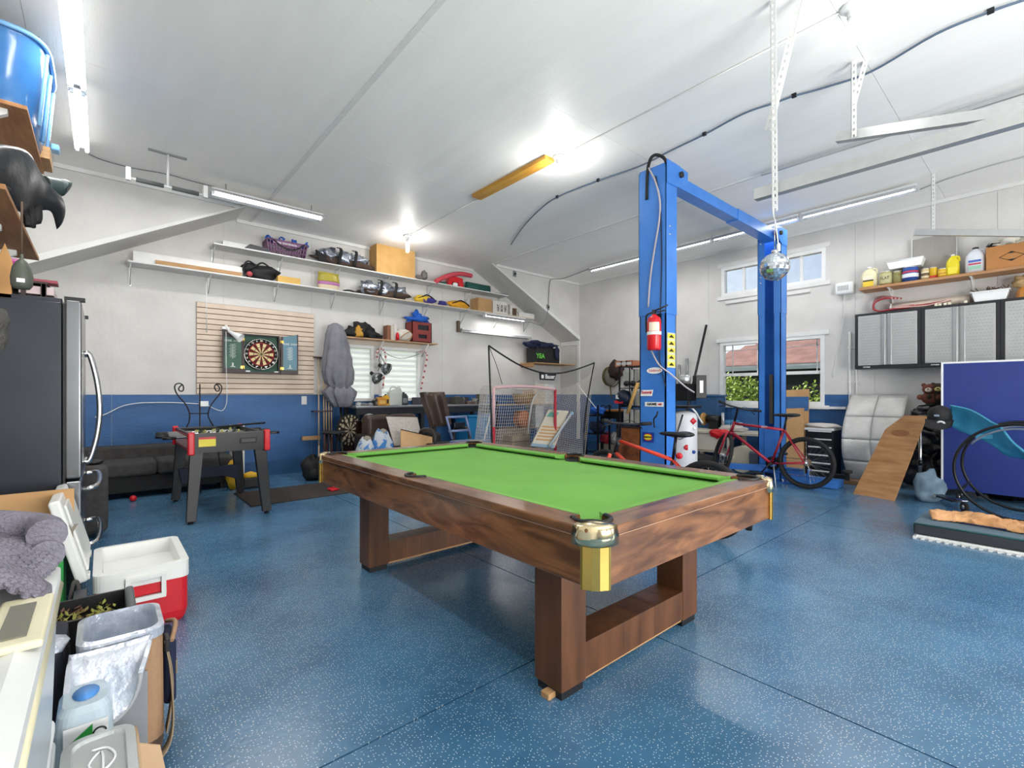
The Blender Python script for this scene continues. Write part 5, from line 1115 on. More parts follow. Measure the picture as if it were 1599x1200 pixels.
bm = BM(); box(bm,(cx0_ + .12,Y6 - .06,zs + .06),(cx1_ - .06,Y6 - .055,zs + .32)); obj('dark_contents',bm,mat('dark_glass','#1d1a1c',.2),rb)
bm = BM(); ball(bm,(x6(655),Y6 + .03,zs + ch_ + .05),(.21,.12,.07),3,.9,1.6,12,zs + ch_ + .002); ball(bm,(x6(652),Y6 + .03,zs + ch_ + .12),(.08,.07,.09),3,.8,1.6,5); one('blue_cloth',bm,BLUEC,'bright blue crumpled cloth on top of the red crate','cloth')
# candy-cane garland and the two hanging speaker helmets
CN = mat('candy_white','#e0d4d0',.5); CR = mat('candy_red','#a8434c',.5)
for ub,lab in (((591,1),'striped red and white candy cane hanging between the back windows'),((659,0),'striped red and white candy cane hanging right of the back windows')):
    u0,k = ub; t = thing('candy_cane',lab,'decoration',onY(u0 + 5,545,7.66),0,'candy canes at the windows')
    if k: pts = [(u0 - 1,562),(u0 - 3,552),(u0 + 2,545),(u0 + 8,547),(u0 + 11,556),(u0 + 10,575),(u0 + 8,592),(u0 + 7,608)]
    else: pts = [(u0 - 4,552),(u0,549),(u0 + 5,550),(u0 + 8,556),(u0 + 6,570),(u0 + 3,585),(u0,600),(u0 - 2,612)]
    path = smoothpath([onY(u,v,7.66) for u,v in pts],5); bm = BM(); tube(bm,path,.016,8); obj('cane',bm,CN,t)
    for i in range(2,len(path) - 1,3): bm = BM(); tube(bm,[path[i],path[i + 1]],.0175,8); obj('red_stripe',bm,CR,t)
bm = BM(); tube(bm,smoothpath([onY(u,v,7.72) for u,v in ((598,548),(610,556),(625,560),(640,558),(655,553))],5),.005,5); one('dark_wire',bm,BLACK,'dark wire sagging across the right back window','wire')
for i,(u,v,r,lab) in enumerate(((601,575,.105,'upper right silver wire caged work lamp hanging in front of the windows'),(587,589,.105,'lower left silver wire caged work lamp hanging in front of the windows'))):
    c = onY(u,v,7.45); t = thing('work_lamp',lab,'lamp',c,0,'caged lamps at the windows'); M = Matrix.Translation(c) @ Matrix.Rotation(2.2 + .3 * i,4,'Y') @ Matrix.Rotation(.7,4,'X')
    bm = BM(); lathe(bm,[(.03,-.06),(.05,-.05),(.09,.0),(r,.05),(r - .006,.05),(.08,0),(.03,-.045)],24,M); obj('shade',bm,mat('dull_silver','#9fa3a6',.35,.7,col2='#55585a',vs=12),t)
    bm = BM()
    for j in range(5): tube(bm,[M @ (q_) for q_ in arc((0,0,.05),r,0,PI,10,'XZ',.05)] if j == 0 else [M @ Matrix.Rotation(PI * j / 5,4,'Z') @ q_ for q_ in arc((0,0,.05),r,0,PI,10,'XZ',.05)],.004,4)
    obj('wire_cage',bm,BLKM,t,kind='stuff')
    bm = BM(); lathe(bm,[(0,-.12),(.03,-.12),(.032,-.05),(0,-.05)],12,M); obj('socket',bm,BLACK,t)
bm = BM(); tube(bm,smoothpath([onY(u,v,7.45) for u,v in ((594,553),(592,562),(594,570),(590,580))],5),.006,5); tube(bm,smoothpath([onY(u,v,7.45) for u,v in ((593,553),(598,562),(601,570))],5),.006,5); one('lamp_flex',bm,BLACK,'black flex holding the two caged work lamps','flex')
# workbench along the back wall
WY0 = 7.18; zb = onY(600,634,WY0).z
wb = thing('workbench','long dark workbench under the back windows','workbench',(5.2,7.5,0)); bx0,bx1 = onY(556,634,WY0).x,onY(764,634,WY0).x + .02
bm = BM(); box(bm,(bx0,WY0,zb - .035),(bx1,YB - .06,zb)); obj('top',bm,mat('bench_grey','#6d6e75',.4),wb,bevel=.004)
bm = BM(); box(bm,(bx0,WY0 - .003,zb - .012),(bx1,WY0,zb)); obj('edge_strip',bm,GALV,wb)
bm = BM(); box(bm,(bx0 + .02,WY0 + .02,zb - .14),(bx1 - .02,WY0 + .04,zb - .036)); obj('apron',bm,mat('bench_dark','#1e2026',.6),wb)
for x in (bx0 + .05,bx0 + 1.2,bx1 - 1.2,bx1 - .05):
    for y in (WY0 + .07,YB - .12): bm = BM(); box(bm,(x - .03,y - .03,0),(x + .03,y + .03,zb - .036)); obj('leg',bm,mat('bench_dark','#1e2026',.6),wb)
bm = BM(); box(bm,(bx0 + 1.3,YB - .075,zb),(bx1 - .1,YB - .05,zb + .13)); one('dark_board',bm,mat('dark_board','#45424a',.6),'low dark board standing at the back of the workbench','board')
Yw = 7.36
def xw(u): return onY(u,600,Yw).x
jg = thing('jerry_can','pale translucent jerry can on the workbench before the right back window','can',(xw(616),Yw,zb)); JP = mat('milky_plastic','#c7c9c4',.4)
h = .31; jx0,jx1 = xw(606),xw(625.5)
bm = BM(); prism(bm,[(jx0,zb + .001),(jx1,zb + .001),(jx1,zb + h * .78),(jx1 - .03,zb + h * .95),(jx0 + .1,zb + h * .78 + .02),(jx0,zb + h * .72)],Yw - .06,Yw + .06,'Y'); obj('body',bm,JP,jg,bevel=.012,segs=3)
bm = BM(); tube(bm,smoothpath([(jx0 + .02,Yw,zb + h * .74),(jx0 + .06,Yw,zb + h * .98),(jx0 + .12,Yw,zb + h),(jx1 - .05,Yw,zb + h * .9)],5),.012,8); obj('handle',bm,JP,jg)
bm = BM(); lathe(bm,[(0,zb + h * .9),(.024,zb + h * .9),(.024,zb + h * 1.04),(0,zb + h * 1.04)],12,Matrix.Translation((jx1 - .035,Yw,0))); obj('cap',bm,JP,jg)
for nm,u,w,h_,c,lab in (('yellow_bottle',602,.05,.17,'#d9a528','yellow oil bottle on the workbench left of the jerry can'),('amber_box',594,.08,.14,'#c98a34','amber printed box on the workbench beside the yellow bottle'),('black_tin',588,.06,.11,'#2c2926','black tin on the workbench left of the amber box'),('dark_jug',630,.06,.2,'#3d3f44','dark jug just right of the jerry can')):
    x = xw(u); t = thing(nm,lab,'container',(x,Yw,zb)); bm = BM(); prism(bm,[(x - w,zb + .001),(x + w,zb + .001),(x + w,zb + h_ * .75),(x + w * .4,zb + h_),(x - w * .4,zb + h_),(x - w,zb + h_ * .8)],Yw - w,Yw + w,'Y'); obj('body',bm,mat(nm,c,.4),t,bevel=.01)
    bm = BM(); cbox(bm,(x,Yw - w - .001,zb + h_ * .4),(w * 1.3,.003,h_ * .4)); obj('label_patch',bm,mat('patch_' + nm,{'#d9a528': '#2a2a2a','#c98a34': '#e0b45a','#2c2926': '#7d7468','#3d3f44': '#8a8c90'}[c],.5),t)
    bm = BM(); lathe(bm,[(0,zb + h_),(w * .35,zb + h_),(w * .35,zb + h_ * 1.12),(0,zb + h_ * 1.12)],10,Matrix.Translation((x,Yw,0))); obj('cap',bm,BLACK,t)
for i,(u,v0,w,h_,c,nm,lab) in enumerate(((560,0,.05,.05,'#b8bcc0','small_jar','small pale jar at the left end of the workbench'),(568,0,.07,.035,'#6d6f73','parts_tray','low grey parts tray on the workbench left end'),(578,0,.05,.04,'#90959a','tape_roll','grey tape roll on the workbench between tray and tin'),(714,0,.09,.14,'#4c4a46','car_radio','dark grey metal motor part on the workbench right of the office chair'),(722,0,.05,.12,'#5f5b55','metal_tin','small grey tin beside the motor part'),(733,0,.09,.05,'#6b5a50','brown_box','flat brown box on the workbench'),(741,0,.05,.1,'#8a8580','grey_block','grey block on the workbench before the vise'))):
    x = xw(u); t = thing(nm,lab,{'small_jar': 'jar','parts_tray': 'tray','tape_roll': 'tape','car_radio': 'motor','metal_tin': 'tin','brown_box': 'box','grey_block': 'block'}[nm],(x,Yw,zb))
    if i % 2 == 0: bm = BM(); lathe(bm,[(0,zb + .001),(w * .9,zb + .001),(w,zb + h_ * .1),(w,zb + h_ * .8),(w * .8,zb + h_),(0,zb + h_)],18,Matrix.Translation((x,Yw,0)))
    else: bm = BM(); cbox(bm,(x,Yw,zb + h_ / 2 + .001),(2 * w,1.4 * w,h_))
    obj('body',bm,mat(nm,c,.5,.2),t,bevel=.003)
    bm = BM(); cbox(bm,(x,Yw,zb + h_ + .006),(w,w * .7,.01)); obj('lid',bm,mat('dull_lid','#9a9a98',.4,.5),t)
vs_ = thing('bench_vise','brown grey bench vise at the right end of the workbench','vise',(xw(752),Yw,zb)); VM = mat('vise_grey','#756e66',.5,.4); x = xw(752)
bm = BM(); prism(bm,[(x - .09,zb + .001),(x + .09,zb + .001),(x + .06,zb + .06),(x + .1,zb + .1),(x + .1,zb + .19),(x + .03,zb + .19),(x + .03,zb + .12),(x - .03,zb + .12),(x - .03,zb + .19),(x - .1,zb + .19),(x - .1,zb + .1),(x - .06,zb + .06)],Yw - .05,Yw + .05,'Y'); obj('jaws',bm,VM,vs_,bevel=.005)
bm = BM(); tube(bm,[(x - .2,Yw,zb + .09),(x + .12,Yw,zb + .09)],.012,8); tube(bm,[(x - .19,Yw - .08,zb + .06),(x - .19,Yw + .08,zb + .12)],.006,6); obj('screw',bm,GALV,vs_)
# leather recliner with panel, office chair, folding chairs, blue tote
BRL = mat('brown_leather','#54443b',.3,col2='#3f322b',vs=3,bump=.3,bs=25); DKL = mat('dark_leather','#2a2727',.32,bump=.3,bs=25)
ac = thing('leather_sofa','worn brown leather loveseat below the back windows','sofa',(4.1,6.4,0)); ay = 6.35
ax0,ax1 = onY(580,660,ay).x,onY(686,660,ay).x; za = onY(600,648,ay + .4).z
bm = BM(); box(bm,(ax0 + .15,ay,.12),(ax1 - .1,ay + .55,.42)); obj('seat',bm,DKL,ac,bevel=.05,segs=4)
w_ = (ax1 - ax0 - .25) / 2
for k in range(2):
    bm = BM(); box(bm,(ax0 + .12 + k * w_,ay + .42,.36),(ax0 + .11 + (k + 1) * w_,ay + .66,za)); obj('back_cushion',bm,BRL,ac,bevel=.07,segs=5)
for x0_,x1_ in ((ax0 - .02,ax0 + .16),(ax1 - .14,ax1 + .02)):
    bm = BM(); box(bm,(x0_,ay - .06,.1),(x1_,ay + .6,.63)); obj('armrest',bm,DKL,ac,bevel=.06,segs=5)
bm = BM(); box(bm,(ax0 + .05,ay + .05,0),(ax1 - .05,ay + .6,.12)); obj('plinth',bm,BLACK,ac)
bm = BM(); M = Matrix.Translation(onY(640,690,6.25)) ; a,b,c,d = onY(603,651,6.30),onY(652,652,6.30),onY(661,693,6.12),onY(616,697,6.12)
vs2 = [bm.verts.new(p_) for p_ in (a,b,c,d)]; f = bm.faces.new(vs2); r_ = bmesh.ops.extrude_face_region(bm,geom=[f]); bmesh.ops.translate(bm,vec=(0,.012,0),verts=[e for e in r_['geom'] if isinstance(e,bmesh.types.BMVert)])
one('ceiling_tile',bm,mat('speckled_white','#c6c0b8',.8,col2='#b2aca4',vs=40),'pale speckled square panel leaning on the leather loveseat','panel',bevel=.003)
bm = BM(); a,b,c,d = onY(626,671,5.95),onY(675,682,5.95),onY(675,712,5.88),onY(626,712,5.88); vs2 = [bm.verts.new(p_) for p_ in (a,b,c,d)]; f = bm.faces.new(vs2); r_ = bmesh.ops.extrude_face_region(bm,geom=[f]); bmesh.ops.translate(bm,vec=(0,.014,0),verts=[e for e in r_['geom'] if isinstance(e,bmesh.types.BMVert)])
pb_ = one('tan_board',bm,mat('mdf_tan','#d3a878',.7),'tan board with a dark edge leaning in front of the loveseat','board')
bm = BM(); tube(bm,[onY(626,671,5.945),onY(675,682,5.945)],.006,5); obj('dark_edge',bm,BLACK,pb_)
# blue-white rolled sleeping bag / cushion
for i,(u,v,lab) in enumerate(((571,689,'crumpled blue and white bag behind the pool table, left one'),(596,682,'larger crumpled blue and white bag beside the loveseat arm'))):
    p = onY(u,v,6.0); t = thing('patterned_bag',lab,'bag',(p.x,6.0,0)); h = p.z + (.04 if i == 0 else .08)
    bm = BM(); ball(bm,(p.x,6.0,h * .5),(.14 + .03 * i,.15,h * .52),3,.18,2.6,6 + i,0); obj('body',bm,mat('blue_white_print','#3c78b8',.7,col2='#b9bfc4',vs=9,contrast=(.47,.52)),t)
    bm = BM(); ball(bm,(p.x + .02,6.0,h * .98),(.05,.05,.04),2,.5,2,3); obj('gathered_neck',bm,mat('khaki_cloth','#8f8a7a',.8),t)
# grey helmet shape between umbrella and bench
bm = BM(); p = onY(575,654,7.05); ball(bm,(p.x,7.0,p.z - .03),(.12,.1,.11),3,.1,2,2); ghl = one('grey_lampshade',bm,mat('grey_shell','#9aa6ae',.35),'grey domed cover on top of the dark wooden cabinet','cover')
ghl.location.z += 0
oc_ = thing('office_chair','brown high backed office chair turned sideways at the workbench','chair',(5.0,6.1,0)); oy = 6.0
pts = [(658,613,.02),(676,611,0),(693,613,-.02),(697,628,-.03),(699,646,-.04),(686,652,-.02),(672,659,.01),(666,640,.02)]
bm = BM()
def chb(s,t_):
    L = [(658,613),(663,632),(671,652),(674,668)]; R = [(692,613),(696,630),(700,648),(703,664)]
    k = t_ * 3; i = min(int(k),2); f = k - i
    lu,lv = (L[i][j] + (L[i + 1][j] - L[i][j]) * f for j in (0,1)); ru,rv = (R[i][j] + (R[i + 1][j] - R[i][j]) * f for j in (0,1))
    return onY(lu + (ru - lu) * s,lv + (rv - lv) * s,oy + .12 * math.sin(PI * s) + .05)
grid(bm,chb,8,8,.07); obj('backrest',bm,BRL,oc_)
p = onY(690,676,oy - .15); bm = BM(); cbox(bm,(p.x + .02,oy - .2,.47),(.5,.5,.1)); obj('seat',bm,DKL,oc_,bevel=.04,segs=4)
for dx in (-.28,.3):
    bm = BM(); tube(bm,smoothpath([(p.x + dx,oy,.45),(p.x + dx,oy - .02,.66),(p.x + dx,oy - .12,.72),(p.x + dx,oy - .35,.72),(p.x + dx,oy - .42,.62),(p.x + dx,oy - .4,.46)],5),.025,8); obj('armrest',bm,DKL,oc_)
bm = BM(); tube(bm,[(p.x,oy - .2,.1),(p.x,oy - .2,.42)],.03,10); obj('gas_column',bm,BLKM,oc_)
for i in range(5):
    a = .3 + i * 2 * PI / 5; e = Vector((p.x + .28 * math.cos(a),oy - .2 + .28 * math.sin(a),.07)); bm = BM(); tube(bm,[(p.x,oy - .2,.11),e],[.025,.015],6); l_ = obj('base_arm',bm,BLKM,oc_)
    bm = BM(); lathe(bm,[(0,-.02),(.03,-.02),(.03,.02),(0,.02)],12,Matrix.Translation((e.x,e.y,.03)) @ Matrix.Rotation(PI / 2,4,'X')); obj('castor',bm,RUB,l_)
# folding step stool: blue grey
fs = thing('folding_chair','blue grey metal folding chair frame beside the office chair','chair',(5.0,5.3,0)); FG = mat('steel_blue','#7382a6',.4,.3); fy = 5.15
for (u0,v0),(u1,v1) in (((697,651),(706,686)),((727,650),(735,682)),((697,652),(728,651)),((701,674),(731,672))):
    bm = BM(); tube(bm,[onY(u0,v0,fy),onY(u1,v1,fy)],.016,8); obj('frame_tube',bm,FG,fs)
a = onY(703,686,fy); b = onY(748,680,fy)
bm = BM(); box(bm,(a.x,fy - .32,a.z - .06),(a.x + .34,fy + .02,a.z - .02)); obj('seat',bm,FG,fs,bevel=.015,segs=3)
for x in (a.x + .02,a.x + .32):
    for y,dy in ((fy - .3,-.08),(fy,.1)): bm = BM(); tube(bm,[(x,y,a.z - .06),(x,y + dy,.0)],.013,8); obj('leg',bm,FG,fs)
bm = BM(); p = onY(718,664,fy + .02); cbox(bm,(p.x,fy + .03,p.z),(.17,.02,.07),); obj('back_panel',bm,mat('black_gloss','#14161c',.15),fs,bevel=.01)
bt = thing('storage_tote','bright blue storage tote under the right end of the workbench','tote',(5.6,7.1,0)); TB = mat('tote_blue','#1f7fb8',.4); a,b = onY(732,660,6.95),onY(757,660,6.95); zt = onY(745,649,6.95).z
bm = BM(); prism(bm,[(a.x + .04,.001),(b.x + .21,.001),(b.x + .25,zt - .03),(a.x,zt - .03)],6.95,7.4,'Y'); obj('body',bm,TB,bt,bevel=.012)
bm = BM(); box(bm,(a.x - .02,6.93,zt - .03),(b.x + .27,7.42,zt)); obj('lid',bm,TB,bt,bevel=.008)
# ================================================================ hockey goal and rebounder
NETW = mat('net_white','#d9d6d2',.7); GR = mat('goal_red','#b3243a',.45); GPK = mat('goal_pink','#d9b0b2',.5)
def net(fn,nu,nv,name,m,parent,r=.0022):
    """strands as thin square cords along both directions"""
    bm = BM()
    def strand(pts):
        prev = None
        for i,p_ in enumerate(pts):
            d_ = (pts[min(i + 1,len(pts) - 1)] - pts[max(i - 1,0)]).normalized(); x_ = d_.orthogonal().normalized() * r; y_ = d_.cross(x_).normalized() * r
            ring = [bm.verts.new(p_ + q_) for q_ in (x_,y_,-x_,-y_)]
            if prev:
                for j in range(4): bm.faces.new((prev[j],prev[(j + 1) % 4],ring[(j + 1) % 4],ring[j]))
            prev = ring
    for i in range(nu + 1): strand([Vector(fn(i / nu,j / 14)) for j in range(15)])
    for j in range(nv + 1): strand([Vector(fn(i / 14,j / nv)) for i in range(15)])
    return obj(name,bm,m,parent,kind='stuff')
G0 = atd(771,605,7.25); G1 = atd(867,612,7.85); G0.z = 1.32; G1.z = 1.30
gl = thing('hockey_goal','white netted hockey goal with red posts behind the pool table','goal',((G0.x + G1.x) / 2,(G0.y + G1.y) / 2,0))
gd = (G1 - G0).normalized(); gn = Vector((-gd.y,gd.x,0)).normalized()       # gn points away from the camera
if gn.y < 0: gn = -gn
for g,mm in ((G0,0),(G1,1)):
    b0 = Vector((g.x,g.y,.025)); mid = Vector((g.x,g.y,.72 if mm == 0 else g.z))
    bm = BM(); tube(bm,[b0,mid],.024,10); obj('post',bm,GR,gl)
    if mm == 0: bm = BM(); tube(bm,[mid,g],.024,10); obj('post_tape',bm,GPK,gl)
bm = BM(); tube(bm,smoothpath([G0,G0.lerp(G1,.33) + Vector((0,0,.03)),G0.lerp(G1,.66) + Vector((0,0,.03)),G1],4),.022,8); obj('crossbar',bm,GPK,gl)
D0 = .75; B0 = Vector((G0.x,G0.y,.02)) + gn * D0; B1 = Vector((G1.x,G1.y,.02)) + gn * D0
bm = BM(); tube(bm,smoothpath([Vector((G0.x,G0.y,.02)),B0 - gn * .1,B0 + gd * .15,B1 - gd * .15,B1 - gn * .1,Vector((G1.x,G1.y,.02))],4),.018,8); obj('base_frame',bm,TRIMW,gl)
for g,s in ((G0,1),(G1,-1)):
    bm = BM(); tube(bm,smoothpath([g,g + gn * .25 + gd * s * .12 + Vector((0,0,-.02)),g + gn * .42 + gd * s * .2 + Vector((0,0,-.3)),Vector((g.x,g.y,.03)) + gn * D0 + gd * s * .1],5),.014,8); obj('back_brace',bm,TRIMW,gl)
def backnet(s,t):
    top = G0.lerp(G1,s) + gn * (.42 * math.sin(min(1,t * 3) * PI / 2)); 
    z = (G0.z) * (1 - max(0,t - .25) / .75) + .03; dd = .42 * min(1,t / .25) + (D0 - .42) * max(0,t - .25) / .75
    q_ = G0.lerp(G1,s) + gn * dd; return (q_.x,q_.y,z - .05 * math.sin(PI * s) * (1 - t))
net(backnet,27,32,'back_net',NETW,gl,.003)
for g,s in ((G0,1),(G1,-1)):
    net(lambda a_,t: tuple((g + gn * (a_ * (.42 + (D0 - .42) * t)) - gd * s * .05 * math.sin(PI * a_) * math.sin(PI * t)).xy) + ((G0.z - .02) * (1 - t) + .03 * t,),13,27,'side_net',NETW,gl,.003)
RB0 = atd(763,540,7.0); RB1 = atd(928,567,8.5)
rbn = thing('rebounder_net','tall black framed rebounder net standing around the hockey goal','net',((RB0.x + RB1.x) / 2,(RB0.y + RB1.y) / 2,0))
bl = Vector(atd(770,700,7.05)); bl.z = .02; br = Vector(atd(912,700,8.3)); br.z = .02
bm = BM(); tube(bm,smoothpath([RB0,atd(766,620,7.0),bl],5),.013,8); obj('pole',bm,BLKM,rbn)
bm = BM(); tube(bm,smoothpath([RB1,atd(920,610,8.4),atd(913,660,8.3),br],5),.011,8); obj('pole',bm,BLKM,rbn)
topc = smoothpath([RB0,atd(790,558,7.2),atd(815,572,7.45),atd(845,582,7.75),atd(873,583,8.0),atd(900,577,8.25),RB1],5)
bm = BM(); tube(bm,topc,.014,8); obj('top_band',bm,BLACK,rbn)
bm = BM(); tube(bm,smoothpath([RB0,atd(775,570,7.2),atd(784,600,7.6)],4),.005,5); obj('guy_rope',bm,BLKM,rbn)
bm = BM(); tube(bm,[bl,br],.013,8); obj('bottom_bar',bm,BLKM,rbn)
bm = BM(); tube(bm,[atd(901,600,8.35),atd(931,638,8.45)],.008,6); obj('brace',bm,TRIMW,rbn)
ba,bb_ = atd(842,582,7.72),atd(869,584,7.95); bd = (bb_ - ba); bd.z = 0
bm = BM(); M = face_mat(ba.lerp(bb_,.5) + Vector((0,0,-.06)),bd,(0,0,1)); hwb = bd.length / 2; prism(bm,[(-hwb,.07),(hwb,.06),(hwb * .72,-.06),(-hwb * .95,-.055)],-.004,.004,'Z',M); obj('banner',bm,BLACK,rbn)
text('lettering','Bauer',.1,M @ Matrix.Translation((.04,0,.006)),SW,rbn,sx=.9,bold=.002); bm = BM(); cbox(bm,(-hwb * .65,0,.006),(.05,.06,.003),M); obj('emblem',bm,SW,rbn)
def rnet(s,t):
    i = .45 + .55 * s; k = i * (len(topc) - 1); j = min(int(k),len(topc) - 2); a = topc[j].lerp(topc[j + 1],k - j); a = a + Vector((0,0,-.25 * (1 - abs(2 * s - 1)) - .22 * (1 - t)))
    a = topc[j].lerp(topc[j + 1],k - j); lo = Vector((bl.lerp(br,i).x,bl.lerp(br,i).y,.03)); st = .1 + .9 * t
    q_ = a.lerp(lo,st); q_ += Vector((.12,.25,0)) * math.sin(PI * t) * math.sin(PI * s); q_.z -= .12 * (1 - t) * math.sin(PI * s); return q_
net(rnet,34,44,'net',mat('net_cream','#cfc8bb',.7),rbn,.0026)
# clutter behind the goal: boxes, slatted crate, printed panels, bin with navy clothes on the corner shelf
def cl_box(u0,u1,v0,v1,Y,d,m,name,label,cat='box',z0=None,part='lid'):
    a,b = onY(u0,v0,Y),onY(u1,v1,Y); zb_ = b.z if z0 is None else z0
    t = thing(name,label,cat,((a.x + b.x) / 2,Y,zb_)); bm = BM(); box(bm,(a.x,Y,zb_),(b.x,Y + d,a.z - .02)); obj('body',bm,m,t,bevel=.004)
    bm = BM(); box(bm,(a.x - .006,Y - .006,a.z - .02),(b.x + .006,Y + d + .006,a.z)); obj(part,bm,m,t,bevel=.002); return t
rk = thing('storage_rack','dark metal storage rack behind the hockey goal','rack',(6.4,7.0,0)); RX0,RX1 = onY(776,650,6.95).x,onY(868,650,6.95).x
for z in (.12,.55,1.02):
    bm = BM(); box(bm,(RX0,6.95,z - .02),(RX1,7.45,z)); obj('shelf_board',bm,mat('rack_wood','#a58e74',.7),rk)
for x in (RX0 + .02,RX1 - .02):
    for y in (6.97,7.43): bm = BM(); box(bm,(x - .015,y - .015,0),(x + .015,y + .015,1.1)); obj('post',bm,BLKM,rk)
wk = thing('wicker_basket','round woven wicker basket on the rack seen through the goal net','basket',(onY(818,610,7.2).x,7.2,1.02)); WIC = mat('wicker','#a6875a',.8,col2='#876a42',vs=30,bump=.8,bs=60); wx = onY(818,610,7.2).x
bm = BM(); lathe(bm,[(0,1.021),(.16,1.021),(.21,1.1),(.235,1.22),(.22,1.22),(.19,1.1),(0,1.04)],28,Matrix.Translation((wx,7.2,0))); obj('bowl',bm,WIC,wk)
bm = BM(); tube(bm,arc((wx,7.2,1.22),.228,0,2 * PI,28)[:-1],.013,6,closed=True); obj('rim',bm,WIC,wk)
cl_box(832,852,603,616,7.0,.3,mat('pale_carton','#c9b49a',.8),'pale_carton','pale carton on the rack right of the wicker basket',z0=1.021)
t = cl_box(851,866,600,618,6.98,.3,mat('white_bag','#d8d8d8',.6),'white_package','white package with a blue mark on the rack',z0=1.021)
cl_box(836,849,634,642,6.97,.3,mat('label_grey','#b9c0c8',.6),'grey_carton','small grey white carton on the rack\'s middle shelf',z0=.5501)
op = thing('orange_lamp','round orange reel on the rack seen through the net','reel',(onY(820,655,7.0).x,7.05,.551)); ox = onY(820,655,7.0).x
bm = BM(); lathe(bm,[(0,-.08),(.17,-.08),(.17,-.06),(.1,-.05),(.1,.05),(.17,.06),(.17,.08),(0,.08)],24,Matrix.Translation((ox,7.1,.722)) @ Matrix.Rotation(PI / 2,4,'X')); obj('reel',bm,mat('orange_plastic','#c8743c',.5),op)
bm = BM(); tube(bm,[(ox - .1,7.1,.56),(ox + .1,7.1,.56)],.008,6); obj('stand',bm,BLKM,op)
for i,(u0,u1,v0,v1,Y,z0,lab) in enumerate(((793,828,672,690,6.3,.28,'upper slatted grey wooden crate behind the goal net'),(800,828,680,700,5.95,.0,'lower slatted grey wooden crate behind the goal net'))):
    a,b = onY(u0,v0,Y),onY(u1,v1,Y); t = thing('wooden_crate',lab,'crate',((a.x + b.x) / 2,Y,z0),0,'slatted crates'); CRW = mat('crate_wood','#a99a88',.8,col2='#8f8172')
    if i == 0: z0 = 0
    n_ = 5 if i else 6; h_ = (a.z - z0) / n_
    for k in range(n_):
        for y_ in (Y,Y + .38): bm = BM(); box(bm,(a.x,y_,z0 + k * h_ + .002),(b.x,y_ + .014,z0 + (k + 1) * h_ - .016)); obj('slat',bm,CRW,t)
        for x_ in (a.x,b.x - .014): bm = BM(); box(bm,(x_,Y + .015,z0 + k * h_ + .002),(x_ + .014,Y + .379,z0 + (k + 1) * h_ - .016)); obj('slat',bm,CRW,t)
    for x_ in (a.x + .016,b.x - .03):
        for y_ in (Y + .015,Y + .365): bm = BM(); box(bm,(x_,y_,z0),(x_ + .014,y_ + .014,a.z)); obj('corner_post',bm,CRW,t)
pn = thing('printed_board','cream printed board leaning on its side inside the goal','board',(5.9,6.2,0)); a,b,c,d = atd(857,640,7.9),atd(888,642,8.1),atd(866,700,7.7),atd(829,697,7.5)
for q_ in (c,d): q_.z = max(.0,q_.z)
def quad(p,q,r,s,th,off=0):
    bm = BM(); n = (Vector(q) - Vector(p)).cross(Vector(s) - Vector(p)).normalized()
    V0 = [bm.verts.new(Vector(x) + n * off) for x in (p,q,r,s)]; V1 = [bm.verts.new(Vector(x) + n * (off + th)) for x in (p,q,r,s)]
    bm.faces.new(V0); bm.faces.new(V1[::-1])
    for i in range(4): bm.faces.new((V0[i],V1[i],V1[(i + 1) % 4],V0[(i + 1) % 4]))
    return bm
obj('board',quad(a,b,c,d,.03),mat('cream_board','#cfc8b4',.6),pn)
nn = (b - a).cross(d - a).normalized(); sg = -1 if nn.dot(Vector((0,1,0))) > 0 else 1
L_ = lambda s,t_: a.lerp(b,s).lerp(d.lerp(c,s),t_)
off = -.004 if sg < 0 else .031
for k in range(5):
    t0 = .45 + k * .085; obj('orange_stripe',quad(L_(.06,t0),L_(.92,t0),L_(.92,t0 + .045),L_(.06,t0 + .045),.003,off),mat('stripe_tan','#c79a6a',.6),pn)
obj('teal_patch',quad(L_(.1,.06),L_(.55,.06),L_(.5,.2),L_(.05,.2),.003,off),mat('teal_print','#6aa898',.6),pn)
obj('blue_strip',quad(L_(.0,.93),L_(.97,.93),L_(.97,1.0),L_(.0,1.0),.003,off),mat('pale_blue','#8fa9bd',.6),pn)
mp_ = thing('silver_pole','silver pole leaning beside the printed board in the goal','pole',atd(852,700,7.8)); bm = BM(); q_ = atd(857,698,7.6); tube(bm,[q_,atd(893,646,8.0)],.022,8); obj('shaft',bm,mat('pale_metal','#b8c0c4',.4,.3),mp_)
bm = BM(); p_ = atd(893,646,8.0); ball(bm,p_,(.03,.03,.03),2); obj('end_cap',bm,mat('light_blue_cap','#8fc4e0',.4),mp_)
# corner shelf
cs_ = thing('corner_shelf','small pine corner shelf high in the back corner','shelf',(7.9,7.5,1.93)); a = onY(834,566,7.35); sz = a.z
bm = BM(); box(bm,(a.x,7.3,sz - .02),(XR - .035,YB - .01,sz)); obj('board',bm,WOOD,cs_,bevel=.002)
bm = BM(); prism(bm,[(a.x + .02,sz - .02),(a.x + .04,sz - .02),(a.x + .04,sz - .1),(a.x + .02,sz - .08)],7.4,YB - .01,'Y'); obj('bracket',bm,WOOD,cs_)
bn = thing('black_bin','black open bin with green marks on the corner shelf','bin',(7.6,7.45,sz)); b0_,b1_ = onY(836,550,7.35).x,onY(873,550,7.35).x; zt_ = onY(850,543,7.35).z
bm = BM()
for q0,q1 in (((b0_ + .02,7.34),(b1_,7.355)),((b0_ + .02,7.64),(b1_,7.655)),((b0_ + .02,7.355),(b0_ + .035,7.64)),((b1_ - .015,7.355),(b1_,7.64))): box(bm,(q0[0],q0[1],sz + .001),(q1[0],q1[1],zt_))
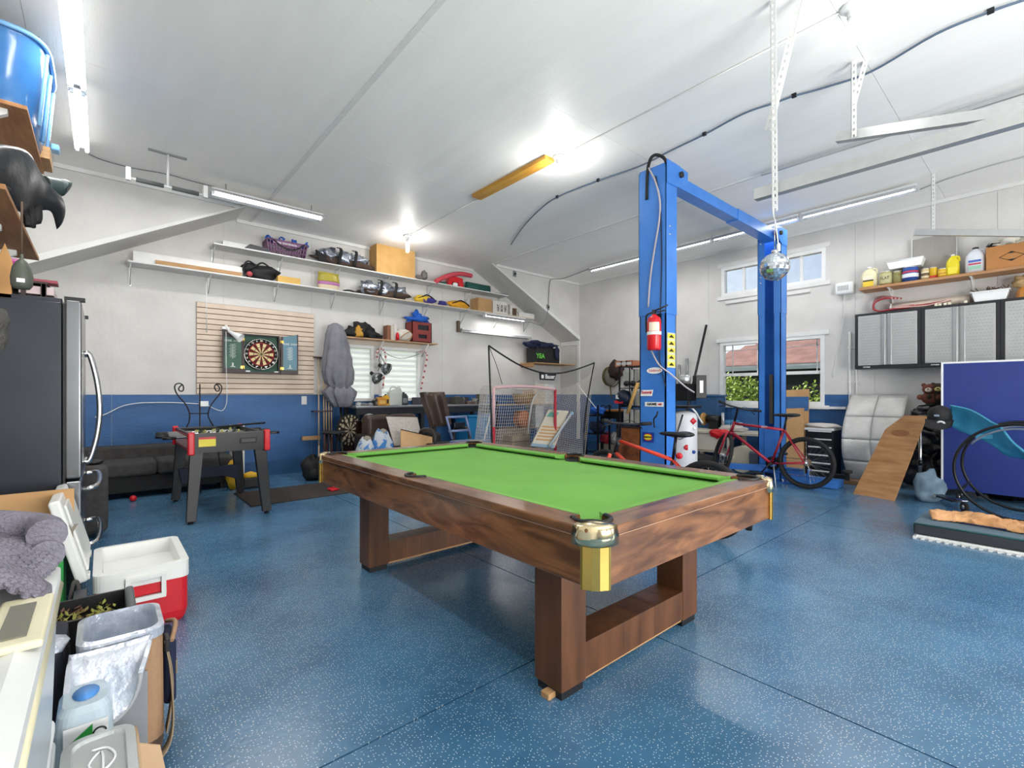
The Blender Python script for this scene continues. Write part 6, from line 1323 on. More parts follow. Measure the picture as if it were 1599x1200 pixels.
box(bm,(b0_ + .02,7.34,sz + .001),(b1_,7.655,sz + .01)); obj('walls',bm,BLACK,bn)
text('marking','YEA',.14,face_mat((b0_ + .14,7.335,sz + .14),(1,0,0),(0,0,1)),mat('lime_green','#6fd04a',.5),bn,bold=.004)
nv = thing('navy_jacket','navy jacket heaped over the black bin in the corner','jacket',(7.55,7.45,zt_))
bm = BM(); ball(bm,((b0_ + b1_) / 2 - .04,7.47,zt_ + .04),(.36,.19,.09),3,.8,1.8,3,zt_ - .0); obj('body',bm,NAVY,nv)
bm = BM(); M = Matrix.Rotation(.25,4,'Y'); ball(bm,(b0_ - .12,7.42,zt_ + .03),(.16,.06,.05),3,.4,2,6,M=M); obj('sleeve',bm,NAVY,nv)
bm = BM(); ball(bm,(b1_ - .1,7.315,zt_ - .1),(.07,.02,.15),3,.4,2,6); obj('sleeve',bm,NAVY,nv)
one('white_roll',(lambda b: (lathe(b,[(0,sz),(.04,sz),(.04,sz + .07),(0,sz + .07)],14,Matrix.Translation((onY(884,560,7.3).x - .03,7.5,0))),b)[1])(BM()),WHITEPL,'white tape roll at the right end of the corner shelf','tape')
# ================================================================ right back corner: desk, tall rack, compressor
def onXr(u,v,X=8.2): return onX(u,v,X)
dk = thing('small_desk','small black desk with an orange wooden top in the back right corner','desk',(7.6,5.6,0)); X0 = 7.5
a,b = onX(936,640,X0),onX(966,640,X0); dz = a.z
bm = BM(); box(bm,(X0,b.y,dz - .03),(XR - .06,a.y,dz)); obj('top',bm,mat('orange_oak','#b5793f',.5,col2='#95602f',vs=4),dk)
bm = BM(); box(bm,(X0 + .02,b.y + .02,dz - .17),(X0 + .04,a.y - .02,dz - .031)); obj('drawer',bm,BLACK,dk,bevel=.004)
bm = BM(); ball(bm,(X0 + .0,(a.y + b.y) / 2,dz - .1),(.015,.02,.015),2); obj('knob',bm,CHROME,dk)
for y in (b.y + .04,a.y - .04):
    for x in (X0 + .04,XR - .12): bm = BM(); box(bm,(x - .025,y - .025,0),(x + .025,y + .025,dz - .031)); obj('leg',bm,BLACK,dk)
for i,u in enumerate((942,951)): 
    p = onX(u,634,X0 + .15); bm = BM(); tube(bm,arc((X0 + .15,p.y,dz + .03),.06,0,PI,10,'YZ'),.01,6); one('steel_clamp',bm,BLKM,('left' if i == 0 else 'right') + ' small dark hoop standing on the orange desk top','hoop',None)
cr2 = thing('tool_cart','black cart with shelves of blue cloth between the rebounder and the desk','cart',(7.2,5.9,0)); a,b = onX(914,640,7.1),onX(934,640,7.1)
for z in (.1,.45,.8): bm = BM(); box(bm,(7.1,b.y,z),(7.48,a.y,z + .02)); obj('shelf_board',bm,BLKM,cr2)
for y in (a.y - .015,b.y + .015):
    for x in (7.115,7.465): bm = BM(); box(bm,(x - .013,y - .013,0),(x + .013,y + .013,1.0)); obj('post',bm,BLKM,cr2)
bm = BM(); ball(bm,(7.28,(a.y + b.y) / 2,.9),(.13,.16,.08),3,.4,2,3,.821); one('blue_rag',bm,BLUEC,'blue rag heaped on the black cart','rag')
bm = BM(); ball(bm,(7.28,(a.y + b.y) / 2,.58),(.13,.16,.11),3,.4,2,5,.471); one('dark_jacket',bm,NAVY,'dark navy cloth bundle on the middle cart shelf','bundle')
hp = thing('ball_bag','white and red ball lying under the small desk','ball',(7.7,5.5,0)); p = onX(952,690,7.6)
for k,(dy,dx,c) in enumerate(((.1,0,'#b92f3a'),(-.1,.05,'#d9d9d2'),(0,.18,'#49535a'))):
    bm = BM(); ball(bm,(7.62 + dx,p.y + dy,.35),(.13,.13,.12),3,.25,2,k); obj('panel',bm,mat('ballp%d' % k,c,.5),hp)
bm = BM(); cbox(bm,(7.75,p.y,.12),(.4,.5,.24)); one('cream_box',bm,mat('cream_box','#a79c8c',.7),'cream grey box on the floor under the small desk','box',bevel=.01)
# fishing net hanging on the wall
ln = thing('landing_net','olive landing net hanging on the right wall above the desk','net',onX(953,590,8.28)); OL = mat('olive_net','#65613f',.8)
c_ = onX(952,588,8.2); bm = BM(); ring = [Vector((8.28,c_.y + .13 * math.cos(t_) * 1.6,c_.z + .22 * math.sin(t_))) for t_ in [2 * PI * i / 24 for i in range(24)]]; tube(bm,ring,.01,6,closed=True); obj('hoop',bm,OL,ln)
net(lambda s,t: (8.2 - .12 * math.sin(PI * s) * math.sin(PI * t),c_.y + .2 * (2 * s - 1) * math.sqrt(max(0,1 - (2 * t - 1) ** 2)),c_.z + .215 * (2 * t - 1)),16,18,'mesh',OL,ln,.004)
bm = BM(); tube(bm,[(8.22,c_.y,c_.z - .22),(8.22,c_.y - .03,c_.z - .47)],.014,8); obj('handle',bm,OL,ln)
bm = BM(); p = onX(961,578,8.1); ball(bm,(8.12,p.y,p.z),(.1,.17,.2),3,.4,2.4,7); one('maroon_hat',bm,BRLD if 'BRLD' in globals() else mat('dark_maroon','#3a2a28',.8),'dark maroon cap hanging beside the landing net','cap')
# tall rack with clutter left of the lift column
tr = thing('wire_rack','tall black rack with white bins left of the nearer lift column','rack',(7.2,4.9,0)); X1 = 7.0; ya,yb = onX(966,600,X1).y,onX(1001,600,X1).y
def z7(v,u=982): return onX(u,v,X1).z
for v in (572,606,635,664):
    z = z7(v); bm = BM(); box(bm,(X1,yb,z - .015),(X1 + .4,ya,z)); obj('shelf_board',bm,BLKM,tr)
for x in (X1 + .012,X1 + .388):
    for y in (ya - .012,yb + .012): bm = BM(); box(bm,(x - .012,y - .012,0),(x + .012,y + .012,z7(572))); obj('post',bm,BLKM,tr)
bm = BM(); y_ = (ya + yb) / 2; box(bm,(X1 - .004,y_ - .01,.3),(X1 + .004,y_ + .01,z7(572))); obj('centre_bar',bm,BLKM,tr)
WB = mat('rack_white','#cfcfcc',.5)
for i,(v0,v1) in enumerate(((574,605),(608,634),(637,663))):
    for j,(s0,s1) in enumerate(((.04,.47),(.53,.96))):
        y0_,y1_ = ya + (yb - ya) * s0,ya + (yb - ya) * s1; zt_,zb_ = z7(v0) - .03,z7(v1) + .001
        t = thing('white_bin','white bin on the tall black rack, %s shelf, %s side' % (('top','second','third')[i],('left','right')[j]),'bin',(X1 + .2,(y0_ + y1_) / 2,zb_),0,'white bins on the rack')
        bm = BM(); box(bm,(X1 + .12,y0_,zb_),(X1 + .38,y1_,zt_)); obj('body',bm,WB,t,bevel=.01)
        bm = BM(); box(bm,(X1 + .115,min(y0_,y1_) + .03,zb_ + .03),(X1 + .12,max(y0_,y1_) - .03,zt_ - .05)); obj('front_label',bm,mat('bin_label','#bdbab2',.6),t)
hm = thing('dark_helmet','dark blue helmet with a red and white visor on the rack','helmet',onX(977,625,X1)); p = onX(977,622,X1 + .06)
bm = BM(); ball(bm,(X1 + .0,p.y,p.z),(.11,.15,.15),3,.12,2,3); obj('shell',bm,mat('helmet_navy','#18243c',.25),hm)
bm = BM(); cbox(bm,(X1 - .10,p.y + .05,p.z + .02),(.01,.09,.07)); obj('badge',bm,SW,hm)
bm = BM(); cbox(bm,(X1 - .09,p.y + .04,p.z - .07),(.01,.18,.05)); obj('chin_bar',bm,SR,hm)
gg = thing('ski_goggles','black goggles hanging at the front of the tall rack','goggles',onX(985,598,X1 - .05))
for dy in (.08,-.05): p = onX(985,599,X1 - .05); bm = BM(); ball(bm,(X1 - .06,p.y + dy,p.z),(.04,.065,.05),2); obj('lens',bm,BLACK,gg)
bm = BM(); tube(bm,smoothpath([(X1 - .05,p.y - .1,p.z),(X1 - .04,p.y - .2,p.z + .05),(X1 - .02,p.y - .28,p.z + .03)],4),.012,6); obj('band',bm,BLACK,gg)
bm = BM(); a,b = onX(996,598,X1 - .05),onX(980,646,X1 - .1); tube(bm,[a,b],.03,8); one('wooden_bat',bm,mat('bat_yellow','#d3a75e',.5),'yellow wooden bat leaning across the front of the tall rack','bat')
for i,(u,c,lab) in enumerate(((972,'#b57a5c','orange brown box on top of the tall rack, left'),(980,'#c9a890','pinkish box on top of the tall rack, middle'),(988,'#a8694a','copper box on top of the tall rack, right'))):
    p = onX(u,566,X1 + .2); bm = BM(); cbox(bm,(X1 + .2,p.y,z7(572) + .055),(.22,.16,.108)); o = one('small_box',bm,mat('topbox%d' % i,c,.6),lab,'box',None,bevel=.004)
    bm = BM(); cbox(bm,(X1 + .088,p.y,z7(572) + .055),(.003,.1,.05)); obj('front_label',bm,WB,o)
fp = thing('framed_board','framed reddish burl wood panel leaning below the tall rack','panel',onX(981,690,6.9)); a,b = onX(965,668,6.85),onX(1003,705,6.85)
bm = BM(); box(bm,(6.85,b.y,.0),(6.87,a.y,a.z)); obj('face',bm,mat('burl_wood','#9a5a30',.4,col2='#5d2f18',vs=7),fp)
for y in (a.y,b.y): bm = BM(); box(bm,(6.84,y - .015,0),(6.875,y + .015,a.z + .01)); obj('frame_stile',bm,mat('dark_cherry','#3a2119',.4),fp)
bm = BM(); box(bm,(6.84,b.y,a.z),(6.875,a.y,a.z + .03)); obj('frame_rail',bm,mat('dark_cherry','#3a2119',.4),fp)
# compressor right of the nearer column (white tank, black pump)
cx,cy = 5.6,3.15; q = atd(1068,700,6.2); cx,cy = q.x,q.y
cp = thing('air_compressor','upright white air compressor with a black pump behind the nearer lift column','compressor',(cx,cy,0)); TK = mat('tank_white','#d5d6da',.35)
def zd(v,d=6.2): return CAMH - (v - HOR) * d / FPX
r = .165
bm = BM(); lathe(bm,[(0,.12),(r * .7,.14),(r,.22),(r,zd(652)),(r * .85,zd(646)),(r * .4,zd(642)),(0,zd(641))],28,Matrix.Translation((cx,cy,0))); obj('tank',bm,TK,cp)
for i in range(3): a = i * 2 * PI / 3; bm = BM(); tube(bm,[(cx + r * .8 * math.cos(a),cy + r * .8 * math.sin(a),.2),(cx + r * .95 * math.cos(a),cy + r * .95 * math.sin(a),0)],.018,6); obj('leg',bm,TK,cp)
vd = Vector((ray(1068)[0],ray(1068)[1],0)).normalized(); rt_ = Vector((C_,-S_,0))
def cpp(u,v,off=0): p = atd(u,v,6.2) ; return p - vd * (r + .005 + off)
for u,v,s_,m,nm in ((1082,657,(.09,.06),SR,'red_label'),(1084,668,(.05,.05),SW,'white_label'),(1072,697,(.07,.07),SR,'red_label'),(1083,704,(.045,.045),SBL,'round_label')):
    p = cpp(u,v); bm = BM(); M = face_mat(p,rt_,(0,0,1)); lathe(bm,[(0,0),(s_[0] / 2,0),(s_[0] / 2,.004),(0,.004)],20 if 'round' in nm or v == 697 else 4,M); obj(nm,bm,m,cp)
bm = BM(); pz0,pz1 = zd(641),zd(628); cbox(bm,(cx,cy,(pz0 + pz1) / 2 - .01),(.34,.3,.03)); obj('pump_plate',bm,BLKM,cp)
for k in range(9): bm = BM(); cbox(bm,(cx - .12 + k * .026,cy - .02,zd(613)),(.014,.2,.22)); obj('cooling_fin',bm,BLKM,cp)
bm = BM(); tube(bm,[(cx - .12,cy - .02,zd(613)),(cx + .1,cy - .02,zd(613))],.075,14); obj('motor',bm,BLACK,cp)
bm = BM(); lathe(bm,[(0,zd(600)),(.07,zd(600)),(.08,zd(590)),(.05,zd(586)),(0,zd(586))],16,Matrix.Translation((cx + .02,cy,0))); obj('cylinder_head',bm,GALV,cp)
bm = BM(); p = atd(1090,608,6.2); M = face_mat(p,rt_,(0,0,1)); cbox(bm,(.02,.03,0),(.14,.3,.12),M); obj('control_box',bm,BLACK,cp,bevel=.006)
bm = BM(); cbox(bm,(.02,.03,.062),(.045,.16,.004),M); obj('control_label',bm,SW,cp)
bm = BM(); p = atd(1085,650,6.15); tube(bm,smoothpath([p + Vector((-.1,0,.12)),p + Vector((.0,-.02,.04)),p + Vector((.1,0,-.02)),p + Vector((.2,.0,-.1))],5),.012,6); obj('pipe',bm,TRIMW,cp)
bm = BM(); tube(bm,[atd(1052,695,5.95),atd(1066,648,6.0)],.013,6); one('dark_rod',bm,mat('dark_steel','#4a4a4c',.35,.8),'dark steel rod leaning across the white compressor tank','rod')
bm = BM(); a,b = onX(1075,625,7.6),onX(1103,507,8.2); a = Vector((7.6,a.y,0.9)); bm.free(); bm = BM(); p0_ = onX(1080,600,7.9); e_ = onX(1103,508,8.22); g_ = onX(1081,606,7.85); d_ = (g_ - e_); tube(bm,[e_ + d_ * (e_.z / -d_.z),e_],.022,8); one('black_pole',bm,BLKM,'long black pole leaning against the right wall beside the lower window','pole')
for i,(u,v0) in enumerate(((1061,570),(1073,560))): bm = BM(); tube(bm,[onX(u,625,8.2),onX(u,v0,8.25)],.025,8); one('grey_pipe',bm,GREYM,('left' if i == 0 else 'right') + ' short grey pipe standing behind the compressor','pipe')
# ================================================================ bench and things along the right wall
rbn_ = thing('side_bench','white topped workbench along the right wall below the window','workbench',(7.9,3.9,0)); bxz = onX(1100,673,7.62).z
y1_,y0_ = onX(1088,673,7.62).y,2.95
bm = BM(); box(bm,(7.62,y0_,bxz - .04),(XR - .06,y1_ + .3,bxz)); obj('top',bm,mat('bench_cream','#cfc8b8',.5),rbn_,bevel=.004)
for y in (y0_ + .05,(y0_ + y1_) / 2,y1_ + .2):
    for x in (7.66,8.2): bm = BM(); box(bm,(x - .03,y - .03,0),(x + .03,y + .03,bxz - .041)); obj('leg',bm,mat('bench_cream','#cfc8b8',.5),rbn_)
bm = BM(); box(bm,(7.7,y0_,.25),(8.2,y1_ + .2,.28)); obj('lower_shelf',bm,mat('bench_cream','#cfc8b8',.5),rbn_)
gr_ = thing('bench_grinder','bench grinder with a wire wheel on the right wall bench','grinder',onX(1118,668,7.85)); g = onX(1116,655,7.85)
bm = BM(); tube(bm,[(7.85,g.y + .12,g.z),(7.85,g.y - .1,g.z)],.07,16); obj('motor',bm,BLACK,gr_)
bm = BM(); lathe(bm,[(0,-.02),(.12,-.02),(.12,.02),(0,.02)],28,Matrix.Translation((7.8,g.y - .16,g.z)) @ Matrix.Rotation(PI / 2,4,'X') @ Matrix.Rotation(.5,4,'Y')); obj('grinding_wheel',bm,GALV,gr_)
bm = BM(); lathe(bm,[(0,-.025),(.10,-.02),(.11,0),(.10,.02),(0,.025)],24,Matrix.Translation((7.8,g.y + .17,g.z)) @ Matrix.Rotation(PI / 2,4,'X')); obj('wire_wheel',bm,mat('brass_wire','#b58a4a',.6,.3),gr_)
bm = BM(); cbox(bm,(7.86,g.y,(g.z + bxz) / 2 - .03),(.14,.16,max(.05,g.z - bxz) - .0)); obj('pedestal',bm,BLACK,gr_)
bl_ = thing('blue_plastic_tub','dark blue tub on the bench at the left of the lower window','tub',onX(1108,640,7.95)); a,b = onX(1085,617,7.95),onX(1121,650,7.95)
bm = BM(); box(bm,(7.95,b.y,bxz + .001),(8.25,a.y,a.z - .03)); obj('body',bm,mat('tub_blue','#2f567f',.5),bl_,bevel=.02); bm = BM(); box(bm,(7.93,b.y - .02,a.z - .03),(8.27,a.y + .02,a.z)); obj('lid',bm,mat('tub_lid','#35618d',.4),bl_,bevel=.01)
bm = BM(); p = onX(1118,672,7.55); ball(bm,(7.585,p.y,bxz - .03),(.035,.12,.07),3,.5,2,2); ball(bm,(7.585,p.y - .12,bxz - .0),(.03,.09,.04),3,.5,2,4); one('red_glove',bm,REDP,'red glove hanging over the edge of the right wall bench','glove')
bm = BM(); p = onX(1135,664,7.75); ball(bm,(7.78,p.y - .08,bxz + .05),(.1,.2,.06),3,.6,2,9,bxz + .001); one('white_rag',bm,mat('rag_white','#d2cdc6',.8,bump=.5,bs=20),'white rag heaped on the bench beside the red glove','rag')
bt2 = thing('blue_cylinder','teal blue cylinder lying on the bench under the window','cylinder',onX(1138,650,8.0)); p = onX(1135,652,8.05); bm = BM(); tube(bm,[(8.05,p.y + .12,bxz + .09),(8.05,p.y - .2,bxz + .09)],.088,18); obj('body',bm,mat('teal_blue','#3f7fae',.4),bt2); bm = BM(); tube(bm,[(8.05,p.y - .2,bxz + .09),(8.05,p.y - .25,bxz + .09)],.05,14); obj('cap',bm,SW,bt2)
# things under that bench
bm = BM(); p = onX(1100,700,7.72)
wbk = thing('white_tub','off white tub under the right wall bench','tub',(7.75,p.y,.281)); prism(bm,[(p.y - .22,.281),(p.y + .2,.281),(p.y + .26,.62),(p.y - .28,.62)],7.66,7.95,'X'); obj('body',bm,mat('tub_offwhite','#cfc9bd',.5),wbk,bevel=.01); bm = BM(); box(bm,(7.645,p.y - .29,.60),(7.965,p.y + .27,.63)); obj('rim',bm,mat('tub_offwhite','#cfc9bd',.5),wbk)
bm = BM(); ball(bm,(7.3,p.y + .1,.12),(.22,.5,.13),3,.5,1.6,4,0); one('black_tarp',bm,BAGB,'black tarp bundle on the floor in front of the white tub','tarp')
cwh = thing('child_seat','cream and grey rounded tool case between the red bike and the bench','case',(7.0,3.2,0)); q = atd(1160,715,6.9)
bm = BM(); lathe(bm,[(0,-.09),(.2,-.09),(.2,.09),(0,.09)],28,Matrix.Translation((7.45,q.y + .15,.23)) @ Matrix.Rotation(PI / 2,4,'Y'),smooth=False); obj('drum',bm,mat('drum_cream','#c9c0aa',.6),cwh)
bm = BM(); cbox(bm,(7.42,q.y - .12,.2),(.22,.3,.34)); obj('housing',bm,mat('dusty_slate','#5c646e',.6),cwh,bevel=.03)
# cardboard sheets between column and window
for i,(u0,u1,v0,X,lab) in enumerate(((1231,1254,637,7.75,'tall brown cardboard sheet leaning behind the far lift column'),(1231,1261,608,8.05,'taller cardboard sheet behind, against the blue wall'))):
    a,b = onX(u0,v0,X + .15),onX(u1,v0,X + .15); t = thing('cardboard_sheet',lab,'cardboard',(X,(a.y + b.y) / 2,0),0,'cardboard sheets')
    y0a,y1a = b.y - .02,a.y + .12
    bm = BM(); M = Matrix.Translation((X,0,0)) @ Matrix.Rotation(.12,4,'Y'); hh = a.z / math.cos(.12); prism(bm,[(y0a - .03,0.002),(y1a,0.002),(y1a,hh - .02),(y0a,hh)],0,.012,'X',M); obj('sheet',bm,CARD,t)
    if i == 1: bm = BM(); prism(bm,[(y0a - .001,hh - .34),(y1a - .001,hh - .34),(y1a - .001,hh - .12),(y0a + .001,hh - .12)],-.002,0,'X',M); obj('blue_band',bm,BLUEP,t)
wr = thing('black_shelf_unit','black cabinet with white trim and shelves against the right wall','shelf unit',(8.0,2.3,0)); XA = 7.85; a,b = onX(1256,668,XA),onX(1302,668,XA); zt_ = a.z
ya_,yb_ = a.y,b.y
bm = BM(); box(bm,(XA,yb_,zt_ - .03),(XR - .06,ya_,zt_)); obj('top',bm,SHW,wr)
bm = BM(); box(bm,(XA + .01,yb_ + .01,.05),(XR - .08,ya_ - .01,zt_ - .031)); obj('body',bm,mat('cab_black','#16161a',.4),wr)
for k in range(6): bm = BM(); z = .1 + k * .115; box(bm,(XA - .004,yb_ + .03,z),(XA + .01,ya_ - .05,z + .018)); obj('white_rail',bm,SHW,wr)
bm = BM(); box(bm,(XA,yb_ + .01,0),(XA + .02,ya_ - .01,.05)); obj('plinth',bm,BLACK,wr)
bm = BM(); box(bm,(8.2,onX(1318,640,8.2).y - .02,1.0),(8.28,onX(1256,630,8.2).y,1.035)); one('white_batten',bm,TRIMW,'long white batten lying along the blue wall right of the window','batten')
bm = BM(); p = onX(1282,664,7.95); ball(bm,(8.0,(ya_ + yb_) / 2,zt_ + .03),(.1,.22,.04),3,.4,2,2,zt_ + .001); one('white_cloth',bm,mat('rag_white','#d2cdc6',.8),'white folded cloth on the black shelf unit','cloth')
# ================================================================ steel wall cabinets and the wood shelf above
DB = mat('cabinet_black','#26272b',.35); SP = mat('tread_plate','#b9bab9',.35,.35)
CX,cz0_,cz1_ = 8.0,1.571,2.339
ed = [onX(u,500,CX).y for u in (1335,1438.7,1562.6)]; ed.append(ed[2] - .714)
for i in range(3):
    ya_,yb_ = ed[i],ed[i + 1] + .004
    t = thing('wall_cabinet',('steel wall cabinet with tread plate doors, leftmost in the row','steel wall cabinet with tread plate doors, middle of the row','steel wall cabinet with tread plate doors, cut by the photo\'s right edge')[i],'cabinet',(8.14,(ya_ + yb_) / 2,cz0_),0,'steel wall cabinets')
    bm = BM(); box(bm,(CX + .02,yb_,cz0_),(XR - .009,ya_,cz1_)); obj('carcass',bm,DB,t)
    bm = BM(); fw = .035
    for r_ in rects_minus((yb_,cz0_),(ya_,cz1_),[(yb_ + fw,cz0_ + .045,ya_ - fw,cz1_ - .03)]): box(bm,(CX,r_[0],r_[1]),(CX + .02,r_[2],r_[3]))
    obj('face_frame',bm,DB,t,bevel=.003)
    m_ = (ya_ + yb_) / 2
    for s in (1,-1):
        o0,o1 = (m_ + .002,ya_ - fw - .002) if s > 0 else (yb_ + fw + .002,m_ - .002)
        bm = BM(); box(bm,(CX - .006,o0,cz0_ + .048),(CX + .016,o1,cz1_ - .033)); d = obj('door',bm,SP,t,bevel=.002)
        hy = m_ + s * .035; bm = BM(); box(bm,(CX - .02,hy - .022,cz0_ + .048),(CX - .006,hy + .022,cz1_ - .033)); obj('handle',bm,mat('brushed_alu','#a9acae',.3,.8),d,bevel=.004)
        bm = BM(); rows,cols = 17,7
        for r_ in range(rows):
            for c_ in range(cols):
                y = min(o0,o1) + (.03 if s < 0 else .075) + (abs(o1 - o0) - .11) * (c_ + .5 * (r_ % 2)) / (cols - .5); z = cz0_ + .08 + (cz1_ - cz0_ - .15) * r_ / (rows - 1); a_ = .5 if (r_ + c_) % 2 else -.5
                cbox(bm,(0,0,0),(.003,.022,.006),Matrix.Translation((CX - .0065,y,z)) @ Matrix.Rotation(a_,4,'X'))
        obj('raised_tread',bm,mat('tread_mark','#a2a3a3',.35,.4),d,kind='stuff')
    bm = BM(); box(bm,(CX - .003,ya_ - .18,cz0_ + .012),(CX,ya_ - .09,cz0_ + .034)); pl = obj('name_plate',bm,DB,t)
    text('lettering','DEWALT',.024,face_mat((CX - .004,ya_ - .135,cz0_ + .023),(0,-1,0),(0,0,1)),SW,pl,bold=.0008) if False else text('lettering','XTREME',.022,face_mat((CX - .004,ya_ - .135,cz0_ + .023),(0,-1,0),(0,0,1)),SW,t,bold=.0008)
wsh = thing('wood_shelf','raw wooden plank shelf above the steel wall cabinets','shelf',(8.15,.9,2.67)); zs2 = 2.70; yL = onX(1342,455,8.0).y
bm = BM(); box(bm,(7.98,-1.0,zs2 - .035),(XR - .009,yL,zs2)); obj('plank',bm,mat('shelf_pine','#c19168',.6,col2='#a97c55',vs=4,stretch=(6,1,6)),wsh,bevel=.003)
for u in (1386,1515):
    y = onX(u,460,8.0).y; bm = BM(); box(bm,(8.02,y - .012,zs2 - .042),(XR - .01,y + .012,zs2 - .036)); box(bm,(XR - .016,y - .012,zs2 - .25),(XR - .01,y + .012,zs2 - .04)); tube(bm,smoothpath([(8.04,y,zs2 - .045),(8.12,y,zs2 - .07),(8.24,y,zs2 - .16),(XR - .014,y,zs2 - .24)],4),.008,5); obj('bracket',bm,TRIMW,wsh)
XS = 8.1
def ys_(u): return onX(u,430,XS).y
def hs_(u,v): return onX(u,v,XS).z - zs2
gp = thing('metal_sheet','flat grey metal panel standing behind the paint cans','panel',(8.22,ys_(1458),zs2)); a,b = onX(1424,380,8.22),onX(1494,364,8.22)
bm = BM(); box(bm,(8.22,b.y,zs2),(8.24,a.y,onX(1458,369,8.22).z)); obj('sheet',bm,mat('panel_grey','#9a9690',.5),gp)
for y in (a.y,b.y): bm = BM(); box(bm,(8.21,y - .006,zs2),(8.245,y + .006,onX(1458,369,8.22).z + .005)); obj('rim',bm,GALV,gp)
def can(u0,u1,vt,col,lab,bands=(),name='paint_can',cat='can',txt=None):
    y = ys_((u0 + u1) / 2); r = abs(ys_(u0) - ys_(u1)) / 2 * .96; h = hs_((u0 + u1) / 2,vt + 3); t = thing(name,lab,cat,(XS,y,zs2)); M = Matrix.Translation((XS,y,zs2))
    r = min(r,.085)
    bm = BM(); lathe(bm,[(0,.001),(r,.001),(r,h - .008),(r * .97,h),(r * .9,h - .004),(0,h - .004)],24,M); obj('body',bm,mat('can_' + col[1:],col,.35),t)
    for z0,z1,c in bands: bm = BM(); lathe(bm,[(r + .0008,h * z0),(r + .0012,h * z0 + .001),(r + .0012,h * z1),(r + .0008,h * z1)],24,M); obj('label_band',bm,mat('band_' + c[1:],c,.5),t)
    bm = BM(); lathe(bm,[(r * .99,h - .01),(r * 1.02,h - .005),(r * .99,h)],24,M); obj('rim',bm,GALV,t)
    if txt: text('lettering',txt,r * .8,face_mat((XS - r - .002,y,zs2 + h * .5),(0,-1,0),(0,0,1)),SB if txt != 'KILZ' else SW,t,sx=.8)
    return t
can(1373,1394,422,'#a7a070','olive green paint can with white lettering on the wood shelf',((.15,.85,'#b9b48a'),),txt='FLAT')
can(1394,1409,421,'#9a9462','small olive tin squeezed between the olive and the blue can',((.2,.8,'#868150'),))
can(1408,1435,415,'#2b4f98','blue paint can with a red and white label',((.3,.55,'#dfe3ea'),(.62,.72,'#c03540')),txt=None)
can(1438,1452,417,'#cdbb8a','cream and brown printed can left of the yellow cans',((.2,.75,'#e4d8b4'),(.35,.6,'#6b4a2a')))
can(1451,1464,415,'#d9b327','tall yellow can behind the cream printed can',((.1,.3,'#c0392b'),))
can(1464,1482,417,'#e2b62c','small yellow can with red lettering',((.25,.7,'#e8c64a'),(.4,.5,'#c04a2a')))
def jug(u0,u1,vt,body,cap,lab,label_cols=(),name='jug',w=.07,hx=1,neck=.6):
    ya,yb = ys_(u0),ys_(u1); y = (ya + yb) / 2; r = (ya - yb) / 2 * .97; h = hs_((u0 + u1) / 2,vt); t = thing(name,lab,'jug',(XS,y,zs2)); z = zs2
    bm = BM(); k = 20; pr = [(.001,1,1),(.55,1,1),(.68,.92,.95),(.82,.6,.75),(.9,.28,.35),(.95,.25,.25)]; rings = []
    for f,a_,b_ in pr:
        rings.append([bm.verts.new((XS + w * b_ * math.copysign(abs(math.cos(q_)) ** .6,math.cos(q_)),y + r * a_ * math.copysign(abs(math.sin(q_)) ** .6,math.sin(q_)),z + h * f + .001)) for q_ in [2 * PI * i / k for i in range(k)]])
    for A,B in zip(rings,rings[1:]):
        for i in range(k): bm.faces.new((A[i],A[(i + 1) % k],B[(i + 1) % k],B[i])).smooth = True
    bm.faces.new(rings[0]); bm.faces.new(rings[-1][::-1]); obj('body',bm,body,t)
    bm = BM(); lathe(bm,[(0,z + h * .94),(r * .32,z + h * .94),(r * .32,z + h),(0,z + h)],14,Matrix.Translation((XS,y,0))); obj('cap',bm,cap,t)
    bm = BM(); tube(bm,smoothpath([(XS,y - r * .25,z + h * .9),(XS,y - r * .85,z + h * .85),(XS,y - r * .9,z + h * .65)],5),.013,8); obj('handle',bm,body,t)
    for f0,f1,c in label_cols: bm = BM(); box(bm,(XS - w - .002,y - r * .62,z + h * f0),(XS - w + .002,y + r * .62,z + h * f1)); obj('label_panel',bm,mat('lab_' + c[1:],c,.5),t)
    return t
jug(1344,1371,418,mat('jug_cream','#d9d3b0',.4),WHITEPL,'white and yellow printed jug at the left end of the wood shelf',((.06,.3,'#e3c441'),(.3,.36,'#2c2a28'),(.38,.55,'#e6dfc8')),w=.06)
jug(1477,1499,398,mat('jug_yellow','#e6d42a',.35),WHITEPL,'bright yellow jug with a white top behind the small yellow can',((.1,.4,'#f0e04a'),),w=.06)
jug(1507,1540,387,mat('jug_milky','#dfe2ea',.35),BLACK,'large milky white jug with a black cap on the wood shelf',((.12,.26,'#9cc7b0'),(.3,.36,'#c0485a'),(.4,.48,'#4a6ab8')),w=.085)
tp = thing('white_tray','white plastic tray resting on top of the paint cans','tray',(XS,ys_(1414),zs2 + .3)); zc = zs2 + max(hs_(1383,425),hs_(1421,418)) + .003; ya_,yb_ = ys_(1388),ys_(1442)
bm = BM(); prism(bm,[(ya_ - .02,zc),(yb_ + .02,zc),(yb_,zc + .1),(yb_ - .012,zc + .1),(yb_ + .015,zc + .008),(ya_ - .015,zc + .008),(ya_ + .012,zc + .1),(ya_,zc + .1)],XS - .07,XS + .09,'X'); obj('trough',bm,WHITEPL,tp)
for x in (XS - .07,XS + .085): bm = BM(); prism(bm,[(ya_ - .02,zc),(yb_ + .02,zc),(yb_ - .012,zc + .1),(ya_ + .012,zc + .1)],x - .003,x + .003,'X'); obj('side_wall',bm,WHITEPL,tp)
bm = BM(); tube(bm,[(XS - .075,ya_ + .012,zc + .1),(XS - .075,yb_ - .012,zc + .1)],.007,6); obj('rim',bm,WHITEPL,tp)
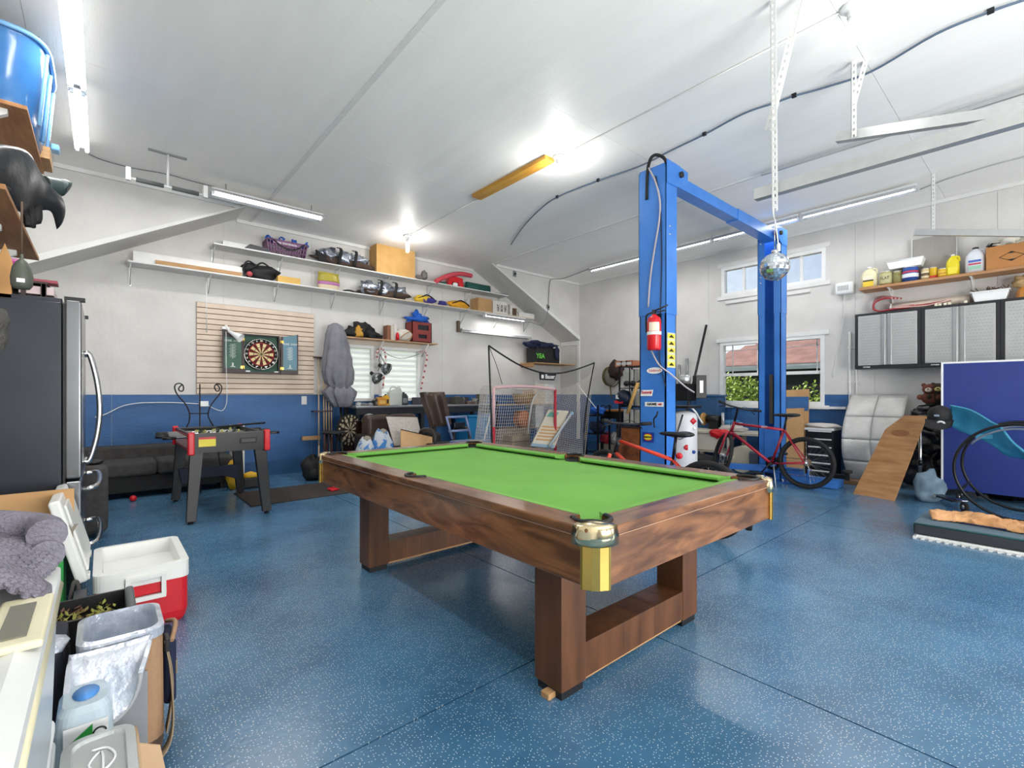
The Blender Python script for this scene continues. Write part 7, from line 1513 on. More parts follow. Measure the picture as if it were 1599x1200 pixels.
# brown printed carton at the right
y0_,y1_ = ys_(1541),ys_(1541) - .46; hb = onX(1560,384,8.0).z - zs2
pc_ = thing('printed_carton','brown carton printed with a black diamond at the right end of the wood shelf','carton',(8.12,(y0_ + y1_) / 2,zs2)); BC = mat('carton_brown','#b87f4a',.75)
for a_,b_ in (((8.0,y1_),(8.006,y0_)),((8.26,y1_),(8.266,y0_)),((8.006,y1_),(8.26,y1_ + .006)),((8.006,y0_ - .006),(8.26,y0_))): 
    bm = BM(); box(bm,(a_[0],a_[1],zs2 + .001),(b_[0],b_[1],zs2 + hb)); obj('side',bm,BC,pc_)
M = face_mat((7.999,(y0_ + y1_) / 2 + .02,zs2 + hb * .48),(0,-1,0),(0,0,1)); bm = BM()
dpts = [(-.1,0),(0,.055),(.1,0),(0,-.055)]
for i in range(4): tube(bm,[M @ Vector((*dpts[i],.001)),M @ Vector((*dpts[(i + 1) % 4],.001))],.0025,4)
obj('diamond_outline',bm,SB,pc_)
for s in (1,-1): bm = BM(); prism(bm,[(-.03,s * .035),(.03,s * .035),(0,s * .055)],.001,.002,'Z',M); obj('diamond_tip',bm,SB,pc_)
for i in range(3):
    bm = BM(); MM = M @ Matrix.Translation((.14 + i * .022,hb * .34,.001)); 
    for r_ in rects_minus((-.008,-.015),(.008,.015),[(-.005,-.012,.005,.012)]): box(bm,(r_[0],r_[1],0),(r_[2],r_[3],.001),MM)
    obj('handling_mark',bm,SB,pc_)
t = thing('crumpled_towels','pale crumpled cloths spilling out of the printed carton','cloth',(8.13,(y0_ + y1_) / 2,zs2 + hb))
for i,(dy,sx_,sz_,c) in enumerate(((-.06,.09,.06,'#c9c3b8'),(-.16,.1,.07,'#d6d0c4'),(-.27,.09,.06,'#c2bcae'))):
    bm = BM(); ball(bm,(8.13,y0_ + dy - .04,zs2 + hb + .02),(.11,sx_,sz_),3,.9,2,i + 2); obj('fold',bm,mat('towel%d' % i,c,.85),t)
bm = BM(); ball(bm,(8.1,y0_ - .07,zs2 + hb + .03),(.08,.07,.035),3,.6,2,8); one('black_gloves',bm,BLACK,'black glove at the left corner of the printed carton','glove')
bm = BM(); ball(bm,(8.1,y1_ - .12,zs2 + .12),(.1,.1,.12),3,.5,1.8,4,zs2); one('green_sack',bm,mat('sack_dark','#6b6148',.8),'brown green sack right of the printed carton','sack')
# on the steel cabinets: red cables, long bundle, white planter, orange heap
zk = cz1_
for k in range(7):
    bm = BM(); y0 = onX(1366 + k * 2,480,8.05).y; X_ = 8.08 + .02 * k; R_ = .075 + .006 * k
    cpt = onX(1378,474,X_); base = [(X_,cpt.y - .30 - .02 * k,zk + .03 + .01 * k),(X_,cpt.y - .1,zk + .03),(X_,cpt.y + .02,zk + .022),(X_,cpt.y + .1,zk + .06 + .008 * k),(X_,cpt.y + .08,zk + .15 + .01 * k),(X_,cpt.y - .02,zk + .19 + .008 * k),(X_,cpt.y - .09 - .02 * k,zk + .18)]
    tube(bm,smoothpath(base,5),.011,6); o = obj('cord_loop',bm,mat('cord_red','#a02a35',.6) if k % 2 == 0 else mat('cord_pink','#d9b4ae',.6)); 
    if k == 0: ck = thing('cord_bundle','coiled red and white striped cords on the steel cabinets','cord',(8.1,cpt.y,zk)); LT = root_matrix(ck).inverted()
    o.data.transform(LT); o.parent = ck
for k in range(5):
    bm = BM(); X_ = 8.05 + k * .03; tube(bm,smoothpath([onX(1395,481,X_) * 1,(X_,onX(1420,475,X_).y,zk + .035 + .01 * k),(X_,onX(1450,470,X_).y,zk + .03 + .02 * (k % 2)),(X_,onX(1485,466,X_).y,zk + .07)],4),.009,6); o = obj('cord_tail',bm,mat('cord_red','#a02a35',.6) if k % 2 else mat('cord_pink','#d9b4ae',.6)); o.data.transform(LT); o.parent = ck
rp = thing('rolled_paper','long beige roll lying on the steel cabinets behind the cords','roll',(8.2,.9,zk)); ya_,yb_ = onX(1392,470,8.2).y,onX(1515,470,8.2).y
bm = BM(); tube(bm,[(8.2,ya_,zk + .065),(8.2,yb_,zk + .065)],.06,16); obj('tube',bm,mat('paper_beige','#d8cabb',.7),rp); bm = BM(); tube(bm,[(8.2,ya_ + .01,zk + .065),(8.2,ya_ - .01,zk + .065)],.062,16); obj('end_cap',bm,WHITEPL,rp)
for i,u in enumerate((1462,1468,1476,1483,1508)):
    y = onX(u,470,8.02).y; bm = BM(); cbox(bm,(8.03,y,zk + .016),(.05,.03,.03)); one('socket_cube',bm,mat('yellowed_white','#e2dcc6',.5),'small cream plug cube on the cabinet edge, %s from the left' % ('first','second','third','fourth','fifth')[i],'plug','plug cubes on the cabinets',bevel=.003)
wt = thing('white_planter','long white tub of twigs on top of the steel cabinets','tub',(8.12,onX(1545,460,8.05).y,zk)); ya_,yb_ = onX(1518,460,8.02).y,onX(1574,460,8.02).y
bm = BM(); prism(bm,[(ya_ - .02,zk + .001),(yb_ + .02,zk + .001),(yb_ - .01,zk + .12),(ya_ + .01,zk + .12)],8.03,8.22,'X'); obj('body',bm,WHITEPL,wt,bevel=.008,segs=3)
bm = BM(); box(bm,(8.015,yb_ - .02,zk + .112),(8.235,ya_ + .02,zk + .125)); obj('rim',bm,WHITEPL,wt,bevel=.003)
bm = BM()
for i in range(16): y = ya_ + (yb_ - ya_) * rnd.random(); tube(bm,[(8.06 + rnd.random() * .12,y,zk + .12),(8.04 + rnd.random() * .14,y + rnd.uniform(-.08,.08),zk + .15 + rnd.random() * .03)],.006,4)
obj('twigs',bm,mat('twig_brown','#5c4a3a',.8),wt,kind='stuff')
oh = thing('orange_heap','amber coloured lampshade on the cabinets at the right edge','lampshade',(8.1,onX(1592,460,8.05).y - .05,zk)); y = onX(1592,460,8.05).y - .06
bm = BM(); lathe(bm,[(0,zk + .001),(.1,zk + .001),(.09,zk + .08),(.06,zk + .13),(.02,zk + .15),(0,zk + .15)],10,Matrix.Translation((8.12,y,0)),smooth=False); obj('amber_glass',bm,mat('amber','#c9853a',.3),oh)
bm = BM(); ball(bm,(8.12,y + .0,zk + .2),(.09,.12,.07),3,.6,2,4); obj('straw_wrap',bm,mat('straw','#b99a6c',.8),oh)
# ================================================================ bent white insulation sheet, plywood, bags, scooter, table, lounger, mat
q1,q2 = onX(1320,617,8.2),onX(1416,618,8.2)
wsx = thing('insulation_sheet','large bent white quilted sheet leaning on the right wall','sheet',(7.9,1.6,0)); WQ = mat('quilt_white','#d3d2ce',.75,col2='#c2c0bc',vs=6,bump=.3,bs=14)
ya_,yb_ = onX(1328,640,8.15).y,onX(1418,640,8.15).y
def prof_(t): z = 1.22 * t; return 8.2 - .42 * math.sin(PI * min(1,t * 1.02)) ** .9 - .12 * (1 - t),z
for r_ in range(4):
    for c_ in range(2):
        bm = BM()
        def f(s,t,r_=r_,c_=c_):
            tt = (r_ + .012 + .976 * t) / 4; x,z = prof_(tt); y = ya_ + (yb_ - ya_) * (c_ + .01 + .98 * s) / 2
            pu_ = .012 * math.sin(PI * s) ** .4 * math.sin(PI * t) ** .4 if 0 < s < 1 and 0 < t < 1 else 0
            return (x - pu_,y,z)
        grid(bm,f,8,8,.012); obj('quilt_panel',bm,WQ,wsx)
pw = thing('plywood_sheet','brown plywood offcut with a clipped corner leaning at the right','plywood',(7.0,1.4,0)); A = [onZ(1332,771,.0),onZ(1396,783,.0)]
topz = lambda u,v,X: onX(u,v,X)
P3 = [A[0],A[1],onX(1447,650,7.36),onX(1410,646,7.40),onX(1375,664,7.30)]
n0 = (P3[1] - P3[0]).cross(P3[2] - P3[0]).normalized()
for i in (3,4): P3[i] = P3[i] - n0 * (P3[i] - P3[0]).dot(n0)
bm = BM(); V0 = [bm.verts.new(p) for p in P3]; sgn = 1 if n0.x > 0 else -1; V1 = [bm.verts.new(p + n0 * sgn * .015) for p in P3]; bm.faces.new(V0); bm.faces.new(V1[::-1])
for i in range(5): bm.faces.new((V0[i],V0[(i + 1) % 5],V1[(i + 1) % 5],V1[i]))
obj('sheet',bm,PLY,pw); nx = n0 * -sgn * .001
c_ = P3[0] * .16 + P3[2] * .5 + P3[4] * .34; ud = (P3[1] - P3[0]).normalized(); wd_ = n0.cross(ud).normalized(); bm = BM(); bm.faces.new([bm.verts.new(c_ + nx * 1.5 + ud * .1 * math.cos(t_) + wd_ * .045 * math.sin(t_)) for t_ in [2 * PI * i / 20 for i in range(20)]]); obj('knot_patch',bm,mat('knot_brown','#8a5a34',.6),pw)
GB_ = mat('garbage_black','#141416',.28,bump=.8,bs=18)
bgs = [((7.98,1.12,.30),(.22,.26,.30)),((7.9,1.0,.66),(.2,.26,.20)),((7.95,.98,.96),(.2,.26,.13)),((7.93,.45,.36),(.23,.3,.36)),((7.95,.6,.92),(.2,.24,.17))]
for i,(c,s) in enumerate(bgs):
    t = thing('garbage_bag',('black garbage bag on the floor behind the plywood','black garbage bag in the middle of the pile by the dark table','flat black garbage bag on top of the pile','black garbage bag behind the blue table','black garbage bag under the teddy bears')[i],'bag',(c[0],c[1],c[2] - s[2]),0,'black garbage bags')
    bm = BM(); ball(bm,c,s,4,.5,2.6,i + 3,0 if i in (0,3) else None); obj('sack',bm,GB_,t)
    bm = BM(); ball(bm,(c[0] - .05,c[1] + .03,c[2] + s[2] * .95),(.04,.05,.05),2,.8,2,i); obj('knot',bm,GB_,t)
bm = BM(); ball(bm,(7.18,.98,.14),(.2,.14,.2),3,.4,1.8,5,0); t = one('blue_grey_bag',bm,mat('slate_cloth','#7f96a6',.7,col2='#6a8092',bump=.4,bs=18),'pale blue grey cloth bag on the floor beside the plywood','bag',loc=(7.18,.98,0))
for i,(u,v,c1_,c2_,lab) in enumerate(((1452,608,'#6f3f31','#d9c8b6','brown plush bear with a pale face on top of the black bags'),(1467,607,'#3a2f24','#cdb96a','dark plush bear with a yellow snout beside the brown one'))):
    p = onX(u,v,7.75); t = thing('plush_bear',lab,'plush toy',(7.75,p.y,p.z - .1)); m1,m2 = mat('plush%d' % i,c1_,.95,bump=.8,bs=90),mat('snout%d' % i,c2_,.9)
    bm = BM(); ball(bm,(7.75,p.y,p.z),(.06,.075,.065),3); obj('head',bm,m1,t)
    bm = BM(); ball(bm,(7.69,p.y + .005,p.z - .01),(.03,.035,.028),2); obj('snout',bm,m2,t)
    bm = BM(); ball(bm,(7.662,p.y + .005,p.z + .0),(.01,.012,.009),1); obj('nose',bm,BLACK,t)
    for s in (1,-1): bm = BM(); ball(bm,(7.76,p.y + s * .06,p.z + .05),(.016,.025,.025),2); obj('ear',bm,m1,t); bm = BM(); ball(bm,(7.695,p.y + s * .028,p.z + .022),(.008,.008,.008),1); obj('eye',bm,BLACK,t)
    bm = BM(); ball(bm,(7.78,p.y,p.z - .11),(.08,.09,.08),3); obj('torso',bm,m1,t)
    for s in (1,-1): bm = BM(); ball(bm,(7.72,p.y + s * .09,p.z - .1),(.05,.03,.035),2); obj('arm',bm,m1,t)
# kick scooter
p = onZ(1437,777,0); px,py = p.x,p.y
sc_ = thing('kick_scooter','chrome kick scooter standing before the black bags','scooter',(px,py,0)); zt_ = onX(1437,680,px).z
bm = BM(); tube(bm,[(px,py,.12),(px,py,zt_ + .09)],.016,10); obj('steering_tube',bm,CHROME,sc_)
bm = BM(); tube(bm,[(px,py + .05,zt_ + .08),(px,py - .05,zt_ + .12)],.013,8); h_ = obj('handlebar',bm,BLACK,sc_)
bm = BM(); tube(bm,[(px,py,.38),(px,py,.44)],.024,10); obj('clamp',bm,BLKM,sc_)
e = onZ(1506,800,0); dv = Vector((e.x - px,e.y - py,0)); dn = dv.normalized(); M = Matrix.Translation((px,py,0)) @ Matrix.Rotation(math.atan2(dv.y,dv.x),4,'Z'); L_ = dv.length
bm = BM(); cbox(bm,(L_ * .52,0,.09),(L_ * .7,.11,.02),M); obj('deck',bm,BLKM,sc_,bevel=.004); bm = BM(); tube(bm,[M @ Vector((0,0,.22)),M @ Vector((L_ * .2,0,.09))],.016,8); obj('neck',bm,CHROME,sc_)
for x in (0,L_):
    for dz,rr,m_,nm in ((0,.05,RUB,'wheel'),):
        bm = BM(); lathe(bm,[(.02,-.014),(rr,-.012),(rr,.012),(.02,.014)],24,M @ Matrix.Translation((x,0,.05)) @ Matrix.Rotation(PI / 2,4,'X')); w = obj('wheel',bm,RUB,sc_); bm = BM(); lathe(bm,[(0,-.018),(.022,-.018),(.022,.018),(0,.018)],16,M @ Matrix.Translation((x,0,.05)) @ Matrix.Rotation(PI / 2,4,'X')); obj('hub',bm,CHROME,w)
for s in (1,-1): bm = BM(); cbox(bm,(-.0,s * .022,.09),(.03,.005,.12),M); obj('fork_blade',bm,CHROME,sc_)
bm = BM(); cbox(bm,(L_ * .93,0,.115),(.12,.05,.006),M); obj('rear_brake',bm,CHROME,sc_)
text('lettering','razor',.05,M @ Matrix.Translation((L_ * .45,-.056,.09)) @ Matrix.Rotation(PI / 2,4,'X'),SW,sc_)
# black cap on the lounger's cloth end / handlebar
cpn = onX(1467,648,7.0); cc = Vector((7.0,cpn.y,cpn.z)); capt = thing('baseball_cap','black baseball cap with a round white badge beside the blue cloth','cap',cc)
bm = BM(); M = Matrix.Translation(cc) @ Matrix.Rotation(-.25,4,'Y'); lathe(bm,[(.105,-.05),(.107,-.02),(.1,.03),(.075,.075),(.03,.1),(0,.104)],24,M); obj('crown',bm,BAGB,capt)
bm = BM(); grid(bm,lambda s,t: M @ Vector((-.02 - .16 * t * math.sin(PI * (.12 + .76 * s)) - .085 * math.sin(PI * s),.118 * math.cos(PI * s) * (1 - .1 * t),-.045 - .06 * t + .015 * math.sin(PI * s))),14,6,.006); obj('brim',bm,BAGB,capt)
bm = BM(); lathe(bm,[(.014,0),(.036,0),(.036,.003),(.014,.003)],20,M @ Matrix.Translation((-.155,-.03,-.05)) @ Matrix.Rotation(-2.0,4,'Y')); obj('round_badge',bm,SW,capt)
bm = BM(); cbox(bm,(0,0,0),(.004,.045,.02),M @ Matrix.Translation((-.104,.01,.02))); obj('small_emblem',bm,mat('emblem_grey','#8fa0b8',.5),capt)
# table-tennis table folded upright
XT = 7.45; ya_ = onX(1469.5,700,XT).y; zl,zh = onX(1470,763,XT).z,onX(1470,566,XT).z
tt = thing('table_tennis_table','big dark blue folded table tennis table with white edge lines','game table',(XT,ya_ - .7,0)); TTB = mat('tt_blue','#2c3c84',.32,col2='#27367a',vs=2)
for k,x in enumerate((XT,XT + .09)):
    bm = BM(); box(bm,(x,ya_ - 1.37,zl),(x + .02,ya_,zh)); tp_ = obj('table_half',bm,TTB,tt)
    bm = BM(); 
    xa = x - .002
    for a_,b_ in (((ya_ - .02,zl),(ya_,zh)),((ya_ - 1.37,zl),(ya_ - 1.35,zh))): box(bm,(xa,a_[0],a_[1]),(x,b_[0],b_[1]))
    box(bm,(xa,ya_ - 1.35,zh - .02),(x,ya_ - .02,zh)); obj('edge_line',bm,SW,tp_)
bm = BM(); box(bm,(XT + .025,ya_ - 1.3,zl + .3),(XT + .085,ya_ - .1,zl + .34)); obj('undercarriage',bm,BLKM,tt)
for y in (ya_ - .15,ya_ - 1.22):
    bm = BM(); box(bm,(XT - .05,y - .02,.09),(XT + .2,y + .02,.13)); obj('foot_bar',bm,BLKM,tt); bm = BM(); box(bm,(XT + .035,y - .02,.13),(XT + .075,y + .02,zl + .32)); obj('leg',bm,BLKM,tt)
    for x in (XT - .03,XT + .18): bm = BM(); lathe(bm,[(0,-.012),(.045,-.012),(.045,.012),(0,.012)],20,Matrix.Translation((x,y,.045)) @ Matrix.Rotation(PI / 2,4,'X')); w = obj('castor',bm,RUB,tt); bm = BM(); lathe(bm,[(0,-.015),(.02,-.015),(.02,.015),(0,.015)],14,Matrix.Translation((x,y,.045)) @ Matrix.Rotation(PI / 2,4,'X')); obj('castor_hub',bm,CHROME,w)
# rocking ring lounger with turquoise sling
rl = thing('ring_lounger','ring shaped rocking lounger with a turquoise fabric sling','lounge chair',(6.7,.24,0)); TUR = mat('turquoise_sling','#4fb3d8',.7,col2='#3f9fc4',vs=5,bump=.3,bs=60); RX,RR = 6.6,.46; ryc = onX(1592,740,RX).y; rzc = RR + .012
for k,x in enumerate((RX,RX + .62)):
    bm = BM(); tube(bm,arc((x,ryc,rzc),RR,0,2 * PI,56,'YZ')[:-1],.014,8,closed=True); rg = obj('ring',bm,BLKM,rl)
    bm = BM(); tube(bm,arc((x + .03,ryc,rzc),RR - .045,PI * .2,PI * 1.35,30,'YZ'),.010,8); obj('inner_tube',bm,mat('grey_tube','#7f8896',.3,.4),rl)
    a_ = 2.45; bm = BM(); cbox(bm,(x + .015,ryc + (RR - .022) * math.cos(a_),rzc + (RR - .022) * math.sin(a_)),(.06,.05,.07),); obj('clamp',bm,BLACK,rl)
for a_ in (-.5,PI + .5): bm = BM(); tube(bm,[(RX,ryc + RR * math.cos(a_),rzc + RR * math.sin(a_)),(RX + .62,ryc + RR * math.cos(a_),rzc + RR * math.sin(a_))],.013,8); obj('cross_tube',bm,BLKM,rl)
# sling: from the cap down through the ring
sl_t = [onX(u,v,x) for u,v,x in ((1484,634,7.0),(1515,641,6.95),(1548,660,6.8),(1562,668,6.7),(1580,690,6.65),(1599,706,6.6),(1640,740,6.6))]
sl_b = [onX(u,v,x) for u,v,x in ((1482,664,7.12),(1500,674,7.12),(1525,684,7.0),(1545,693,6.95),(1572,712,6.9),(1599,718,6.9),(1640,745,6.9))]
A_,B_ = smoothpath(sl_t,4),smoothpath(sl_b,4)
def sl_f(s,t):
    k = s * (len(A_) - 1); i = min(int(k),len(A_) - 2); a_ = A_[i].lerp(A_[i + 1],k - i); b_ = B_[i].lerp(B_[i + 1],k - i); q_ = a_.lerp(b_,t); q_.x += .05 * math.sin(PI * t) + .02 * math.sin(s * 14) * math.sin(PI * t); return q_
bm = BM(); grid(bm,sl_f,30,8,.008); obj('sling',bm,TUR,rl)
bm = BM(); tube(bm,A_,.012,6); obj('sling_hem',bm,mat('teal_hem','#3f93b4',.6),rl)
bm = BM(); p = onX(1537,682,6.82); cbox(bm,p,(.02,.13,.05)); obj('tie_buckle',bm,mat('teal_hem','#3f93b4',.6),rl,bevel=.006)
# mat with jigsaw edge and towel
mt = thing('gym_mat','thick grey black mattress pad on the floor at the right edge','mattress',(5.55,0,0)); my1 = .82
bm = BM(); box(bm,(5.24,-1.0,.028),(5.83,my1,.125)); obj('pad',bm,mat('pad_dark','#33363c',.75),mt,bevel=.018,segs=3)
bm = BM(); box(bm,(5.245,-.99,.122),(5.825,my1 - .006,.131)); obj('top_cover',bm,mat('pad_top','#5a6f7c',.8,bump=.3,bs=80),mt,bevel=.003)
bm = BM(); tube(bm,[(5.243,-.99,.118),(5.243,my1 - .004,.118),(5.83,my1 - .004,.118)],.006,6); obj('teal_piping',bm,mat('piping_teal','#1f5a55',.6),mt)
fmx = thing('foam_tiles','white foam mat with a jigsaw edge under the grey mattress pad','mat',(5.5,-.1,0)); bm = BM(); pts_ = []; y = my1 + .0
pts_.append((5.22,y))
n_ = 34
for i in range(n_):
    y0_ = my1 - i * .05; pts_ += [(5.22,y0_),(5.19,y0_ - .006),(5.19,y0_ - .026),(5.22,y0_ - .03)]
pts_ += [(5.22,my1 - n_ * .05),(5.8,my1 - n_ * .05),(5.8,my1)]
prism(bm,pts_[1:],.0,.014,'Z'); obj('sheet',bm,mat('foam_white','#dfe0de',.7),fmx)
bm = BM(); box(bm,(5.235,-.95,.0141),(5.8,my1 - .02,.027)); obj('second_layer',bm,mat('foam_white','#dfe0de',.7),fmx)
tw = thing('orange_towel','peach orange towel crumpled along the grey mattress pad','towel',(5.6,.1,.13)); bm = BM()
def tw_(s,t):
    y = .72 - 1.35 * s; x = 5.42 + .3 * t + .05 * math.sin(9 * s) + .04 * noise.noise(Vector((s * 16,t * 4,7))); z = .137 + abs(math.sin(PI * t)) ** .6 * (.03 + .028 * abs(math.sin(11 * s + 4 * t)) + .03 * abs(noise.noise(Vector((s * 22,t * 6,0))))) + .02 * abs(noise.noise(Vector((s * 40,t * 12,3)))); return (x,y + .03 * math.sin(6 * t),max(z,.136))
grid(bm,tw_,110,26,.008); obj('cloth',bm,mat('towel_peach','#dca878',.95,col2='#cf9866',vs=9,bump=.8,bs=110),tw)
bm = BM(); tube(bm,smoothpath([(5.44,.55,.142),(5.42,.35,.145),(5.44,.2,.142)],4),.007,5); obj('dark_hem',bm,NAVY,tw)
bm = BM(); p = onZ(1352,752,0); lathe(bm,[(0,.0),(.06,.002),(.06,.05),(0,.05)],18,Matrix.Translation((p.x,p.y,0))); one('black_puck',bm,RUB,'round black rubber pad on the floor left of the plywood','pad')
bm = BM(); p = onZ(1338,757,0); cbox(bm,(p.x,p.y + .1,.03),(.2,.3,.058)); one('wood_scrap',bm,mat('scrap_brown','#7a5a42',.8),'brown wood scrap on the floor below the bent white sheet','wood',bevel=.006)
# ================================================================ bicycles
def bike(px,py,rz,WB,R,m1,m2,label,steer=0,saddle=(.27,.93),bar=(.86,1.0),tt=(.78,.72),bb=(.42,.28),kick=True):
    t = thing('bicycle',label,'bicycle',(px,py,0),rz)
    def T(name,pts,r,m=m1,par=None,n=8):
        bm = BM(); tube(bm,pts,r,n); return obj(name,bm,m,par or t,world=False)
    hub = (0,0,R); BBp = (bb[0],0,bb[1]); hx = WB - .17; ht = (hx - .02,0,tt[0] + .03); hb = (hx + .03,0,tt[0] - .12); st = (saddle[0],0,tt[1]); fh = (WB,0,R)
    T('down_tube',[hb,BBp],.021,m1); T('top_tube',[(ht[0],0,tt[0]),st],.018,m1); T('seat_tube',[BBp,st],.017,m2); T('head_tube',[ht,hb],.022,m2)
    for s in (1,-1):
        T('chain_stay',[BBp,(0,s * .06,R)],.011,m1); T('seat_stay',[(st[0],s * .01,st[2]),(0,s * .06,R)],.010,m1)
    T('seat_post',[st,(saddle[0] - .03,0,saddle[1] - .03)],.014,BLKM)
    bm = BM(); z = saddle[1]; x = saddle[0] - .04
    for k in range(2): ball(bm,(x - .06,(.038,-.038)[k],z - .005),(.085,.05,.026),3)
    ball(bm,(x + .05,0,z - .008),(.13,.03,.022),3); obj('saddle',bm,BLACK,t,world=False)
    T('saddle_rail',[(x - .09,0,z - .02),(x - .03,0,z - .05),(x + .09,0,z - .02)],.006,GALV)
    # steering assembly as an own frame
    ax = Vector((ht[0] - fh[0],0,ht[2] - fh[2] * .0 - 0)); piv = Vector(hb); axis = (Vector(ht) - Vector(hb)).normalized(); MS = Matrix.Translation(piv) @ Matrix.Rotation(steer,4,axis) @ Matrix.Translation(-piv)
    S = lambda p: MS @ Vector(p)
    T('fork_crown',[S(hb),S((hb[0] + .01,0,hb[2] - .04))],.03,m2)
    for s in (1,-1): T('fork_blade',[S((hb[0] + .01,s * .055,hb[2] - .02)),S((WB,s * .055,R))],[.019,.012],m1)
    T('stem',[S(ht),S((ht[0] + .0,0,bar[1] - .02)),S((bar[0] + .05,0,bar[1]))],.015,BLKM)
    T('handlebar',[S((bar[0] + .0,.30,bar[1] + .02)),S((bar[0] + .04,.12,bar[1])),S((bar[0] + .04,-.12,bar[1])),S((bar[0] + .0,-.30,bar[1] + .02))],.012,BLKM)
    for s in (1,-1):
        T('grip',[S((bar[0],s * .30,bar[1] + .02)),S((bar[0] + .022,s * .20,bar[1] + .01))],.018,RUB)
        T('brake_lever',[S((bar[0] + .03,s * .18,bar[1] - .01)),S((bar[0] + .07,s * .25,bar[1] - .04))],.006,BLKM)
        T('brake_cable',smoothpath([S((bar[0] + .03,s * .17,bar[1])),S((bar[0] + .14,s * .08,bar[1] + .03)),S((hb[0] + .08,0,hb[2] + .08)),S((hb[0] + .02,s * .03,hb[2] - .1))],4),.003,BLACK,n=4)
    for k,(c,M0) in enumerate((((0,0,R),Matrix.Identity(4)),((WB,0,R),MS))):
        q = M0 @ Matrix.Translation(c) @ Matrix.Rotation(PI / 2,4,'X')
        bm = BM(); pr = [(R - .012,-.016),(R - .004,-.022),(R - .05 + .01,-.02),(R - .05,-.012),(R - .05,.012),(R - .04,.02),(R - .004,.022),(R - .0,.01),(R,-.01),(R - .004,-.022)]
        lathe(bm,[(R - .05,-.012),(R - .045,-.022),(R - .02,-.027),(R - .003,-.017),(R,0),(R - .003,.017),(R - .02,.027),(R - .045,.022),(R - .05,.012),(R - .05,-.012)],48,q); w = obj('tyre',bm,RUB,t,world=False)
        bm = BM(); lathe(bm,[(R - .062,-.01),(R - .05,-.012),(R - .05,.012),(R - .062,.01),(R - .062,-.01)],48,q); obj('rim',bm,mat('rim_dark','#3a3a3c',.3,.7),w,world=False)
        bm = BM(); lathe(bm,[(0,-.05),(.014,-.05),(.016,-.03),(.026,-.028),(.018,0),(.026,.028),(.016,.03),(.014,.05),(0,.05)],14,q); obj('hub',bm,GALV,w,world=False)
        bm = BM()
        for i in range(32):
            a = 2 * PI * i / 32; b = a + (.55 if i % 4 < 2 else -.55); s = .026 if i % 2 else -.026
            tube(bm,[q @ Vector((.024 * math.cos(b),.024 * math.sin(b),s)),q @ Vector(((R - .06) * math.cos(a),(R - .06) * math.sin(a),0))],.0013,3,cap=False)
        obj('spokes',bm,CHROME,w,kind='stuff',world=False)
    # drivetrain on the right side (local -y) : seen side is +y here, so mirrored chainset on both
    M = Matrix.Translation(BBp) @ Matrix.Rotation(PI / 2,4,'X')
    bm = BM(); lathe(bm,[(.05,-.0465),(.092,-.0465),(.092,-.0435),(.05,-.0435)],28,Matrix.Translation(BBp) @ Matrix.Rotation(-PI / 2,4,'X')); lathe(bm,[(0,-.06),(.022,-.06),(.022,.06),(0,.06)],12,M); obj('chainset',bm,BLKM,t,world=False)
    for s,a in ((1,-.9),(-1,PI - .9)):
        e = (bb[0] + .17 * math.cos(a),s * .075,bb[1] + .17 * math.sin(a)); T('crank',[(bb[0],s * .065,bb[1]),e],.011,BLKM)
        bm = BM(); cbox(bm,(e[0],e[1] + s * .05,e[2]),(.09,.08,.022)); obj('pedal',bm,BLACK,t,world=False)
    bm = BM(); lathe(bm,[(.015,.034),(.055,.036),(.04,.05),(.015,.052)],24,Matrix.Translation(hub) @ Matrix.Rotation(PI / 2,4,'X')); obj('cassette',bm,mat('rusty_gear','#7a6248',.5,.6),t,world=False)
    T('chain',[(bb[0],.045 * -1,bb[1] + .09),(0,-.045,R + .04)],.004,BLKM,n=4); T('chain',[(bb[0],-.045,bb[1] - .09),(.03,-.045,R - .1)],.004,BLKM,n=4)
    bm = BM(); cbox(bm,(.02,-.055,R - .09),(.03,.02,.11)); obj('derailleur',bm,BLKM,t,world=False)
    if kick: T('kickstand',[(bb[0] - .05,.06,bb[1]),(bb[0] - .12,.17,.0)],.008,GALV)
    return t
RED_ = mat('bike_red','#a61c33',.3); REDD = mat('bike_dark_red','#8a1a2c',.3); ORG = mat('bike_orange','#e2452e',.3); BKB = mat('bike_black','#1a1a1c',.3)
b1 = bike(6.86,2.14,PI / 2,1.10,.335,RED_,REDD,'red mountain bicycle parked in front of the far blue lift column',-.85,(.26,.95),(.84,1.03),(.80,.745))
text('lettering','CCM',.035,face_mat((6.836,2.64,.775),(0,-1,.08),(0,.08,1)),SW,b1)
b2 = bike(3.87,1.94,PI / 2,1.10,.33,ORG,BKB,'orange and black bicycle parked behind the pool table',-.25,(.33,.87),(.80,.93),(.76,.63))
bm = BM(); lathe(bm,[(0,0),(.028,0),(.028,.02),(0,.022)],14,Matrix.Translation((3.83,2.18,.68)) @ Matrix.Rotation(-PI / 2,4,'Y')); obj('rear_reflector',bm,REDP,b2)
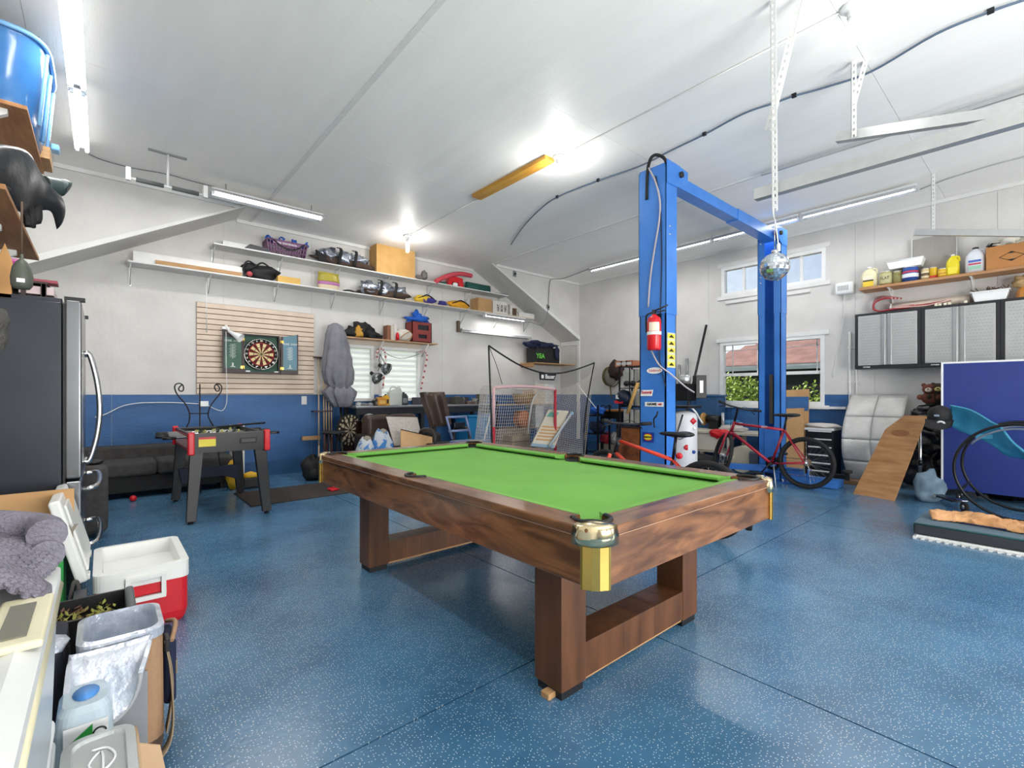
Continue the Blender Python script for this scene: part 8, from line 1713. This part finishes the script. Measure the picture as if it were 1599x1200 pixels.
# ================================================================ left wall shelves and what hangs there
ls = thing('plywood_shelf','upper plywood shelf on the left wall holding the blue tub','shelf',(-.75,4.0,3.0)); PLS = mat('shelf_plywood','#b9875a',.6,col2='#9a6a40',vs=3,stretch=(6,1,6))
bm = BM(); box(bm,(XL + .01,4.17,2.975),(-.35,5.3,3.0)); obj('board',bm,PLS,ls,bevel=.002)
bm = BM(); box(bm,(-.46,5.0,3.0),(-.30,5.3,3.09)); obj('end_block',bm,WOOD,ls)
ls2 = thing('plywood_shelf','lower plywood shelf on white braces on the left wall above the fridge','shelf',(-.75,3.5,2.22))
bm = BM(); box(bm,(XL + .01,3.3,2.20),(-.35,4.9,2.225)); obj('board',bm,PLS,ls2,bevel=.002)
for s_,z,ys__ in ((ls,2.975,(4.25,5.0)),(ls2,2.20,(3.4,4.0,4.65))):
    for y in ys__:
        bm = BM(); prism(bm,[(XL + .012,z - .5),(XL + .012,z - .44),(-.5,z - .002),(-.44,z - .002),(-.44,z - .03)],y - .02,y + .02,'Y'); obj('brace',bm,TRIMW,s_)
tub = thing('blue_tub','clear blue plastic tub with a rolled lid on the upper left shelf','tub',(-.62,4.83,3.0)); BT = mat('blue_tub','#4f8fd0',.15,col2='#3f7fc4',vs=3,trans=.35); BTS = mat('blue_tub_rim','#7db4e6',.2)
bm = BM(); k = 40; prf = [(3.002,.80),(3.05,.86),(3.3,.93),(3.5,.97),(3.56,1.0),(3.59,1.02),(3.61,.99)]; rings = []
for z,s in prf:
    rings.append([bm.verts.new((-.62 + .33 * s * math.copysign(abs(math.cos(a)) ** .45,math.cos(a)),4.83 + .42 * s * math.copysign(abs(math.sin(a)) ** .45,math.sin(a)),z)) for a in [2 * PI * i / k for i in range(k)]])
for A,B in zip(rings,rings[1:]):
    for i in range(k): bm.faces.new((A[i],A[(i + 1) % k],B[(i + 1) % k],B[i])).smooth = True
bm.faces.new(rings[0]); bm.faces.new(rings[-1]); obj('body',bm,BT,tub)
bm = BM(); tube(bm,[(-.62 + .345 * math.copysign(abs(math.cos(a)) ** .45,math.cos(a)),4.83 + .435 * math.copysign(abs(math.sin(a)) ** .45,math.sin(a)),3.585) for a in [2 * PI * i / 40 for i in range(40)]],.016,6,closed=True); obj('rim',bm,BTS,tub)
for y in (4.55,4.83,5.1): bm = BM(); tube(bm,[(-.325,y,3.05),(-.305,y,3.3),(-.285,y,3.55)],.012,6); obj('ridge',bm,BTS,tub)
bm = BM(); cbox(bm,(-.28,5.2,3.16),(.05,.1,.05)); cbx = obj('latch',bm,BTS,tub,bevel=.01)
bm = BM(); grid(bm,lambda s,t: (-.98 + .66 * s,4.5 + .6 * t,3.625 + .03 * math.sin(9 * s + 5 * t) * math.sin(PI * t)),16,12,.01); one('dark_lid_sheet',bm,mat('smoke_sheet','#3d4652',.4),'dark folded sheet lying on top of the blue tub','sheet')
# black jackets, folded chairs hanging over the lower shelf
bk1 = thing('black_jacket','black leather jacket draped over the edge of the lower left shelf','jacket',(-.4,3.6,2.23)); LJ = mat('jacket_black','#26282c',.38,bump=.5,bs=18)
def pxgrid(top,bot,bulge,n1,n2,bm,th):
    A = smoothpath([atd(*p_) for p_ in top],5); B = smoothpath([atd(*p_) for p_ in bot],5)
    def f(s,t):
        k = s * (len(A) - 1); i = min(int(k),len(A) - 2); q = A[i].lerp(A[i + 1],k - i).lerp(B[i].lerp(B[i + 1],k - i),t)
        return q + Vector((.5,-.85,0)) * (bulge * math.sin(PI * t) ** .7 + .03 * math.sin(15 * s + 2 * t) * t)
    grid(bm,f,n1,n2,th)
bm = BM(); pxgrid([(-50,225,2.5),(0,228,2.6),(40,238,2.8),(58,268,2.95),(76,292,3.05),(90,306,3.15)],[(-50,330,2.5),(0,300,2.6),(22,330,2.75),(46,330,2.9),(72,328,3.05),(93,356,3.15)],.05,44,16,bm,.025); obj('body',bm,LJ,bk1)
bm = BM(); pxgrid([(8,282,2.85),(30,285,2.9),(52,300,3.0)],[(40,352,2.85),(50,356,2.9),(60,345,3.0)],.04,14,10,bm,.02); obj('lower_flap',bm,BAGB,bk1)
bm = BM(); tube(bm,smoothpath([atd(70,288,3.2),atd(84,291,3.25),atd(98,293,3.3),atd(106,297,3.32)],4),[.055] * 8 + [.06] * 4 + [.045],10); obj('sleeve',bm,mat('jacket_teal','#3b4a4a',.5,bump=.4,bs=20),bk1)
st_ = thing('striped_bag','dark canvas bag hanging under the black jacket with pale edging','bag',(-.38,3.2,2.23))
bm = BM(); ball(bm,(-.62,4.0,2.36),(.2,.5,.14),4,.5,2.5,7,2.226); obj('body',bm,mat('canvas_dark','#3c3833',.8,bump=.5,bs=30),st_)
for k in range(4): bm = BM(); tube(bm,smoothpath([atd(-40,258 + 6 * k,2.6),atd(0,262 + 7 * k,2.65),atd(25,272 + 8 * k,2.72),atd(36,300 + 5 * k,2.8)],4),.008,5); obj('edging',bm,mat('edging_pale','#a9a49a',.6),st_)
pc2 = onY(34,431,3.45); pn_ = thing('hanging_sensor','grey teardrop shaped pendant hanging on a cord beside the fridge','pendant',pc2)
bm = BM(); lathe(bm,[(0,-.068),(.03,-.066),(.04,-.05),(.043,-.01),(.036,.04),(.022,.07),(.008,.085),(.006,.11),(0,.11)],20,Matrix.Translation(pc2)); obj('body',bm,mat('pendant_grey','#55594f',.45),pn_)
bm = BM(); tube(bm,[pc2 + Vector((0,0,.1)),Vector((pc2.x,pc2.y,2.199))],.005,5); obj('cord',bm,mat('cord_brown','#5a4636',.6),pn_)
bm = BM(); cbox(bm,pc2 + Vector((0,-.042,-.03)),(.03,.004,.02)); obj('badge',bm,SW,pn_)
bm = BM(); p = onY(8,410,3.8); prism(bm,[(p.x - .03,1.748),(p.x + .03,1.748),(p.x + .02,1.85),(p.x + .03,1.95),(p.x + .0,2.05),(p.x - .03,1.95)],3.78,3.81,'Y'); one('wood_bracket',bm,mat('bracket_orange','#cf9a5f',.5),'curved pale wooden bracket at the left edge above the fridge','bracket',bevel=.004)
p = onY(3,515,2.2); bm = BM(); ball(bm,(p.x - .06,2.2,p.z),(.07,.07,.10),3,.4,2.4,5); fz = one('fuzzy_coat',bm,mat('fuzzy_grey','#55524f',.95,bump=1,bs=120),'dark fuzzy grey coat sleeve hanging at the left edge of the photo','coat',loc=(p.x,2.2,p.z))
# ================================================================ cooler, boxes, bags on the left floor
CW = mat('cooler_white','#e9eae6',.35); CRD = mat('cooler_red','#cf1f2b',.35)
co = thing('cooler','red and white cooler with its lid open on the blue floor','cooler',(.16,3.38,0)); x0,x1,y0,y1 = -.03,.355,3.10,3.68
def rrect(a0,b0,a1,b1,r,n=5):
    out = []
    for cx_,cy_,s in ((a1 - r,b1 - r,0),(a0 + r,b1 - r,1),(a0 + r,b0 + r,2),(a1 - r,b0 + r,3)):
        for i in range(n + 1): a = (s + i / n) * PI / 2; out.append((cx_ + r * math.cos(a),cy_ + r * math.sin(a)))
    return out
def shell(bm,levels,close_bottom=True,close_top=False):
    rs = [[bm.verts.new((a,b,z)) for a,b in rrect(*rc,r)] for rc,r,z in levels]
    for A,B in zip(rs,rs[1:]):
        for i in range(len(A)): bm.faces.new((A[i],A[(i + 1) % len(A)],B[(i + 1) % len(A)],B[i])).smooth = False
    if close_bottom: bm.faces.new(rs[0])
    if close_top: bm.faces.new(rs[-1])
bm = BM(); shell(bm,[((x0 + .02,y0 + .02,x1 - .02,y1 - .02),.03,0.0),((x0 + .008,y0 + .008,x1 - .008,y1 - .008),.04,.02),((x0,y0,x1,y1),.04,.06),((x0,y0,x1,y1),.04,.235)],True,True); obj('body',bm,CRD,co)
bm = BM(); e = .006; shell(bm,[((x0 - e,y0 - e,x1 + e,y1 + e),.044,.235),((x0 - e,y0 - e,x1 + e,y1 + e),.044,.32),((x0 + .03,y0 + .03,x1 - .03,y1 - .03),.02,.322),((x0 + .035,y0 + .035,x1 - .035,y1 - .035),.02,.24)],True,True); obj('rim',bm,CW,co)
ym_ = y0 - .012; xa,xb = .10,.235; bm = BM()
for r_ in rects_minus((xa - .012,.155),(xb + .02,.285),[(xa + .008,.178,xb,.266)]): box(bm,(r_[0],ym_ - .012,r_[1]),(r_[2],ym_ + .006,r_[3]))
obj('handle',bm,CW,co,bevel=.002)
bm = BM(); ang = math.radians(14); ML = Matrix.Translation((x0 - .02,0,.31)) @ Matrix.Rotation(-ang,4,'Y')
box(bm,(-.045,y0 - .004,0),(0,y1 + .004,.42),ML); l_ = obj('lid',bm,CW,co,bevel=.012,segs=3)
bm = BM(); box(bm,(0,y0 + .04,.04),(.012,y1 - .04,.38),ML); obj('lid_liner',bm,CW,l_,bevel=.01); bm = BM(); cbox(bm,(-.025,y0 - .006,.30),(.03,.012,.05),ML); obj('lid_notch',bm,CW,l_,bevel=.003)
for y in (y0 + .08,y1 - .08): bm = BM(); cbox(bm,(x0 - .03,y,.315),(.03,.06,.03)); obj('hinge',bm,CW,co,bevel=.004)
gb_ = thing('green_carton','green and white printed carton open at the top beside the cooler','carton',(-.32,2.98,0)); GC = mat('carton_green','#2f9a45',.5)
gx0,gx1,gy0,gy1 = -.5,-.14,3.11,3.36
bm = BM(); box(bm,(gx0,gy0,.001),(gx1,gy0 + .005,.50)); box(bm,(gx1 - .005,gy0 + .005,.001),(gx1,gy1,.50)); box(bm,(gx0,gy1 - .005,.001),(gx1 - .005,gy1,.50)); box(bm,(gx0,gy0 + .005,.001),(gx0 + .005,gy1 - .005,.50)); obj('green_sides',bm,GC,gb_)
bm = BM(); box(bm,(gx0,gy0 - .001,.50),(gx1,gy0 + .005,.60)); box(bm,(gx1 - .005,gy0 + .005,.50),(gx1 + .001,gy1,.61)); obj('white_band',bm,mat('band_white','#dfe2dc',.6),gb_)
bm = BM(); box(bm,(gx0,gy1 - .005,.50),(gx1 - .005,gy1,.70)); box(bm,(gx0 + .01,gy1 + .001,.6),(gx1 + .03,gy1 + .006,.73)); obj('inner_flap',bm,CARD,gb_)
for u in (66,88,112): text('lettering','H' if u != 112 else 'Y',.1,face_mat(onY(u,833,gy0 - .004),(1,0,0),(0,0,1)),mat('print_taupe','#8a7f70',.6),gb_,sx=.6,bold=.004)
bm = BM(); tube(bm,smoothpath([(-.115,3.0,.25),(-.10,3.02,.34),(-.085,3.02,.31),(-.10,3.0,.2),(-.11,2.97,.06)],5),.009,6); one('looped_strap',bm,mat('strap_grey','#4c4a48',.6),'grey looped strap between the green carton and the cooler','strap')
bm = BM(); box(bm,(-.10,2.87,.001),(-.055,3.02,.30)); one('slim_case',bm,mat('slate_panel','#3f4046',.5),'dark grey narrow case standing between green carton and cooler','case',bevel=.006)
tr_ = thing('black_crate','black open tray bin holding dried plants in front of the cooler','bin',(-.1,2.55,0)); BC2 = mat('bin_black','#27282b',.45)
cx0_,cx1_,cy0_,cy1_ = -.42,.085,2.40,2.66
bm = BM()
for a_,b_ in (((cx0_,cy0_),(cx1_,cy0_ + .012)),((cx0_,cy1_ - .012),(cx1_,cy1_)),((cx0_,cy0_ + .012),(cx0_ + .012,cy1_ - .012)),((cx1_ - .012,cy0_ + .012),(cx1_,cy1_ - .012))): box(bm,(a_[0],a_[1],.001),(b_[0],b_[1],.375))
box(bm,(cx0_ + .012,cy0_ + .012,.001),(cx1_ - .012,cy1_ - .012,.02)); obj('walls',bm,BC2,tr_)
bm = BM(); cbox(bm,(cx1_ + .004,(cy0_ + cy1_) / 2,.36),(.03,.26,.05)); obj('side_grip',bm,mat('grip_grey','#5b5d60',.4),tr_,bevel=.012,segs=3)
dp = thing('dried_plants','dried brown and yellow green plants lying in the black bin','plant',(-.15,2.53,.02)); bm = BM()
for i in range(420):
    c = Vector((rnd.uniform(cx0_ + .04,cx1_ - .04),rnd.uniform(cy0_ + .03,cy1_ - .03),rnd.uniform(.30,.345))); d = Vector((rnd.uniform(-1,1),rnd.uniform(-1,1),rnd.uniform(.1,.6))).normalized() * rnd.uniform(.02,.035); e_ = d.cross(Vector((0,0,1))).normalized() * .004
    if not (cx0_ + .015 < c.x + d.x < cx1_ - .015 and cy0_ + .015 < c.y + d.y < cy1_ - .015): continue
    bm.faces.new([bm.verts.new(p_) for p_ in (c - e_,c + d * .5 - e_ * 1.6,c + d,c + d * .5 + e_ * 1.6)])
obj('leaves',bm,mat('dry_leaf','#9a9a4a',.8,col2='#6b4a3c',vs=14,contrast=(.42,.55)),dp,kind='stuff')
bm = BM(); ball(bm,(-.13,2.53,.24),(.2,.1,.085),3,.4,3,2); obj('stems',bm,mat('dry_stem','#6e5347',.9,bump=1,bs=60),dp)
# cooler bags
TAN = mat('bag_tan','#a48264',.85,bump=.3,bs=120); GRYF = mat('bag_grey','#8c8e92',.8); FOIL = mat('foil','#dfe3ea',.3,.45,col2='#b4bcca',vs=12,bump=.7,bs=30); WEB = mat('webbing','#8e7d66',.8,bump=.4,bs=200)
cb_ = thing('cooler_bag','tan and grey cooler bag open with a silver foil lining','bag',(.06,2.12,0)); bx0_,bx1_,by0_,by1_,hz = -.06,.16,2.0,2.27,.425
def bagshell(z0,z1,g0,g1,m,nm,top=False):
    bm = BM(); ct_ = nm != 'body'; cb0 = nm != 'lining'; shell(bm,[((bx0_ - g0,by0_ - g0,bx1_ + g0,by1_ + g0),.05,z0),((bx0_ - g1,by0_ - g1,bx1_ + g1,by1_ + g1),.05,z1)] + ([((bx0_ + .012,by0_ + .012,bx1_ - .012,by1_ - .012),.045,z1 + .006),((bx0_ + .014,by0_ + .014,bx1_ - .014,by1_ - .014),.045,z1 - .09)] if top else []),cb0,ct_); return obj(nm,bm,m,cb_)
bagshell(.002,.05,0,.004,mat('bag_base','#5c4a3c',.8),'base'); bagshell(.05,hz - .03,.004,0,TAN,'body'); bagshell(hz - .03,hz,.003,.004,FOIL,'lining',True)
bm = BM(); box(bm,(bx0_ + .03,by0_ - .014,.05),(bx1_ - .045,by0_ - .004,.30)); obj('grey_pocket',bm,GRYF,cb_,bevel=.004)
bm = BM()
def flap(s,t): a = PI * s; return (bx0_ + .085 + .10 * math.cos(a) * (1 if t < .5 else 1) * (1 - .15 * t) - .02 * t,by0_ - .01 - .11 * t ** .8 - .01 * math.sin(a),hz - .02 - .19 * t * (.35 + .65 * math.sin(a)) + .01)
grid(bm,flap,16,10,.012); f_ = obj('flap',bm,FOIL,cb_)
bm = BM(); tube(bm,[flap(s / 16,1) for s in range(17)],.006,6); obj('flap_binding',bm,mat('binding_grey','#a3a6a8',.6),f_)
bm = BM(); grid(bm,lambda s,t: (bx0_ + .06 + .014 * s - .02 * t,by0_ - .018 - .11 * t ** .8,hz - .015 - .185 * t),2,8,.004); obj('flap_tape',bm,mat('tape_grey','#8a8780',.7),f_)
bm = BM(); path = [(bx1_ + .005,2.06,.36),(bx1_ + .02,2.05,.26),(bx1_ + .025,2.0,.12),(bx1_ + .01,1.96,.05),(bx1_ - .03,1.93,.02)]
P_s = smoothpath(path,5); grid(bm,lambda s,t: P_s[min(int(s * (len(P_s) - 1)),len(P_s) - 1)] + Vector((.0,.022 * (t - .5) * 2,0)),len(P_s) - 1,1,.004); obj('shoulder_strap',bm,WEB,cb_)
bm = BM(); grid(bm,lambda s,t: (bx1_ + .012 + .02 * math.sin(PI * s),2.12 + .022 * (t - .5) * 2 - .05 * s,.34 - .31 * s),10,1,.004); obj('shoulder_strap',bm,WEB,cb_)
bm = BM(); box(bm,(bx1_ + .006,2.10,.1),(bx1_ + .045,2.27,.33)); sp2 = obj('side_pocket',bm,NAVY,cb_,bevel=.015,segs=3)
bm = BM(); tube(bm,smoothpath([(bx1_ + .03,2.10,.33),(bx1_ + .05,2.19,.36),(bx1_ + .03,2.27,.34)],4),.008,6); obj('pocket_binding',bm,TAN,sp2); bm = BM(); box(bm,(bx1_ + .04,2.11,.2),(bx1_ + .048,2.26,.25)); obj('pocket_strap',bm,WEB,sp2)
bm = BM(); cbox(bm,(bx1_ + .012,2.06,.345),(.016,.05,.05)); obj('buckle',bm,BLACK,cb_,bevel=.004)
nb = thing('navy_cooler_bag','dark navy cooler bag with a bit of silver lining behind the tan one','bag',(-.2,2.2,0))
bm = BM(); shell(bm,[((-.33,2.02,-.085,2.35),.05,.002),((-.34,2.01,-.08,2.36),.05,.2),((-.32,2.04,-.09,2.34),.05,.41)],True,True); obj('body',bm,mat('bag_navy','#2c2e3a',.8,bump=.4,bs=40),nb)
bm = BM(); ball(bm,(-.13,2.12,.41),(.05,.07,.02),2,.5,2,3); obj('silver_lining',bm,FOIL,nb)
# bottles
MJ = mat('milky_jug','#cfe0ea',.25,trans=.25); BC3 = mat('cap_blue','#4f8fd6',.4)
jg2 = thing('washer_jug','milky white jug with a green and red label and a blue cap','jug',(-.03,1.84,0)); jx0,jx1,jy0,jy1 = -.10,.025,1.76,1.93
bm = BM(); shell(bm,[((jx0 + .01,jy0 + .01,jx1 - .01,jy1 - .01),.03,.002),((jx0,jy0,jx1,jy1),.035,.02),((jx0,jy0,jx1,jy1),.035,.29),((jx0 + .006,jy0 + .006,jx1 - .006,jy1 - .006),.035,.335),((jx0 + .016,jy0 + .018,jx1 - .016,jy1 - .018),.03,.352)],True,True); obj('body',bm,MJ,jg2)
bm = BM(); lathe(bm,[(0,.352),(.028,.352),(.03,.3545),(0,.355)],18,Matrix.Translation((-.035,1.85,0)) @ Matrix.Diagonal((1,1.5,1,1))); obj('grip_hollow',bm,BC3,jg2)
bm = BM(); box(bm,(jx0 + .02,jy0 - .002,.19),(jx1 - .012,jy0,.31)); lb_ = obj('label_panel',bm,SW,jg2); bm = BM(); prism(bm,[(jx0 + .022,.195),(jx1 - .045,.23),(jx1 - .045,.305),(jx0 + .022,.26)],jy0 - .004,jy0 - .002,'Y'); obj('green_print',bm,GC,lb_); bm = BM(); prism(bm,[(jx0 + .022,.22),(jx1 - .045,.26),(jx1 - .045,.275),(jx0 + .022,.235)],jy0 - .006,jy0 - .004,'Y'); obj('red_print',bm,SR,lb_)
bm = BM(); lathe(bm,[(.012,0),(.016,0),(.016,.002),(.012,.002)],16,Matrix.Translation((jx1 - .03,jy0 - .002,.275)) @ Matrix.Rotation(PI / 2,4,'X')); obj('round_mark',bm,SB,lb_)
bj = thing('blue_bottle','blue plastic bottle mostly hidden behind the milky jug','bottle',(-.16,1.95,0)); bm = BM(); lathe(bm,[(0,.001),(.055,.002),(.058,.03),(.058,.3),(.04,.35),(.018,.38),(.018,.4),(0,.4)],22,Matrix.Translation((-.17,1.93,0))); obj('body',bm,mat('bottle_blue','#5f9bdc',.3),bj); bm = BM(); lathe(bm,[(0,.4),(.02,.4),(.02,.42),(0,.42)],14,Matrix.Translation((-.17,1.93,0))); obj('cap',bm,SW,bj)
# clear container with a lid, cardboard flap box
CLR = mat('frosted_clear','#dfe3e2',.18,trans=.55); PAPR = mat('paper_beige2','#c9bda8',.7)
cc2 = thing('clear_container','clear lidded plastic container with papers inside at the bottom left','container',(-.02,1.46,0)); x0,x1,y0,y1 = -.066,.055,1.30,1.66
bm = BM(); shell(bm,[((x0 + .015,y0 + .015,x1 - .015,y1 - .015),.03,.002),((x0,y0,x1,y1),.035,.31)],True,False); obj('body',bm,CLR,cc2)
bm = BM(); shell(bm,[((x0 - .012,y0 - .012,x1 + .012,y1 + .012),.045,.31),((x0 - .012,y0 - .012,x1 + .012,y1 + .012),.045,.322),((x0 + .008,y0 + .008,x1 - .008,y1 - .008),.03,.325),((x0 + .012,y0 + .012,x1 - .012,y1 - .012),.03,.316)],True,True); l2 = obj('lid',bm,CLR,cc2)
bm = BM(); box(bm,(x0 + .02,y0 + .02,.01),(x1 - .02,y1 - .02,.295)); obj('papers',bm,PAPR,cc2)
bm = BM(); tube(bm,smoothpath([(-.02,1.60,.318),(.01,1.59,.318),(.025,1.54,.318),(.0,1.50,.318),(-.025,1.54,.318),(.0,1.58,.318),(.0,1.44,.318)],5),.003,5); obj('moulded_mark',bm,SW,l2)
cf = thing('flat_carton','brown cardboard carton flap standing at the bottom left on the floor','carton',(.12,1.5,0))
bm = BM(); prism(bm,[(1.28,.002),(1.86,.002),(1.86,.20),(1.76,.225),(1.28,.215)],.075,.081,'X'); obj('flap',bm,mat('card_pale','#c8a988',.8),cf); bm = BM(); prism(bm,[(.081,.002),(.16,.002),(.13,.18),(.081,.21)],1.74,1.746,'Y'); obj('flap',bm,mat('card_pale','#c8a988',.8),cf)
# big white tote with translucent sides, cream latch, grey knit blanket
tt0 = thing('storage_tote','white lidded storage tote under the grey knit blanket at the left edge','tote',(-.35,1.0,.40)); TW = mat('tote_lid_white','#dddfde',.35); TC = mat('tote_translucent','#cfd8de',.3,trans=.3); LC = mat('latch_cream','#dcd5b4',.4)
x0,x1,y0,y1 = -.62,-.078,.45,1.68
bm = BM(); shell(bm,[((x0 + .05,y0 + .05,x1 - .014,y1 - .05),.05,.402),((x0 + .02,y0 + .02,x1 - .004,y1 - .02),.05,.765)],True,True); obj('body',bm,TC,tt0)
bm = BM(); shell(bm,[((x0,y0,x1,y1),.05,.755),((x0,y0,x1,y1),.05,.785),((x0 + .03,y0 + .03,x1 - .03,y1 - .03),.04,.80),((x0 + .05,y0 + .05,x1 - .05,y1 - .05),.03,.795)],True,True); obj('lid',bm,TW,tt0)
bm = BM(); tube(bm,[(x1 - .004,y0 + .06,.75),(x1 - .004,y1 - .06,.75)],.01,6); obj('lid_edge',bm,LC,tt0)
bm = BM(); M = Matrix.Translation((-.112,1.24,.797)); cbox(bm,(0,0,.006),(.075,.25,.014),M); lt = obj('latch',bm,LC,tt0,bevel=.005); bm = BM(); cbox(bm,(-.003,-.01,.014),(.036,.17,.004),M); obj('latch_recess',bm,mat('recess_olive','#6f6d60',.6),lt)
tt1 = thing('storage_tote','lower storage tote carrying the white one at the left edge','tote',(-.35,1.0,0))
bm = BM(); shell(bm,[((x0 + .05,y0 + .05,x1 - .02,y1 - .05),.05,.002),((x0 + .025,y0 + .025,x1 - .008,y1 - .025),.05,.36)],True,True); obj('body',bm,TC,tt1); bm = BM(); box(bm,(x0 + .01,y0 + .01,.362),(x1 - .012,y1 - .01,.398)); obj('lid',bm,TW,tt1,bevel=.01)
KN = mat('knit_grey','#85818d',.95,col2='#76727e',vs=20,bump=1.0,bs=140)
kb = thing('knit_blanket','grey chunky knit blanket heaped on the white tote','blanket',(-.3,1.5,.80))
def blanket(s,t):
    a = PI * s; b = t
    x = -.58 + .49 * b; yv = 1.34 + .36 * s
    h = .80 + .185 * math.sin(PI * (.12 + .80 * s)) ** .6 * (1 - b ** 4) ** .8 * (.85 + .15 * math.sin(5 * b))
    h += .012 * math.sin(10 * b + 6 * s) + .006 * noise.noise(Vector((s * 9,b * 9,0)))
    k_ = math.sin(s * 44 * PI) * math.sin(b * 50 * PI) * .004
    return (x + .01 * math.sin(12 * s),yv + .02 * math.sin(9 * b),max(.806,h + k_))
bm = BM(); grid(bm,blanket,180,200,.012); obj('body',bm,KN,kb)
for i,(y,z,r) in enumerate(((1.72,.88,.05),(1.70,.835,.045))):
    bm = BM(); tube(bm,smoothpath([(-.6,y + .02,z + .04),(-.4,y + .015,z + .05),(-.22,y - .0,z + .02),(-.12,y - .03,z - .0),(-.10,y - .12,z + .0)],6),r * .75,14); obj('rolled_edge',bm,KN,kb)
